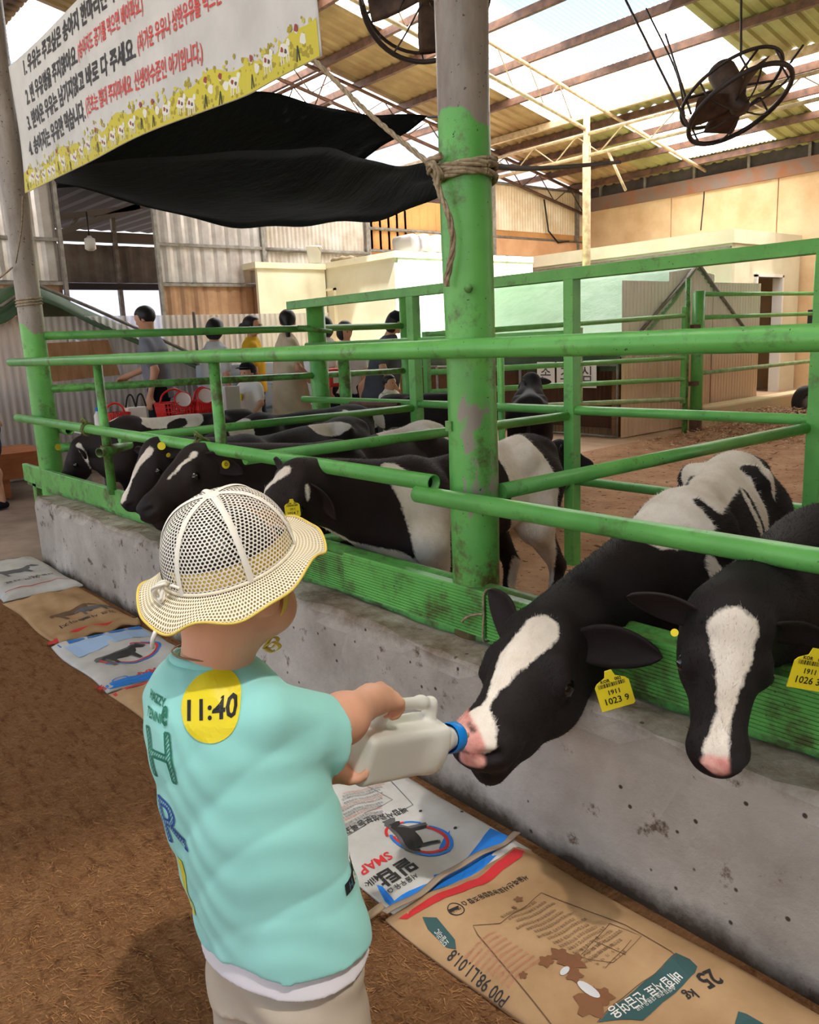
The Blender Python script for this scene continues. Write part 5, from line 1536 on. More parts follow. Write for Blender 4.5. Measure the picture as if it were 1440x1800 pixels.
# sleeve and hem stitching
# ---- the bottle
PLAST = None
def bottle_mat():
    m, nt, p = new_mat('milky_plastic')
    p.inputs['Base Color'].default_value = lin(246, 243, 234); p.inputs['Roughness'].default_value = .38
    p.inputs['Subsurface Weight'].default_value = .35; p.inputs['Subsurface Radius'].default_value = (.03, .03, .025)
    p.inputs['Transmission Weight'].default_value = .12
    return m
PLAST = bottle_mat()
b0 = np.array([-1.012, .695, .648]); b1 = np.array([-1.068, .962, .558]); bd = nrm(b1 - b0)
bu = nrm(np.array([.12, .25, .9]) - bd * np.dot((.12, .25, .9), bd)); bs = np.cross(bd, bu); B3 = np.stack([bd, bs, bu])
bt = thing('milk_bottle', 'white plastic jug bottle with a blue cap, held by the toddler', 'bottle', b0)
L = np.linalg.norm(b1 - b0); q = lambda f, l, u: b0 + bd * f + bs * l + bu * u
K = Body()
K.add(P_box(q(L * .40, 0, 0), B3, (L * .40, .042, .043), .012), .01)
K.add(P_cone(q(L * .70, 0, -.004), q(L * .88, 0, 0), .042, .027), .03)
K.add(P_cone(q(L * .85, 0, 0), q(L * 1.0, 0, 0), .024, .022), .015)
# handle on top
hp = [q(L * .18, 0, .035), q(L * .2, 0, .07), q(L * .3, 0, .080), q(L * .55, 0, .080), q(L * .66, 0, .076), q(L * .68, 0, .06), q(L * .70, 0, .032)]
K.chain([tuple(p) for p in hp], [.011] * 7, .012)
Vb, Qb = sd_mesh(K.p, .004); Vb = relax(Vb, Qb, 1, .4)
mesh_obj('jug', Vb, Qb, PLAST, bt, True)
BLUE = mat('blue_cap', lin(18, 128, 214), .35)
g = G(); n = 48; V = []
for z, rr in ((0, .0275), (.003, .029), (.026, .029), (.031, .027), (.031, .012)):
    for k in range(n):
        r_ = rr * (1 + (.018 if k % 2 else 0) * (rr > .02)); t = 2 * math.pi * k / n
        V.append(b1 + bd * (z - .004) + r_ * (bs * math.cos(t) + bu * math.sin(t)))
g.add(V, [(i * n + k, i * n + (k + 1) % n, (i + 1) * n + (k + 1) % n, (i + 1) * n + k) for i in range(4) for k in range(n)], True)
g.build('cap', BLUE, bt)
G().lathe([(.012, 0), (.011, .012), (.008, .022), (.009, .03), (.006, .04), (.0001, .042)], b1 + bd * .026, bd, 16).build('teat', mat('rubber_teat', lin(196, 150, 110), .4), bt)
# ------------------------------------------------------------ visitors beyond the pen
SKIN_A = skin_mat('adult_skin', lin(206, 158, 130), lin(192, 142, 116))
def cloth(name, c, c2=None): return mat(name, c, .85, c2, 6, spec=.12)
C_GREY = cloth('grey_jersey', lin(132, 134, 144), lin(118, 120, 130)); C_BLACK = cloth('black_cloth', lin(26, 26, 32)); C_PALE = cloth('pale_grey_jersey', lin(198, 200, 202))
C_YEL = cloth('mustard_jersey', lin(224, 176, 52)); C_LINEN = cloth('linen_dress', lin(210, 196, 170), lin(196, 180, 152)); C_WHITE = cloth('white_jersey', lin(232, 226, 220))
C_SLATE = cloth('slate_dress', lin(84, 88, 96), lin(70, 74, 82)); C_BLUE = cloth('light_blue_cloth', lin(158, 178, 206)); C_NAVY = cloth('navy_cloth', lin(40, 44, 60)); C_RED = cloth('red_cloth', lin(200, 54, 48))


def visitor(label, base, face_deg, height, top, bottom, tops='tee', bots='trousers', hair='short', armR=None, armL=None, lean=0.0, head_turn=0.0, head_down=0.0, stride=0.0, group='visitors beyond the pen', build=1.0):
    s = height / 1.70; x0 = np.array([base[0], base[1], 0.0]); t = thing('person', label, 'person', x0, group)
    a = math.radians(face_deg); f = np.array([math.cos(a), math.sin(a), 0]); r = np.array([f[1], -f[0], 0]); A3 = np.stack([r, f, Zv])
    o = lambda x, y, z: x0 + s * (x * r + (y + lean * max(z - .9, 0)) * f + z * Zv)
    kid = height < 1.3; hs = 1.22 if kid else 1.0
    ha = a + math.radians(head_turn); hf = nrm(np.array([math.cos(ha), math.sin(ha), -head_down])); hr = np.array([math.sin(ha), -math.cos(ha), 0]); H3 = np.stack([hr, hf, np.cross(hr, hf)])
    hc = o(0, .02, 1.585 if not kid else 1.55); hsz = s * hs * 1.18
    Bp = Body()
    Bp.add(P_ell(hc + H3[2] * .012 * hsz, H3, np.array([.068, .082, .080]) * hsz), .02); Bp.add(P_ell(hc + H3[1] * .012 * hsz - H3[2] * .04 * hsz, H3, np.array([.053, .058, .052]) * hsz), .03)
    face(Bp, hc, H3, hsz * .88)
    Bp.add(P_cone(hc - H3[2] * .05 * hsz - H3[1] * .012, o(0, -.01, 1.40), .048 * s * hs, .055 * s), .03)
    Bp.add(profile_prim(o(0, 0, .86), o(0, 0, 1.42), tuple(np.array([.86, 1.1, 1.3, 1.42]) * s), tuple(np.array([.14, .13, .155, .08]) * s * build), tuple(np.array([.1, .09, .1, .06]) * s * build), A3), .04)
    sh = {1: o(.172 * build, 0, 1.35), -1: o(-.172 * build, 0, 1.35)}; arms = {}
    for e, arm in ((1, armR), (-1, armL)):
        el, wr = arm if arm else ((e * .215, .0, 1.08), (e * .22, .05, .83))
        el, wr = o(*el), o(*wr); arms[e] = (sh[e], el, wr)
        Bp.chain([sh[e], el, wr], [.046 * s, .039 * s, .027 * s], .02)
        d = nrm(wr - el); back = r * e * .9 + f * .3 if abs(d[2]) > .5 else Zv * .8 + r * e * .4
        hand(Bp, wr, d, back, (.3, .35, .3), 1.38 * s * (1 if not kid else 1.0), .08, -e, k=.005)
    st = stride
    legs = {}
    for e in (1, -1):
        hp = o(e * .085, 0, .88); kn = o(e * .09, .03 + st * e * .14, .47); an = o(e * .09, -.02 + st * e * .30, .07)
        legs[e] = (hp, kn, an); Bp.chain([hp, kn, an], [.085 * s, .058 * s, .038 * s], .03); Bp.add(S(kn * .62 + an * .38 - f * .015 * s, .052 * s), .03)
    V, Q = sd_mesh(Bp.p, .0095); V = relax(V, Q, 1, .4)
    mesh_obj('body', V, Q, SKIN_A, t, True)
    eyes(t, hc, H3, hsz * .88, IRIS)
    wr_ = lambda P: .004 * np.sin(30 * (P @ nrm((.6, .4, .7))) + 3 * np.sin(9 * P[:, 2]))
    Tp = Body(); g_ = 1.12 * build
    zlow = {'tee': .80, 'dress': .22}[tops]
    zs = np.array([zlow, 1.0, 1.28, 1.40, 1.455]) if tops == 'tee' else np.array([.22, .9, 1.26, 1.40, 1.455])
    aa = np.array([.165, .158, .185, .13, .07]) * g_ if tops == 'tee' else np.array([.27, .21, .19, .13, .07]) * g_
    bb = np.array([.125, .118, .128, .09, .06]) * g_ if tops == 'tee' else np.array([.22, .17, .135, .09, .06]) * g_
    Tp.add(profile_prim(o(0, 0, zlow), o(0, -.005, 1.455), tuple(zs * s), tuple(aa * s), tuple(bb * s), A3), .03)
    for e in (1, -1):
        q0, q1, _ = arms[e]; Tp.add(P_cone(q0 - (0, 0, .015), q0 * .3 + q1 * .7, .066 * s, .062 * s), .04)
    V, Q = sd_mesh(Tp.p, .012, post=wr_); V = relax(V, Q, 1, .4); mesh_obj('dress' if tops == 'dress' else 't_shirt', V, Q, top, t, True)
    if bots:
        Lp = Body(); Lp.add(profile_prim(o(0, 0, .80), o(0, 0, 1.0), tuple(np.array([.80, 1.0]) * s), (.168 * s, .155 * s), (.128 * s, .115 * s), A3), .03)
        for e in (1, -1):
            hp, kn, an = legs[e]
            if bots == 'shorts': Lp.add(P_cone(hp, kn * .85 + hp * .15, .105 * s, .09 * s), .03)
            else: Lp.chain([hp, kn, an + (0, 0, .02)], [.10 * s, .078 * s, .065 * s], .03)
        V, Q = sd_mesh(Lp.p, .012, post=wr_); V = relax(V, Q, 1, .4); mesh_obj(bots, V, Q, bottom, t, True)
    Hp = Body()
    Hp.add(P_ell(hc + H3[2] * .022 * hsz - H3[1] * .010 * hsz, H3, np.array([.078, .090, .084]) * hsz), .01)
    if hair == 'short': Hp.add(P_box(hc + H3[1] * .10 * hsz - H3[2] * .035 * hsz, H3, np.array([.12, .075, .075]) * hsz, .02), .02, '-'); Hp.add(P_box(hc - H3[2] * .11 * hsz, H3, np.array([.13, .14, .05]) * hsz, .01), .02, '-')
    else:
        Hp.add(P_box(hc + H3[1] * .105 * hsz - H3[2] * .03 * hsz, H3, np.array([.10, .075, .08]) * hsz, .02), .02, '-')
        Hp.add(P_box(hc - H3[2] * .12 * hsz + H3[1] * .03, H3, np.array([.13, .10, .05]) * hsz, .01), .02, '-')
        if hair == 'bun': Hp.add(S(hc - H3[1] * .105 * hsz + H3[2] * .0 * hsz, .034 * hsz), .012); Hp.add(P_cone(hc - H3[1] * .13 * hsz, hc - H3[1] * .15 * hsz - H3[2] * .02, .014, .008), .01)
        if hair == 'tied': Hp.add(P_cone(hc - H3[1] * .07 * hsz - H3[2] * .03 * hsz, hc - H3[1] * .10 * hsz - H3[2] * .16 * hsz, .035 * hsz, .018 * hsz), .03)
        if hair == 'bob': Hp.add(P_ell(hc - H3[1] * .025 * hsz - H3[2] * .03 * hsz, H3, np.array([.088, .075, .085]) * hsz), .03)
    V, Q = sd_mesh(Hp.p, .008); V = relax(V, Q, 1, .4); mesh_obj('hair', V, Q, HAIRB, t, True)
    for e in (1, -1):
        an = legs[e][2].copy(); an[2] = 0
        Fp = Body().add(clipz(P_ell(an + f * .05 * s + (0, 0, .025 * s), A3, np.array([.045, .13, .05]) * s), n=(0, 0, 1), o=(0, 0, .0)), .01)
        V, Q = sd_mesh(Fp.p, .014); mesh_obj('shoe', V, Q, C_BLACK if not kid else C_WHITE, t, True)
    return t, o, hc, H3, hsz


fd = lambda ddx, ddy: math.degrees(math.atan2(ddy, ddx))
# man in grey: profile to the left, arms swinging
visitor('man in grey T-shirt and black shorts looking down, walking left', at(272, 600, d=8.5), 232, 1.76, C_GREY, C_BLACK, 'tee', 'shorts', 'short',
        armR=((.21, .14, 1.10), (.20, .36, 1.02)), armL=((-.24, -.05, 1.08), (-.24, .04, .82)), head_turn=-6, head_down=.28, stride=.5, lean=.08)
visitor('person with short black hair in a pale grey T-shirt and black trousers, back turned', at(377, 640, d=8.8), 95, 1.62, C_PALE, C_NAVY, 'tee', 'trousers', 'bob', head_down=.3, head_turn=25, stride=-.6, lean=.05)
t_, o_, hc_, H3_, hz_ = visitor('woman in a mustard yellow T-shirt with glasses and hair in a bun', at(443, 600, d=9.5), 60, 1.66, C_YEL, C_NAVY, 'tee', 'trousers', 'bun', head_turn=-15)
for e in (1, -1):
    G().tube([hc_ + hz_ * (H3_[0] * (e * .03 + .020 * math.cos(k)) + H3_[1] * .084 + H3_[2] * (-.002 + .017 * math.sin(k))) for k in np.linspace(0, 6.283, 16, endpoint=False)], .0025, 5, closed=True).build('spectacle_rim', BLACK, t_)
visitor('woman in a long loose linen dress with black hair tied back, seen from behind', at(508, 640, d=8.9), 70, 1.68, C_LINEN, None, 'dress', None, 'tied',
        armL=((-.24, .02, 1.08), (-.26, .2, .98)), armR=((.24, .05, 1.08), (.25, .22, .92)), head_turn=75, head_down=.05)
t_, o_, hc_, H3_, hz_ = visitor('small child in a white T-shirt with a yellow chest sticker', at(440, 690, d=8.3), -75, 1.16, C_WHITE, C_NAVY, 'tee', 'shorts', 'short', armR=((.25, .03, 1.1), (.24, .2, .88)), armL=((-.26, .05, 1.1), (-.27, .2, 1.0)))
c_ = o_(.07, .172, 1.2); sx_ = nrm((o_(1, 0, 0) - o_(0, 0, 0))); 
G().obox(c_, (.045, .004, .035), np.stack([sx_, nrm(np.cross(Zv, sx_)), Zv]), .004).build('sticker', mat('yellow_sticker_far', lin(236, 226, 40), .5), t_)
G().sheet(lambda u, v: hc_ + hz_ * (H3_[0] * .085 * math.cos(math.pi * u) * (1 + .0 * v) + H3_[1] * (.04 + .085 * math.sin(math.pi * u) * (.6 + .5 * v)) + H3_[2] * (.055 - .012 * v)), 16, 4, .004).build('cap_visor', C_BLACK, t_)
G().lathe([(.084 * hz_, 0), (.082 * hz_, .03 * hz_), (.06 * hz_, .065 * hz_), (.0001, .08 * hz_)], hc_ + H3_[2] * .03 * hz_, H3_[2], 18).build('cap_crown', C_BLACK, t_)
# group bending beside the container
visitor('dark haired person half hidden behind the round corner post', at(574, 620, d=9.1), 250, 1.60, C_WHITE, C_NAVY, 'tee', 'trousers', 'bob', head_turn=20)
visitor('woman with dark hair looking right, standing right of the corner post', at(612, 640, d=9.4), 300, 1.55, C_PALE, C_NAVY, 'tee', 'trousers', 'bob', head_turn=60, head_down=.2)
t_, o_, hc_, H3_, hz_ = visitor('person in a slate grey dress and black cap bending over a toddler', at(648, 650, d=8.8), 20, 1.60, C_SLATE, None, 'dress', None, 'bob', lean=.55, head_turn=10, head_down=.5, armR=((.22, .22, 1.1), (.2, .42, .92)), armL=((-.22, .22, 1.1), (-.15, .45, .9)))
G().lathe([(.09 * hz_, 0), (.09 * hz_, .03), (.06 * hz_, .075), (.0001, .09)], hc_ + H3_[2] * .03 * hz_, H3_[2], 18).build('cap', C_BLACK, t_)
visitor('toddler in a white T-shirt reaching right beside the person in the slate dress', at(684, 680, d=8.3), 10, .98, C_WHITE, C_PALE, 'tee', 'shorts', 'short', armR=((.2, .2, 1.05), (.15, .45, .98)), armL=((-.2, .2, 1.05), (-.1, .45, .98)))
# person whose leg and sandal show at the left edge
t_, o_, hc_, H3_, hz_ = visitor('person cut off by the left edge, showing a bare leg and sandal', (-7.88, 1.755), 300, 1.66, mat('patterned_white', lin(226, 226, 222), .8, lin(110, 150, 170), 60), C_NAVY, 'tee', 'shorts', 'bob', group=None)
# ------------------------------------------------------------ tents, tables, baskets
TARP = mat('green_tarp', lin(152, 190, 146), .45, lin(128, 172, 124), 2.2, bmp=.5, bscale=5, bdist=.03)
TARPD = mat('dark_green_tarp', lin(64, 92, 60), .6, lin(44, 66, 42), 3, bmp=.4, bscale=6, bdist=.02)
CLEARC = clear_mat('clear_corrugated', (.94, .90, .86, 1), .72, .18, .5, .6)
def gable_mat():
    m, nt, p = new_mat('dusty_corrugated'); n_ = noise(nt, 3, 5, .7); sx = nd(nt, 'ShaderNodeSeparateXYZ'); nt.links.new(nt.nodes['TC'].outputs['Object'], sx.inputs[0])
    a = nd(nt, 'ShaderNodeMath'); a.operation = 'MULTIPLY_ADD'; a.inputs[1].default_value = .5; nt.links.new(n_, a.inputs[0]); nt.links.new(sx.outputs[2], a.inputs[2])
    b = nd(nt, 'ShaderNodeMath'); b.operation = 'MULTIPLY'; b.inputs[1].default_value = .4; nt.links.new(a.outputs[0], b.inputs[0])
    nt.links.new(ramp(nt, b.outputs[0], .42, .66, lin(238, 204, 170), lin(246, 240, 228)), p.inputs['Base Color']); p.inputs['Roughness'].default_value = .35
    p.inputs['Transmission Weight'].default_value = .0
    return m
GABLE = gable_mat()
tt = thing('tunnel_tent', 'long tent of pale green tarpaulin with a corrugated gable and wire mesh front', 'tent', (-9, 10.2, 0))
YE, YR, ZE, ZG = 8.55, 10.2, 1.02, 2.12
def slope(u, v):
    x = -6.05 - 5.4 * u; y = YR + (YE - YR) * v; z = ZG + (ZE - ZG) * v - .09 * math.sin(math.pi * v) + .016 * math.sin(9 * u + 5 * v) * math.sin(14 * v)
    return (x, y, z)
G().sheet(slope, 40, 16, .01).build('tarpaulin', TARP, tt)
G().sheet(lambda u, v: (-6.05 - 5.4 * u, YR + (YR - YE) * v, ZG + (ZE - ZG) * v), 10, 6, .01).build('tarpaulin', TARP, tt)
G().sheet(lambda u, v: (-6.1 - 5.3 * u, YE - .01, ZE + .02 - .22 * v + .01 * math.sin(30 * u)), 40, 3).build('tarpaulin_skirt', TARPD, tt)
corrugated((-6.1, YE + .02, 0), (-6.1, 9.62, 0), 1.9, .076, .012, 'corrugated_sheet', GABLE, tt)
corrugated((-6.12, 9.6, 0), (-6.12, 10.7, 0), 2.0, .076, .012, 'corrugated_sheet', GABLE, tt, top=lambda s_: 1.95 + .12 * (1 - abs(s_ - .45)))
corrugated((-6.1, 10.66, 0), (-6.1, 11.95, 0), 1.9, .076, .012, 'corrugated_sheet', GABLE, tt)
BRSH = mat('brown_backing', lin(150, 112, 84), .8, lin(122, 88, 62), 3)
G().box((-6.3, YE + .1, 0), (-6.24, 11.9, 1.15)).build('inner_board', BRSH, tt)
for p in (((-6.07, YR, 2.13), (-6.07, YE, 1.05)), ((-6.07, YR, 2.13), (-6.07, 11.8, 1.05)), ((-6.07, YE, 1.2), (-6.07, 11.9, 1.2))): G().tube(p, .022, 8).build('gable_pole', STEEL, tt)
def mesh_panel(x0, x1, y, z0, z1, par):
    f = G()
    for a, b in (((x0, y, z0), (x1, y, z0)), ((x0, y, z1), (x1, y, z1)), ((x0, y, z0), (x0, y, z1)), ((x1, y, z0), (x1, y, z1))): f.tube([a, b], .016, 6)
    fo = f.build('mesh_frame', STEEL, par)
    w = G()
    for x in np.arange(x0, x1, .06): w.add(*_bar((x, y, z0), (x, y, z1)))
    for z in np.arange(z0, z1, .22): w.add(*_bar((x0, y, z), (x1, y, z)))
    stuff(w.build('wire_mesh', RUST, fo))
def _bar(a, b, r=.003):
    a = np.array(a, float); b = np.array(b, float); u, v, d = frame(b - a)
    V = [p + r * (u * c + v * s) for p in (a, b) for c, s in ((1, 0), (-.5, .87), (-.5, -.87))]
    return V, [(0, 1, 4, 3), (1, 2, 5, 4), (2, 0, 3, 5)]
mesh_panel(-7.7, -6.12, YE - .03, .02, .9, tt); mesh_panel(-9.4, -7.72, YE - .03, .02, .9, tt); mesh_panel(-11.3, -9.42, YE - .03, .02, .9, tt)
G().box((-11.4, 9.4, 0), (-6.2, 9.45, .9)).build('inner_board', mat('dark_board', lin(98, 66, 46), .8), tt)
DK = mat('sign_black', lin(84, 84, 90), .6)
for i, ch in enumerate('손조심'):
    x = -7.38 + .335 * i
    t = thing('hand_sign', f'white lettered sign card on the wire mesh, {("left", "middle", "right")[i]} of the three', 'sign', (x, YE - .06, .78))
    G().box((x, YE - .065, .62), (x + .30, YE - .06, .95)).build('card', WHITE, t)
    V, F = text_mesh(ch, .21, .002, 1, 'CENTER'); V = np.stack([V[:, 0] + x + .15, np.full(len(V), YE - .067), V[:, 1] + .715], 1)
    mesh_obj('letter', V, F, DK, t)
# left hut of clear corrugated sheet under a dark green tarp
hut = thing('left_hut', 'low hut of clear corrugated sheets under a sagging dark green tarpaulin on the left', 'tent', (-9.5, 4, 0))
XH = -9.45
corrugated((XH, 1.2, 0), (XH, 6.6, 0), 1.72, .076, .012, 'corrugated_sheet', CLEARC, hut)
G().box((XH - .5, 1.2, 0), (XH - .45, 6.6, .95)).build('inner_board', BRSH, hut)
pts = [(1.9, 1.75), (2.45, 1.86), (2.81, 2.09), (3.4, 1.83), (4.11, 1.49), (5.03, 1.04), (5.9, .5)]
def htarp(u, v):
    y, z = curve_pts([np.array([p[0], p[1], 0]) for p in pts], 30)[min(int(u * 30), 30)][:2]
    return (XH + .12 - 2.6 * v, y, z + .02 * math.sin(9 * u) - .22 * max(0, .12 - v) * 8 * (0 if v else 1))
G().sheet(htarp, 30, 8, .008).build('tarpaulin', TARPD, hut)
G().tube([(XH + .05, p[0], p[1] - .03) for p in pts], .02, 6).build('ridge_pole', STEEL, hut)
for y in (1.9, 4.6): G().tube([(XH + .04, y, 0), (XH + .04, y, 1.75)], .02, 6).build('hut_post', STEEL, hut)
PLY = mat('plywood', lin(172, 130, 92), .75, lin(146, 106, 72), 3, stretch=(1, 4, 1))
o = thing('plywood_sheet', 'brown plywood sheet fixed to the left hut behind the side fence', 'board', (XH + .08, 3.2, 1.04))
G().add([(XH + .06, 2.78, 1.44), (XH + .06, 3.52, 1.455), (XH + .10, 3.60, 1.06), (XH + .10, 2.86, 1.03), (XH + .04, 2.78, 1.44), (XH + .04, 3.52, 1.455), (XH + .08, 3.60, 1.06), (XH + .08, 2.86, 1.03)], [(0, 3, 2, 1), (4, 5, 6, 7), (0, 1, 5, 4), (1, 2, 6, 5), (2, 3, 7, 6), (3, 0, 4, 7)]).build('sheet', PLY, o)
BW = mat('orange_wood', lin(178, 110, 70), .7, lin(150, 88, 54), 4, stretch=(6, 1, 1))
bn_ = thing('wooden_bench', 'low orange brown wooden platform at the left edge', 'bench', (-8.7, 1.5, 0))
for i in range(4): G().box((-9.1 + .2 * i, 0.5, .37), (-8.91 + .2 * i, 2.42, .42), .004).build('plank', BW, bn_)
G().box((-8.32, .5, .18), (-8.28, 2.42, .37)).build('apron', BW, bn_)
for y in (.7, 1.95): G().box((-8.40, y, 0), (-8.32, y + .08, .3)).build('leg', BW, bn_)
G().box((-9.1, 2.38, .18), (-8.3, 2.42, .37)).build('apron', BW, bn_)
# table with red baskets behind the calves
tb = thing('long_table', 'low white topped table with teal front behind the calves', 'table', (-7.55, 4.4, 0))
G().box((-7.85, 2.5, .60), (-7.25, 4.0, .64), .008).build('table_top', WHITE, tb)
G().box((-7.3, 3.2, .30), (-7.27, 3.95, .59)).build('front_panel', mat('teal_panel', lin(38, 128, 120), .5), tb)
for x, y in ((-7.8, 2.55), (-7.32, 2.55), (-7.8, 3.9), (-7.32, 3.9)): G().box((x, y, 0), (x + .05, y + .05, .6)).build('leg', STEEL, tb)
REDB = mat('red_plastic', lin(214, 40, 38), .4)


def basket(x, y, z, w, d, h, label, m=REDB):
    t = thing('basket', label, 'basket', (x, y, z), 'red baskets on the table')
    g = G(); n = 9
    for k in range(5):
        zz = z + h * k / 4; e = 1 + .16 * k / 4
        g.tube([(x + w * e * sx, y + d * e * sy, zz) for sx, sy in ((-1, -1), (1, -1), (1, 1), (-1, 1))], .008 if k in (0, 4) else .006, 6, closed=True)
    for sx0, sy0, sx1, sy1 in ((-1, -1, 1, -1), (1, -1, 1, 1), (1, 1, -1, 1), (-1, 1, -1, -1)):
        for i in range(n):
            q = i / n; X = sx0 + (sx1 - sx0) * q; Y = sy0 + (sy1 - sy0) * q
            g.tube([(x + w * X, y + d * Y, z), (x + w * X * 1.16, y + d * Y * 1.16, z + h)], .007, 5)
    g.build('cage', m, t)
    G().box((x - w, y - d, z), (x + w, y + d, z + .01)).build('bottom', m, t)
    G().tube(curve_pts([(x, y - d * 1.1, z + h), (x, y - d * .8, z + h * 1.5), (x, y, z + h * 1.75), (x, y + d * .8, z + h * 1.5), (x, y + d * 1.1, z + h)], 16), .010, 8).build('handle', m, t)
    return t
basket(-7.55, 3.40, .645, .10, .13, .17, 'red plastic basket in front of the man in grey, left of its twin')
basket(-7.50, 3.68, .645, .09, .09, .17, 'red plastic basket nearest the pale box on the table')
basket(-7.55, 2.82, .645, .10, .08, .12, 'small red basket at the far left end of the table beside the white bag')
for (x, y, z, u, v, lab) in ((-7.43, 3.44, .84, 0, 0, 'round white handled sieve plate on the left big red basket'), (-7.395, 3.66, .86, 0, 0, 'round white plate clipped on the right big red basket')):
    t = thing('round_plate', lab, 'plate', (x, y, z)); G().lathe([(.0001, 0), (.055, .002), (.07, .008), (.072, .014)], (x, y, z), (.9, -.2, .35), 20).build('disc', mat('plate_white', lin(236, 214, 210), .4), t); G().tube([(np.array((x, y, z)) + .08 * (frame((.9, -.2, .35))[0] * math.cos(k) + frame((.9, -.2, .35))[1] * math.sin(k))) for k in np.linspace(0, 6.28, 20, endpoint=False)], .008, 6, closed=True).build('rim', REDB, t)
t = thing('cardboard_box', 'pale grey cardboard box standing right of the red baskets', 'box', (-7.3, 4.35, .64)); G().box((-7.42, 3.80, .642), (-7.26, 3.96, .94), .005).build('carton', mat('pale_card', lin(196, 190, 182), .8), t); G().box((-7.425, 3.87, .942), (-7.255, 3.89, .943)).build('tape', STEEL, t)
t = thing('carrier_bag', 'white paper bag with grey straps on the table left of the man', 'bag', (-7.6, 3.12, .64)); G().box((-7.68, 2.94, .642), (-7.55, 3.12, .80), .012).build('bag_body', C_WHITE, t)
for e in (0, .1): G().tube(curve_pts([(-7.62, 2.95 + e, .8), (-7.60, 2.97 + e, .9), (-7.6, 3.01 + e, .91), (-7.60, 3.04 + e, .8)], 10), .008, 6).build('strap', BLACK, t)
t = thing('spray_bottle', 'slim white bottle with a blue cap at the left end of the table', 'bottle', (-7.5, 2.74, .64)); G().lathe([(0, 0), (.03, 0), (.032, .01), (.032, .12), (.014, .15), (.014, .17), (0, .17)], (-7.45, 2.62, .642), n=16).build('flask', WHITE, t); G().lathe([(.016, .16), (.016, .19), (0, .19)], (-7.45, 2.62, .642), n=12).build('cap', BLUE, t)
t = thing('red_crate', 'red crate with a white letter label held beside the linen dress', 'crate', (-7.25, 5.0, .85)); G().box((-7.3, 4.94, .86), (-7.12, 5.12, 1.05), .012).build('crate_body', REDB, t); G().box((-7.118, 4.98, .90), (-7.112, 5.08, 1.0)).build('label_plate', WHITE, t); G().tube([(-7.21, 4.97, .872), (-7.21, 4.97, .02)], .015, 6).build('stand', STEEL, t)
t = thing('clear_crates', 'stack of clear blue plastic drawers behind the walking man', 'crate', (-9.0, 4.9, 0))
CLB = clear_mat('clear_blue', (.75, .84, .95, 1), .6, .2, .4, .5)
for k in range(3): G().box((-9.3, 4.5, .3 + .28 * k), (-8.8, 6.2, .56 + .28 * k), .02).build('drawer', CLB, t)
G().box((-9.3, 4.5, 0), (-8.8, 6.2, .3)).build('plinth', STEEL, t)
# things on the container roof, and by the cream building
t = thing('bucket', 'white plastic bucket standing on the container roof', 'bucket', (-13.0, 8.86, 2.765)); bc = np.array([-13.0, 8.84, 2.762])
G().lathe([(0, 0), (.11, 0), (.135, .27), (.145, .27), (.145, .30), (.125, .30), (.105, .02), (0, .02)], bc, n=24).build('pail', WHITE, t); G().tube([bc + (.14 * math.cos(k), .14 * math.sin(k), .27 - .12 * abs(math.sin(k / 1))) for k in np.linspace(0, math.pi, 12)], .006, 5).build('bail', STEEL, t)
t = thing('grey_sack', 'grey plastic wrapped bundle on the container roof', 'bundle', (-11.2, 9.8, 2.77)); Bb = Body().add(P_box((-11.3, 9.9, 2.93), np.eye(3), (.3, .38, .150), .08), .02); V, Q = sd_mesh(Bb.p, .03, post=lambda P: .02 * np.sin(20 * P[:, 1] + 9 * P[:, 2])); mesh_obj('bundle', V, Q, mat('grey_plastic', lin(112, 106, 104), .35), t, True); G().tube([(-11.62, 10.33, 2.8), (-11.62, 10.33, 3.1)], .05, 8).build('tied_end', ROPE, t)
t = thing('paint_sacks', 'crumpled pale sack beside the bucket on the container roof', 'sack', (-12.7, 9.2, 2.77)); Bb = Body().add(P_ell((-12.6, 9.2, 2.80), np.eye(3), (.35, .2, .05)), .02); V, Q = sd_mesh(Bb.p, .02, post=lambda P: .012 * np.sin(25 * P[:, 0] + 30 * P[:, 1])); mesh_obj('sack_body', V, Q, ROPE, t, True)
t = thing('water_can', 'white and blue container standing in the doorway of the cream building', 'canister', (-7.9, 15.5, 0)); G().lathe([(0, 0), (.2, 0), (.2, .16), (.2, .17)], (-8.55, 15.75, 0), n=20).build('base', BLUE, t); G().lathe([(.2, .16), (.2, .72), (.17, .78), (0, .78)], (-8.55, 15.75, 0), n=20).build('can_body', WHITE, t); G().lathe([(.17, .78), (.17, .9), (0, .92)], (-8.55, 15.75, 0), n=20).build('lid', BLUE, t)
TY = at(1416, 706, z=.235); t = thing('tyre', 'black tyre leaning by the dark gate post at the right', 'tyre', TY); G().tube([(TY + .15 * np.array([.35 * math.cos(k), .94 * math.cos(k), math.sin(k)])) for k in np.linspace(0, 2 * math.pi, 28, endpoint=False)], .075, 12, closed=True).build('ring', BLACK, t); G().lathe([(0, -.04), (.08, -.04), (.08, .04), (0, .04)], TY, (.94, -.35, 0), 16).build('hub', STEEL, t)
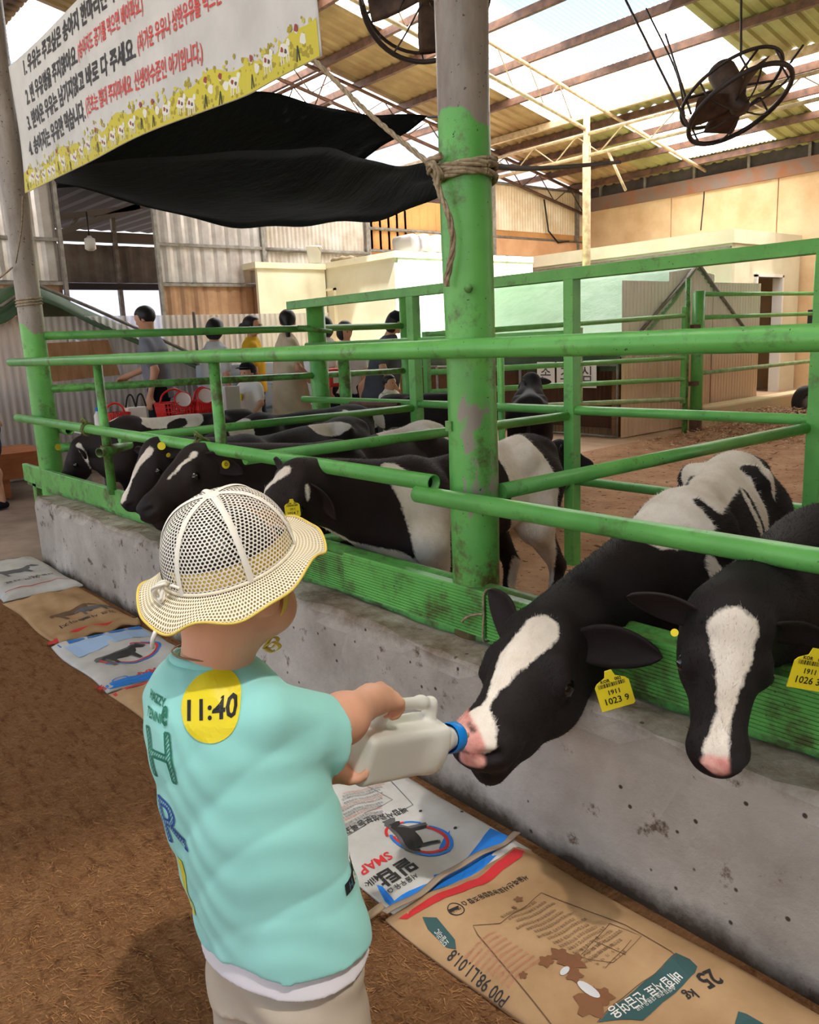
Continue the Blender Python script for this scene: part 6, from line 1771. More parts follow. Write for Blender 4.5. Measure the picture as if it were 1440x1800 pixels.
# straw and dry leaves heaped by the far gate
N2 = 14000
hx = rng.normal(0, 1, N2) * .8 - 5.0; hy = 10.9 + rng.normal(0, 1, N2) * 1.1; an_ = rng.uniform(0, 6.28, N2); ll = rng.uniform(.02, .09, N2); hz = np.maximum(.005, .22 * np.exp(-((hx + 5.3) / .8) ** 2 - ((hy - 10.8) / 1.1) ** 2)) * rng.random(N2) + .004
keep = hx > -5.7; hx, hy, an_, ll, hz = hx[keep], hy[keep], an_[keep], ll[keep], hz[keep]; m_ = len(hx)
VV = np.stack([np.stack([hx, hy, hz], 1), np.stack([hx + np.cos(an_) * ll, hy + np.sin(an_) * ll, hz + rng.uniform(0, .03, m_)], 1), np.stack([hx + np.cos(an_ + .3) * ll * .8, hy + np.sin(an_ + .3) * ll * .8, hz + .008], 1)], 1).reshape(-1, 3)
o = stuff(mesh_obj('straw_litter', VV, np.arange(3 * m_).reshape(-1, 3), mat('dry_leaves', lin(222, 190, 152), .9, lin(160, 118, 86), 20))); tag(o, 'dry straw and leaf litter heaped at the foot of the double gate post', 'straw')
# ------------------------------------------------------------ feed sacks along the foot of the wall
KRAFT = mat('kraft_paper', lin(182, 148, 110), .75, lin(158, 124, 88), 4, bmp=.25, bscale=14, bdist=.006, spec=.2)
WPAPER = mat('white_paper', lin(198, 196, 192), .5, lin(176, 172, 166), 5, bmp=.2, bscale=12, bdist=.006, spec=.35)
P_INK = mat('print_black', lin(44, 42, 42), .6); P_RED = mat('print_red', lin(200, 48, 52), .55); P_BLUE = mat('print_blue', lin(30, 118, 206), .5); P_TEAL = mat('print_teal', lin(52, 84, 84), .6)
P_SKY = mat('print_sky', lin(158, 186, 222), .5); P_BRN = mat('print_brown', lin(104, 76, 54), .7); P_WHT = mat('print_white', lin(222, 220, 214), .6); P_PINK = mat('print_pale_red', lin(188, 120, 96), .7); P_GREY = mat('print_grey', lin(92, 92, 94), .6)
STAIN = mat('milk_stain', lin(126, 86, 60), .35); WET = mat('milk_puddle', lin(206, 204, 206), .08, spec=.7)


class Sack:
    def __init__(s, label, x0, x1, y0, y1, h, m, seed, skew=0.0, lift=0.0, under=None):
        s.x0, s.x1, s.y0, s.y1, s.h, s.seed, s.skew, s.lift = x0, x1, y0, y1, h, seed, skew, lift
        s.t = thing('feed_sack', label, 'sack', ((x0 + x1) / 2, (y0 + y1) / 2, 0), 'empty feed sacks on the floor')
        s.r = np.random.default_rng(seed); s.w = s.r.uniform(-1, 1, (7, 3))
        nu, nv = 72, 36; P = np.zeros((nv + 1, nu + 1, 3))
        for j in range(nv + 1):
            for i in range(nu + 1): P[j, i] = s.top(i / nu, j / nv)
        V = P.reshape(-1, 3); k = (nu + 1) * (nv + 1); idx = lambda i, j: j * (nu + 1) + i
        F = [(idx(i, j), idx(i + 1, j), idx(i + 1, j + 1), idx(i, j + 1)) for j in range(nv) for i in range(nu)]
        rim = [idx(i, 0) for i in range(nu + 1)] + [idx(nu, j) for j in range(1, nv + 1)] + [idx(i, nv) for i in range(nu - 1, -1, -1)] + [idx(0, j) for j in range(nv - 1, 0, -1)]
        low = V.copy(); low[:, 2] = .003; off = len(V)
        B = [V[q] * (1, 1, 0) + (0, 0, .003) for q in rim]
        W2 = np.concatenate([V, B]); n = len(rim)
        F += [(rim[a], off + a, off + (a + 1) % n, rim[(a + 1) % n]) for a in range(n)] + [tuple(off + a for a in reversed(range(n)))]
        mesh_obj('sack_body', W2, F, m, s.t, True)
    def z(s, u, v):
        e = min(u * (s.x1 - s.x0), (1 - u) * (s.x1 - s.x0) * 1.0, v * (s.y1 - s.y0) * .8, (1 - v) * (s.y1 - s.y0)); e = max(e, 0)
        z = .009 + s.h * (1 - math.exp(-e / .035)) + s.lift * u
        for a, b, c in s.w: z += .0032 * math.sin(9 * a * u + 12 * b * v + 6 * c) * min(e / .02, 1)
        z += .0035 * abs(math.sin(5 * u + 14 * v + s.seed)) ** 3 * min(e / .03, 1)
        return z
    def top(s, u, v):
        j = .008 * math.sin(7 * u + s.seed) if v < .02 else (.006 * math.sin(9 * u + s.seed * 2) if v > .98 else 0)
        jj = .010 * math.sin(6 * v + s.seed) * (1 - 2 * abs(u - .5) < .06)
        return np.array([s.x0 + (s.x1 - s.x0) * u + s.skew * (v - .5) + jj, s.y0 + (s.y1 - s.y0) * v + j, s.z(u, v)])
    def m(s, x, y):
        v = (y - s.y0) / (s.y1 - s.y0); u = (x - s.skew * (v - .5) - s.x0) / (s.x1 - s.x0); v = min(max(v, .002), .998); u = min(max(u, .002), .998)
        return np.array([x, y, s.z(u, v)]), np.array([0, 0, 1.0])
    def pr(s, items, m, name='printing', eps=.0018):
        it = []
        for V, F in items:
            SUBL[0] = .03
            V, F = subdiv(V, F, 3) if len(V) and np.ptp(np.asarray(V)[:, :2], axis=0).max() > .04 else (np.asarray(V), F)
            it.append((V, F))
        return decal(it, s.m, eps, name, m, s.t)
    def text(s, st, x, y, size, m, rot=-90, bold=.0, sx=1.0, eps=.0018, name='lettering'):
        V, F = text_mesh(st, size, bold * size, sx, 'CENTER'); a = math.radians(rot); V[:, 1] -= size * .35
        V = np.stack([V[:, 0] * math.cos(a) - V[:, 1] * math.sin(a) + x, V[:, 0] * math.sin(a) + V[:, 1] * math.cos(a) + y, V[:, 2]], 1)
        return s.pr([(V, F)], m, name, eps)


def poly(pts): return np.array([(p[0], p[1], 0) for p in pts]), [tuple(range(len(pts)))]
def ppx(pts, z=.04): return poly([at(u, v, z=z) for u, v in pts])
def strip2(pts, w):
    pts = np.asarray(pts, float)[:, :2]; d = np.gradient(pts, axis=0); d /= np.linalg.norm(d, axis=1, keepdims=True) + 1e-9; nn = np.stack([-d[:, 1], d[:, 0]], 1)
    w = np.broadcast_to(np.asarray(w, float), (len(pts),))[:, None]
    V = np.concatenate([pts - nn * w, pts + nn * w]); V = np.concatenate([V, np.zeros((len(V), 1))], 1); k = len(pts)
    return V, [(i, i + 1, k + i + 1, k + i) for i in range(k - 1)]
def ellipse(cx, cy, rx, ry, w, a0=0, a1=360, rot=0):
    t = np.radians(np.linspace(a0, a1, 40)); c, sn = math.cos(math.radians(rot)), math.sin(math.radians(rot))
    X, Y = rx * np.cos(t), ry * np.sin(t); return strip2(np.stack([cx + X * c - Y * sn, cy + X * sn + Y * c], 1), w)
def cow(cx, cy, s, rot):
    o = [(-.95, .30), (-1.0, .05), (-.86, .05), (-.80, .22), (-.70, -.1), (-.74, -.75), (-.60, -.78), (-.56, -.22), (-.2, -.26), (.25, -.22), (.30, -.75), (.44, -.75), (.46, -.15), (.6, -.02), (.72, .28), (.86, .12), (1.06, .06), (1.1, .18), (.98, .42), (.92, .56), (.84, .48), (.72, .55), (.5, .46), (.0, .40), (-.5, .46), (-.8, .44)]
    a = math.radians(rot); V = np.array([(s * (x * math.cos(a) - y * math.sin(a)) + cx, s * (x * math.sin(a) + y * math.cos(a)) + cy, 0) for x, y in o]); return V, [tuple(range(len(o)))]
def W2(u, v): p = at(u, v, z=.04); return p[0], p[1]


ROTB = -90
# 6: brown 25 kg sack
s6 = Sack('brown paper feed sack printed 25kg with a red end band, nearest along the wall', -1.315, -.42, .985, 1.405, .030, KRAFT, 4, .0, .012)
s6.pr([ppx([(922, 1490), (918, 1503), (850, 1552), (775, 1588), (715, 1602), (700, 1598), (770, 1572), (840, 1535), (905, 1486)])], P_RED)
s6.text('서울축산사료농업협동조합 ⌂', *W2(872, 1568), .022, P_INK, -98, .012, .72)
cx, cy = W2(802, 1605); s6.pr([ellipse(cx, cy, .021, .016, .0012), (np.array([(cx - .012, cy - .012, 0), (cx - .004, cy + .012, 0), (cx + .004, cy + .004, 0), (cx - .002, cy - .014, 0)]), [(0, 1, 2, 3)])], P_INK)
s6.text('FRCO', cx + .004, cy - .003, .010, P_INK, -98)
fr = [(952, 1572), (1000, 1592), (1100, 1635), (1180, 1682), (1188, 1690), (1110, 1748), (1050, 1800)]
s6.pr([strip2(np.array([at(u, v, z=.04)[:2] for u, v in fr]), .0010), strip2(np.array([at(u, v, z=.04)[:2] for u, v in [(952, 1572), (905, 1612), (880, 1632), (832, 1635), (840, 1650), (880, 1695), (930, 1750), (975, 1800)]]), .0010),
       strip2(np.array([at(u, v, z=.04)[:2] for u, v in [(1072, 1630), (1128, 1655), (1078, 1700), (1018, 1690), (1045, 1660), (1072, 1630)]]), .0008), strip2(np.array([at(u, v, z=.04)[:2] for u, v in [(1110, 1660), (1065, 1708)]]), .0008), strip2(np.array([at(u, v, z=.04)[:2] for u, v in [(1045, 1662), (1100, 1684)]]), .0008)], P_BRN)
rr_ = random.Random(5)
for k in range(14):                          # fine print columns, written from the wall towards the viewer
    f = k / 13; a = np.array(at(950 + 150 * f, 1582 + 68 * f, z=.04)[:2]); b = a + (-.01, -.10 - .05 * rr_.random())
    txt = ''.join(rr_.choice('배합사료의성분등록번호및사용상주의사항보관방법 ') for _ in range(16)); mid = (a + b) / 2
    s6.text(txt, mid[0], mid[1], .0105, P_BRN, -96, .0, .75, name='fine_print')
for k in range(9):
    f = k / 8; p = W2(850 + 75 * f, 1640 + 50 * f)
    s6.text(''.join(rr_.choice('주의사항사료는서늘한곳에보관하고물에젖지않게 ') for _ in range(13)), p[0] + .02, p[1] - .03, .010, P_PINK, -96, 0, .75, name='fine_print')
for k in range(5):
    for q in range(5): s6.text(rr_.choice('옥수수밀기울대두박'), *W2(1050 + 12 * k - 9 * q, 1655 + 6 * k + 7 * q), .009, P_BRN, -96, name='fine_print')
s6.pr([ppx([(1188, 1684), (1212, 1694), (1226, 1708), (1222, 1720), (1130, 1800), (1052, 1800), (1115, 1748)])], P_TEAL)
s6.text('배합사료 신급여용', *W2(1135, 1755), .030, P_WHT, -100, .012, .8, .0026)
s6.text('송아지 전용 대용유 사료', *W2(1152, 1760), .013, P_WHT, -100, .0, .8, .0026)
s6.text('25', *W2(1247, 1730), .055, P_INK, -104, .022, .8); s6.text('kg', *W2(1216, 1755), .032, P_INK, -104, .018, .8)
s6.pr([ppx([(1298, 1786), (1312, 1790), (1345, 1808), (1290, 1812)])], P_TEAL)
for (u, v, r_) in ((985, 1690, .020), (1005, 1700, .026), (960, 1700, .014), (1010, 1725, .016), (1040, 1770, .03), (1060, 1760, .02), (920, 1720, .008), (912, 1582, .010), (905, 1600, .006)):
    V, F = disc(r_, 18, 2); V[:, :2] *= (1 + .25 * np.sin(5 * np.arctan2(V[:, 1], V[:, 0]) + u))[:, None]; V[:, :2] += W2(u, v); s6.pr([(V, F)], STAIN, 'stain', .0022 + .0001 * (u % 5))
V, F = disc(.010, 16, 2); V[:, 0] *= 2.6; V[:, :2] += W2(1035, 1750); s6.pr([(V, F)], WET, 'milk_drop', .003)
V, F = disc(.007, 16, 2); V[:, 1] *= 1.8; V[:, :2] += W2(993, 1718); s6.pr([(V, F)], WET, 'milk_drop', .003)
# writing on the folded near side
s6.pr([poly([at(u, v, z=.03) for u, v in [(743, 1612), (768, 1618), (800, 1655), (802, 1668), (785, 1662), (752, 1630)]])], P_TEAL)
s6.text('모밀리IC', *W2(776, 1640), .016, P_WHT, 168, .0, .8, .0026)
s6.text('P00 98.L1.01.8', *W2(838, 1705), .034, P_INK, 177, .012, .85)
G().sheet(lambda u, v: (-1.303 + .006 * math.sin(9 * u) - .022 * v, .97 + .44 * u, .042 + .003 * math.sin(20 * u) - .006 * v), 40, 3, .003).build('sewn_end', mat('sack_tape', lin(150, 132, 112), .8), s6.t)
G().sheet(lambda u, v: (-1.33 - .012 * v - .02 * u, .985 - .06 * u, .03 - .028 * u + .012 * v), 8, 3, .003).build('torn_tab', mat('tab_paper', lin(170, 146, 116), .8), s6.t)
# 5: white milk sack
s5 = Sack('white feed sack with a cow in a ring and a broad blue band', -2.12, -1.29, 1.0, 1.412, .020, WPAPER, 2, .03)
s5.pr([ppx([(862, 1452), (905, 1468), (895, 1480), (835, 1518), (770, 1548), (700, 1578), (690, 1568), (718, 1555), (765, 1540), (762, 1528), (800, 1510), (845, 1475)])], P_BLUE)
s5.pr([ppx([(662, 1552), (672, 1556), (700, 1588), (688, 1590), (676, 1578)], .02)], P_BLUE)
cx, cy = W2(740, 1463); s5.pr([ellipse(cx, cy, .085, .062, .0045, -150, 100, 18), ellipse(cx - .012, cy, .085, .066, .0035, 110, 190, 18)], P_BLUE); s5.pr([ellipse(cx - .006, cy + .001, .078, .054, .0045, -140, 110, 18), ellipse(cx - .016, cy - .004, .084, .064, .004, 140, 225, 18)], P_RED, eps=.0022)
s5.pr([cow(cx - .035, cy - .012, .085, 162)], P_GREY, eps=.0026)
s5.pr([cow(cx - .027, cy - .009, .072, 162)], P_INK, eps=.0032)
s5.text('SMAP', *W2(660, 1505), .046, P_RED, -98, .02, .8); s5.text('밀탑', *W2(697, 1522), .062, P_INK, -98, .03, .9); s5.text('Milk·', *W2(655, 1532), .034, P_INK, -98, .01, .7)
s5.text('서울우유 ⌂', *W2(708, 1542), .022, P_INK, -98, .012, .8)
s5.text('배합사료성분등록표', *W2(660, 1432), .032, P_INK, -98, .012, .75)
s5.pr([strip2(np.array([at(u, v, z=.03)[:2] for u, v in [(600, 1362), (680, 1362), (726, 1410), (600, 1470)]]), .0012), strip2(np.array([at(u, v, z=.03)[:2] for u, v in [(640, 1378), (690, 1402), (640, 1432)]]), .0009)], P_GREY)
for k in range(12):
    p = W2(668 - 2 * (k % 3), 1368 + 5.2 * k); s5.text(''.join(rr_.choice('조단백질조지방칼슘인조섬유조회분원료의명칭 0123456789%') for _ in range(20)), p[0], p[1] - .06, .0115, P_GREY if k % 4 else P_PINK, -98, 0, .75, name='fine_print')
s5.pr([ppx([(781, 1458), (791, 1450), (788, 1466), (778, 1482), (771, 1478)])], P_BLUE)
for u, v in ((739, 1415), (812, 1422), (800, 1449), (824, 1536)):
    V, F = disc(.005, 8, 1); V[:, :2] += W2(u, v); s5.pr([(V, F)], P_INK, 'dirt_spot')
# 4: brown sack behind the child
s4 = Sack('brown paper feed sack mostly hidden behind the toddler', -3.05, -2.14, .99, 1.40, .016, KRAFT, 6, .0)
s4.pr([poly([(-3.03, .995), (-3.0, .995), (-2.995, 1.395), (-3.03, 1.395)])], P_RED)
cx, cy = W2(262, 1222); s4.pr([ellipse(cx, cy, .035, .02, .002)], P_BRN)
# 3: white and blue sack
s3 = Sack('white and sky blue feed sack just left of the toddler', -3.76, -3.06, .99, 1.40, .018, WPAPER, 9, .03)
s3.pr([poly([(-3.74, 1.01), (-3.69, 1.01), (-3.68, 1.39), (-3.73, 1.39)])], P_BLUE); s3.pr([poly([(-3.68, 1.02), (-3.50, 1.03), (-3.56, 1.38), (-3.67, 1.385)])], P_SKY)
s3.pr([poly([(-3.12, 1.0), (-3.08, 1.0), (-3.06, 1.38), (-3.10, 1.39), (-3.13, 1.2)])], P_BLUE)
cx, cy = W2(225, 1143); s3.pr([ellipse(cx, cy, .095, .125, .006, -100, 160, 0)], P_RED, eps=.0022); s3.pr([ellipse(cx + .0, cy, .108, .138, .005, -60, 140, 0)], P_BLUE, eps=.0024)
s3.pr([cow(cx + .0, cy - .03, .115, 100)], P_GREY, eps=.0028); s3.pr([cow(cx + .003, cy - .02, .095, 100)], P_INK, eps=.0034)
s3.text('SMAP', *W2(262, 1172), .06, P_RED, -90, .03, .8); s3.text('Milk-Top', *W2(275, 1183), .032, P_INK, -90, .0, .8); s3.text('서울우유 ⌂', *W2(245, 1200), .03, P_INK, -90, .01, .8)
cx, cy = W2(211, 1188); s3.pr([ellipse(cx, cy, .022, .03, .003)], P_BLUE); s3.text('SMAP', *W2(175, 1198), .04, P_RED, 180, .02, .7)
# 2: brown sack
s2 = Sack('sunlit brown feed sack with a faint drawn cow, second from the far end', -4.66, -3.80, 1.02, 1.42, .028, KRAFT, 12, .0)
cx, cy = W2(120, 1075); s2.pr([cow(cx, cy + .03, .12, 100)], P_BRN); s2.pr([cow(cx + .04, cy + .12, .10, 90)], P_GREY, eps=.0024)
s2.text('송아지', *W2(128, 1092), .06, P_INK, -92, .01, .8); s2.text('밀크 사료', *W2(175, 1080), .05, P_INK, -92, .01, .8)
s2.pr([poly([(-3.86, 1.03), (-3.83, 1.03), (-3.81, 1.41), (-3.84, 1.41)])], P_RED); s2.pr([poly([(-3.85, 1.0), (-3.80, .99), (-3.80, 1.05), (-3.84, 1.05)])], P_RED)
G().sheet(lambda u, v: (-3.80 + .01 * math.sin(14 * u) + .03 * v, 1.03 + .38 * u, .045 + .008 * math.sin(18 * u) - .03 * v), 30, 3, .003).build('sewn_end', KRAFT, s2.t)
# 1: white sack at the far end
s1 = Sack('white feed sack with faded black print at the far end of the row', -5.62, -4.70, 1.03, 1.45, .035, WPAPER, 15, .02)
s1.pr([poly([(-5.60, 1.05), (-5.57, 1.05), (-5.57, 1.43), (-5.60, 1.43)])], P_RED); cx, cy = W2(30, 1003); s1.pr([cow(cx, cy, .13, 100)], P_GREY)
s1.text('밀크 사료', *W2(40, 1022), .06, P_INK, -92, .01, .8); s1.text('서울우유', *W2(72, 1012), .05, P_INK, -92, .01, .8)
s1.pr([strip2([(-4.78, 1.06), (-4.77, 1.2), (-4.80, 1.43)], .004)], P_RED)
# ------------------------------------------------------------ banner
YBN = 1.575
bn_ = thing('banner', 'white banner with Korean feeding rules and a yellow flower border, hung between the pillars', 'banner', (-3.75, YBN, 2.2))
def bsurf(x, z):
    u = (x + 5.25) / 3.05; v = (z - 2.19) / .72
    y = YBN + .022 * math.sin(2.6 * u * math.pi + .8) * (.35 + .65 * v) + .010 * math.sin(9 * u + 4 * v) + .012 * math.exp(-((u - .83 + .08 * v) / .05) ** 2)
    return np.array([x, y, z])
ztop, zbot = (lambda x: 2.905 - .02 * (x + 5.25)), (lambda x: 2.235 - .027 * (x + 5.25) + .004 * math.sin(5 * x))
def bsheet(u, v): x = -5.25 + 3.03 * u; return bsurf(x, zbot(x) + (ztop(x) - zbot(x)) * v)
G().sheet(bsheet, 80, 24, .0015).build('fabric', mat('banner_vinyl', lin(214, 212, 210), .6, lin(196, 194, 192), 3, speck=lin(150, 146, 142), speck_scale=40, speck_at=.70), bn_)
BN = lambda x, z: (bsurf(x, z), np.array([0, -1.0, 0]))
BINK = mat('banner_black', lin(52, 50, 54), .6); BRED = mat('banner_red', lin(206, 70, 66), .6)
def bline(st, p0, p1, size, m, bold):
    a = at(*p0, y=YBN); b = at(*p1, y=YBN); V, F = text_mesh(st, size, bold * size); w = np.ptp(V[:, 0]); sx = (b[0] - a[0]) / w
    x = a[0] + (V[:, 0] - V[:, 0].min()) * sx; z = a[2] + (b[2] - a[2]) * (x - a[0]) / (b[0] - a[0]) + V[:, 1]
    decal([(np.stack([x, z, 0 * x], 1), F)], BN, .003, 'lettering', m, bn_)
bline('1. 우유는 주고싶은 송아지 한마리만 주세요.', (40, 131), (240, -28), .098, BINK, .028)
bline('2. 빈 우유병을 주지않아요.', (43, 183), (143, 110), .098, BINK, .028)
bline('(송아지도 공기를 먹으면 배아파요.)', (144, 104), (252, 18), .082, BRED, .02)
bline('3. 받아온 우유는 남기지않고 바로 다 주세요.', (44, 228), (242, 100), .098, BINK, .028)
bline('(차가운 우유나 상한우유를 먹으면 배아파요.)', (245, 92), (430, -38), .082, BRED, .02)
bline('4. 송아지는 우유만 먹습니다.', (46, 273), (158, 208), .098, BINK, .028)
bline('(건초는 절대 주지마세요. 신생아수준인 아기입니다.)', (160, 201), (350, 103), .082, BRED, .02)
# border of flowers, calves and walkers, printed
bl = {k: [] for k in ('y', 'd', 'w', 'r', 'b', 'k')}
rb = random.Random(21)
def blob(x, z, r, k, e=1.0): bl[k].append((np.array([(x + r * e * math.cos(t) * (1 + .25 * math.sin(3 * t + x * 9)), z + r * math.sin(t) * (1 + .25 * math.cos(2 * t + z * 9)), 0) for t in np.linspace(0, 6.283, 9, endpoint=False)]), [tuple(range(9))]))
xg = np.linspace(-5.24, -2.23, 90)
zt = [zbot(x) + .10 + .022 * math.sin(8 * x) + .012 * math.sin(23 * x) for x in xg]
Vb_ = [(x, zbot(x) + .002, 0) for x in xg] + [(x, z, 0) for x, z in zip(xg, zt)]
bl['y'].append((np.array(Vb_), [(i, i + 1, 90 + i + 1, 90 + i) for i in range(89)]))
for i in range(900):
    x = rb.uniform(-5.22, -2.26); z = zbot(x) + rb.uniform(.01, .15) * rb.random() ** .5 + .004
    blob(x, z, rb.uniform(.004, .012), rb.choice('yyddyd'))
x = -5.18
while x < -2.3:
    z = zbot(x) + rb.uniform(.045, .075)
    kind = rb.random()
    if kind < .62:      # a spotted calf with two white legs
        blob(x, z, .022, 'w', 1.5); blob(x + .03, z + .016, .012, 'w'); blob(x - .01, z + .004, .009, 'r'); blob(x + .012, z - .006, .008, 'b')
        for dx in (-.022, -.008, .014, .026): bl['w'].append((np.array([(x + dx, z - .04, 0), (x + dx + .006, z - .04, 0), (x + dx + .006, z - .01, 0), (x + dx, z - .01, 0)]), [(0, 1, 2, 3)]))
    else:               # a walker
        blob(x, z + .05, .012, 'r'); blob(x, z + .042, .009, 'w'); bl['y'].append((np.array([(x - .012, z - .002, 0), (x + .012, z - .002, 0), (x + .008, z + .034, 0), (x - .008, z + .034, 0)]), [(0, 1, 2, 3)]))
        for dx in (-.012, .006): bl['k'].append((np.array([(x + dx, z - .045, 0), (x + dx + .006, z - .045, 0), (x + .003, z, 0), (x - .003, z, 0)]), [(0, 1, 2, 3)]))
        blob(x + .035, z + .01, .018, 'w'); blob(x + .04, z + .014, .007, 'd')
    x += rb.uniform(.07, .13)
PALS = dict(y=lin(204, 192, 58), d=lin(164, 148, 40), w=lin(226, 224, 216), r=lin(150, 62, 56), b=lin(96, 76, 60), k=lin(48, 56, 52))
for i, (k, it) in enumerate(bl.items()): stuff(decal(it, BN, .002 + .0004 * i, 'border_print', mat('banner_print_' + {'y': 'yellow', 'd': 'olive', 'w': 'white', 'r': 'maroon', 'b': 'brown', 'k': 'dark'}[k], PALS[k], .6), bn_))
# ------------------------------------------------------------ shade net
def net_mat():
    m = bpy.data.materials.new('shade_net'); m.use_nodes = True; nt = m.node_tree; p = nt.nodes['Principled BSDF']; out = nt.nodes['Material Output']
    p.inputs['Base Color'].default_value = lin(26, 32, 28); p.inputs['Roughness'].default_value = .8; p.inputs['Specular IOR Level'].default_value = .05
    col = mixc(nt, ramp(nt, noise(nt, 5, 6, .75), .64, .74), lin(5, 7, 6), lin(44, 46, 34)); nt.links.new(col, p.inputs['Base Color'])
    t = nd(nt, 'ShaderNodeBsdfTransparent'); mx = nd(nt, 'ShaderNodeMixShader'); mx.inputs[0].default_value = .992
    nt.links.new(t.outputs[0], mx.inputs[1]); nt.links.new(p.outputs[0], mx.inputs[2]); nt.links.new(mx.outputs[0], out.inputs[0])
    bump(nt, p, noise(nt, 7, 5, .6), .5, .03)
    return m
NETM = net_mat()
def quad_net(rows):
    cs = [curve_pts(r, 40) for r in rows]
    def f(u, v):
        q = [c[min(int(round(u * 40)), 40)] for c in cs]; p = curve_pts(q, 10)[min(int(round(v * 10)), 10)]
        return p + np.array([0, 0, .010 * math.sin(13 * u + 7 * v) + .006 * math.sin(31 * u - 9 * v)])
    return f
nt_ = thing('shade_net', 'big sagging black shade net hung under the roof behind the banner', 'net', (-4, 2.6, 2.2))
A_ = lambda u, v, y: at(u, v, y=y)
G().sheet(quad_net([[A_(100, 322, 1.78), A_(330, 381, 1.95), A_(500, 398, 2.1), A_(650, 385, 2.05), A_(800, 330, 1.75)],
                    [A_(95, 316, 2.1), A_(330, 345, 2.5), A_(510, 350, 2.7), A_(650, 330, 2.5), A_(802, 312, 1.8)],
                    [A_(90, 300, 2.5), A_(330, 270, 3.0), A_(548, 262, 3.2), A_(660, 282, 2.7), A_(800, 292, 1.85)]]), 40, 10, .004).build('front_sheet', NETM, nt_)
G().sheet(quad_net([[A_(100, 330, 2.4), A_(300, 330, 3.0), A_(470, 300, 3.2), A_(590, 292, 3.3), A_(642, 278, 3.4)],
                    [A_(120, 230, 2.9), A_(290, 220, 3.4), A_(470, 225, 3.6), A_(600, 240, 3.6), A_(690, 245, 3.6)],
                    [A_(150, 120, 3.4), A_(300, 140, 3.7), A_(462, 163, 3.8), A_(600, 192, 3.8), A_(752, 206, 3.7)]]), 40, 10, .004).build('back_sheet', NETM, nt_)
G().tube(curve_pts([A_(752, 206, 3.7), A_(790, 204, 3.4)], 4), .008, 6).build('tie_cord', BLACK, nt_)
G().tube(curve_pts([A_(840, 290, 1.76), A_(950, 296, 2.6), A_(1090, 285, 4.0)], 10), .01, 6).build('tie_cord', BLACK, nt_)
# ------------------------------------------------------------ circulation fans
FANM = mat('rusty_fan_steel', lin(92, 70, 58), .6, lin(58, 44, 38), 10); FAND = mat('fan_dark_steel', lin(54, 44, 42), .5)


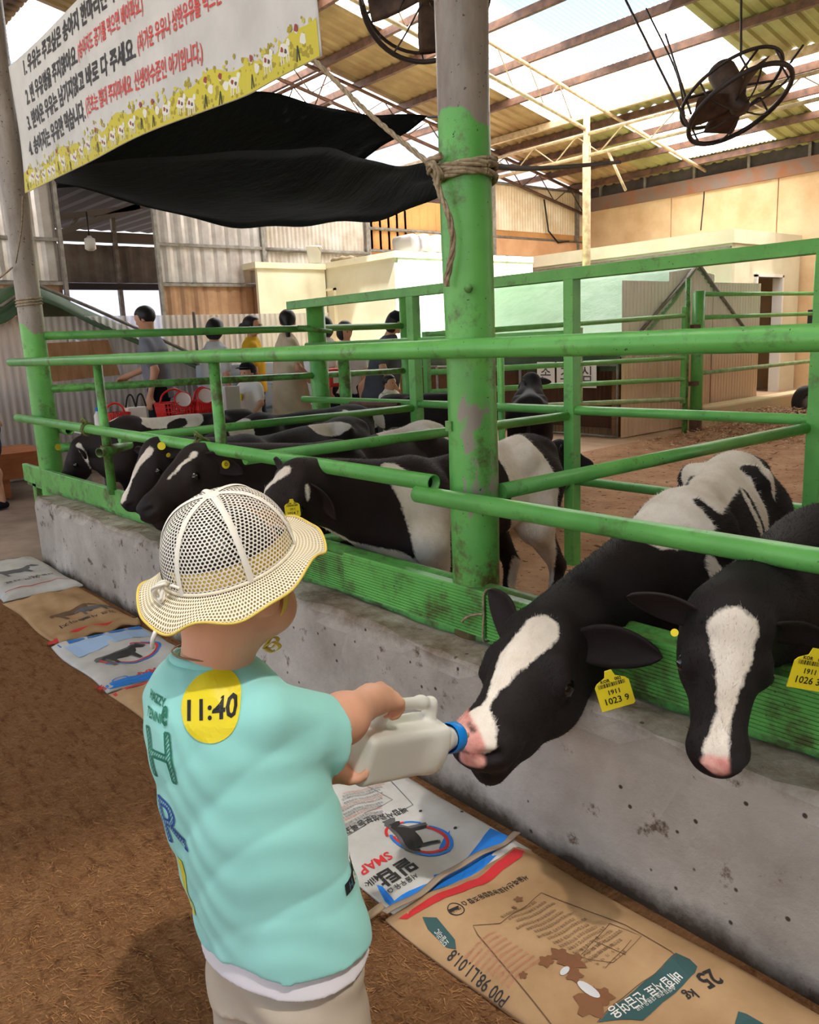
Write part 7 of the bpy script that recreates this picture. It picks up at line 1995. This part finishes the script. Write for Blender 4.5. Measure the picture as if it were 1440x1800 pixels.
def fan(label, c, axis, R0, rot, chains):
    t = thing('barn_fan', label, 'fan', c, 'circulation fans under the roof'); a, b, d = frame(axis); c = np.asarray(c, float)
    ci = lambda r, z, k: c + d * z + r * (a * math.cos(k) + b * math.sin(k))
    G().tube([ci(R0, .0, k) for k in np.linspace(0, 2 * math.pi, 48, endpoint=False)], .020, 10, closed=True).build('front_ring', FAND, t)
    G().tube([ci(R0 * .99, -.16, k) for k in np.linspace(0, 2 * math.pi, 48, endpoint=False)], .014, 8, closed=True).build('rear_ring', FAND, t)
    for q in np.linspace(0, 2 * math.pi, 6, endpoint=False): G().tube(curve_pts([ci(.05, .05, q), ci(R0 * .6, .05, q), ci(R0, 0, q)], 8), .007, 6).build('guard_bar', FAND, t)
    for q in np.linspace(0, 2 * math.pi, 8, endpoint=False): G().tube([ci(R0, 0, q), ci(R0 * .99, -.16, q)], .008, 6).build('strut', FAND, t)
    for q in np.linspace(0, 2 * math.pi, 4, endpoint=False): G().tube(curve_pts([ci(.08, -.18, q + .4), ci(R0 * .99, -.16, q + .4)], 4), .010, 6).build('rear_bar', FAND, t)
    G().lathe([(0, .06), (.06, .055), (.075, .02), (.075, -.06), (.09, -.08), (.11, -.12), (.11, -.34), (.09, -.38), (0, -.38)], c, d, 24).build('motor', FANM, t)
    for q in range(4):
        k = rot + q * math.pi / 2
        def bl_(u, v, k=k):
            r = .06 + (R0 * .90 - .06) * u; wd = (.07 + .10 * u) * (1 - .25 * u * u); an = .75 - .35 * u; s_ = (v - .5) * 2 * wd
            e = a * math.cos(k) + b * math.sin(k); f = -a * math.sin(k) + b * math.cos(k)
            return c + d * (-.05 + s_ * math.sin(an) * .8) + e * r + f * s_ * math.cos(an)
        G().sheet(bl_, 12, 6, .006).build('blade', FANM, t)
    for p, q in chains: G().tube([p, q], .010, 6).build('chain', FAND, t)
    return t
fc = at(1300, 186, d=6.5)
_ry = nrm((1300 - CX, 178 - CY, FPX)); _m = np.array([.83, -.56, 0]); _m = nrm(_m - _ry * np.dot(_m, _ry)); _nn = np.cross(_m, _ry); _nn = _nn if _nn[1] > 0 else -_nn
ax_ = cam_dir(*(-_ry * .46 + _nn * .89))
fan('rusty hoop fan with broad blades hanging under the right side of the roof', fc, ax_, .415, .5,
    [(at(1303, 98, d=6.6), at(1303, -10, d=6.9)), (at(1212, 225, d=6.3), at(1100, 0, d=6.9)), (at(1390, 110, d=6.7), at(1412, 80, d=6.9)), (at(1215, 200, d=6.4), at(1170, 60, d=7.2))])
fan('rusty hoop fan half hidden behind the top of the thick pillar', at(748, -12, d=6.2), cam_dir(.1, .9, -.75), .49, .2,
    [(at(640, 10, d=6.1), at(620, -60, d=6.5)), (at(800, -20, d=6.2), at(830, -120, d=6.5)), (at(700, 20, d=6.2), at(760, -120, d=6.4))])
# loose wires and cords under the roof
P3 = lambda u, v, d: at(u, v, d=d) if d > 0 else at(u, v, y=YB - .012)
for pts, r_, lab in (([(1136, 15, 8.5), (1190, 130, 8.3), (1206, 222, 8.0)], .009, 'thin cable hanging beside the left edge of the right fan'), ([(1232, 405, -1), (1238, 330, -1), (1226, 318, -1)], .012, 'cable running down the joint of the beige back wall')):
    t = thing('cable', lab, 'cable', P3(*pts[0])); G().tube(curve_pts([P3(*q) for q in pts], 14), r_, 6).build('wire', BLACK if r_ < .02 else FAND, t)
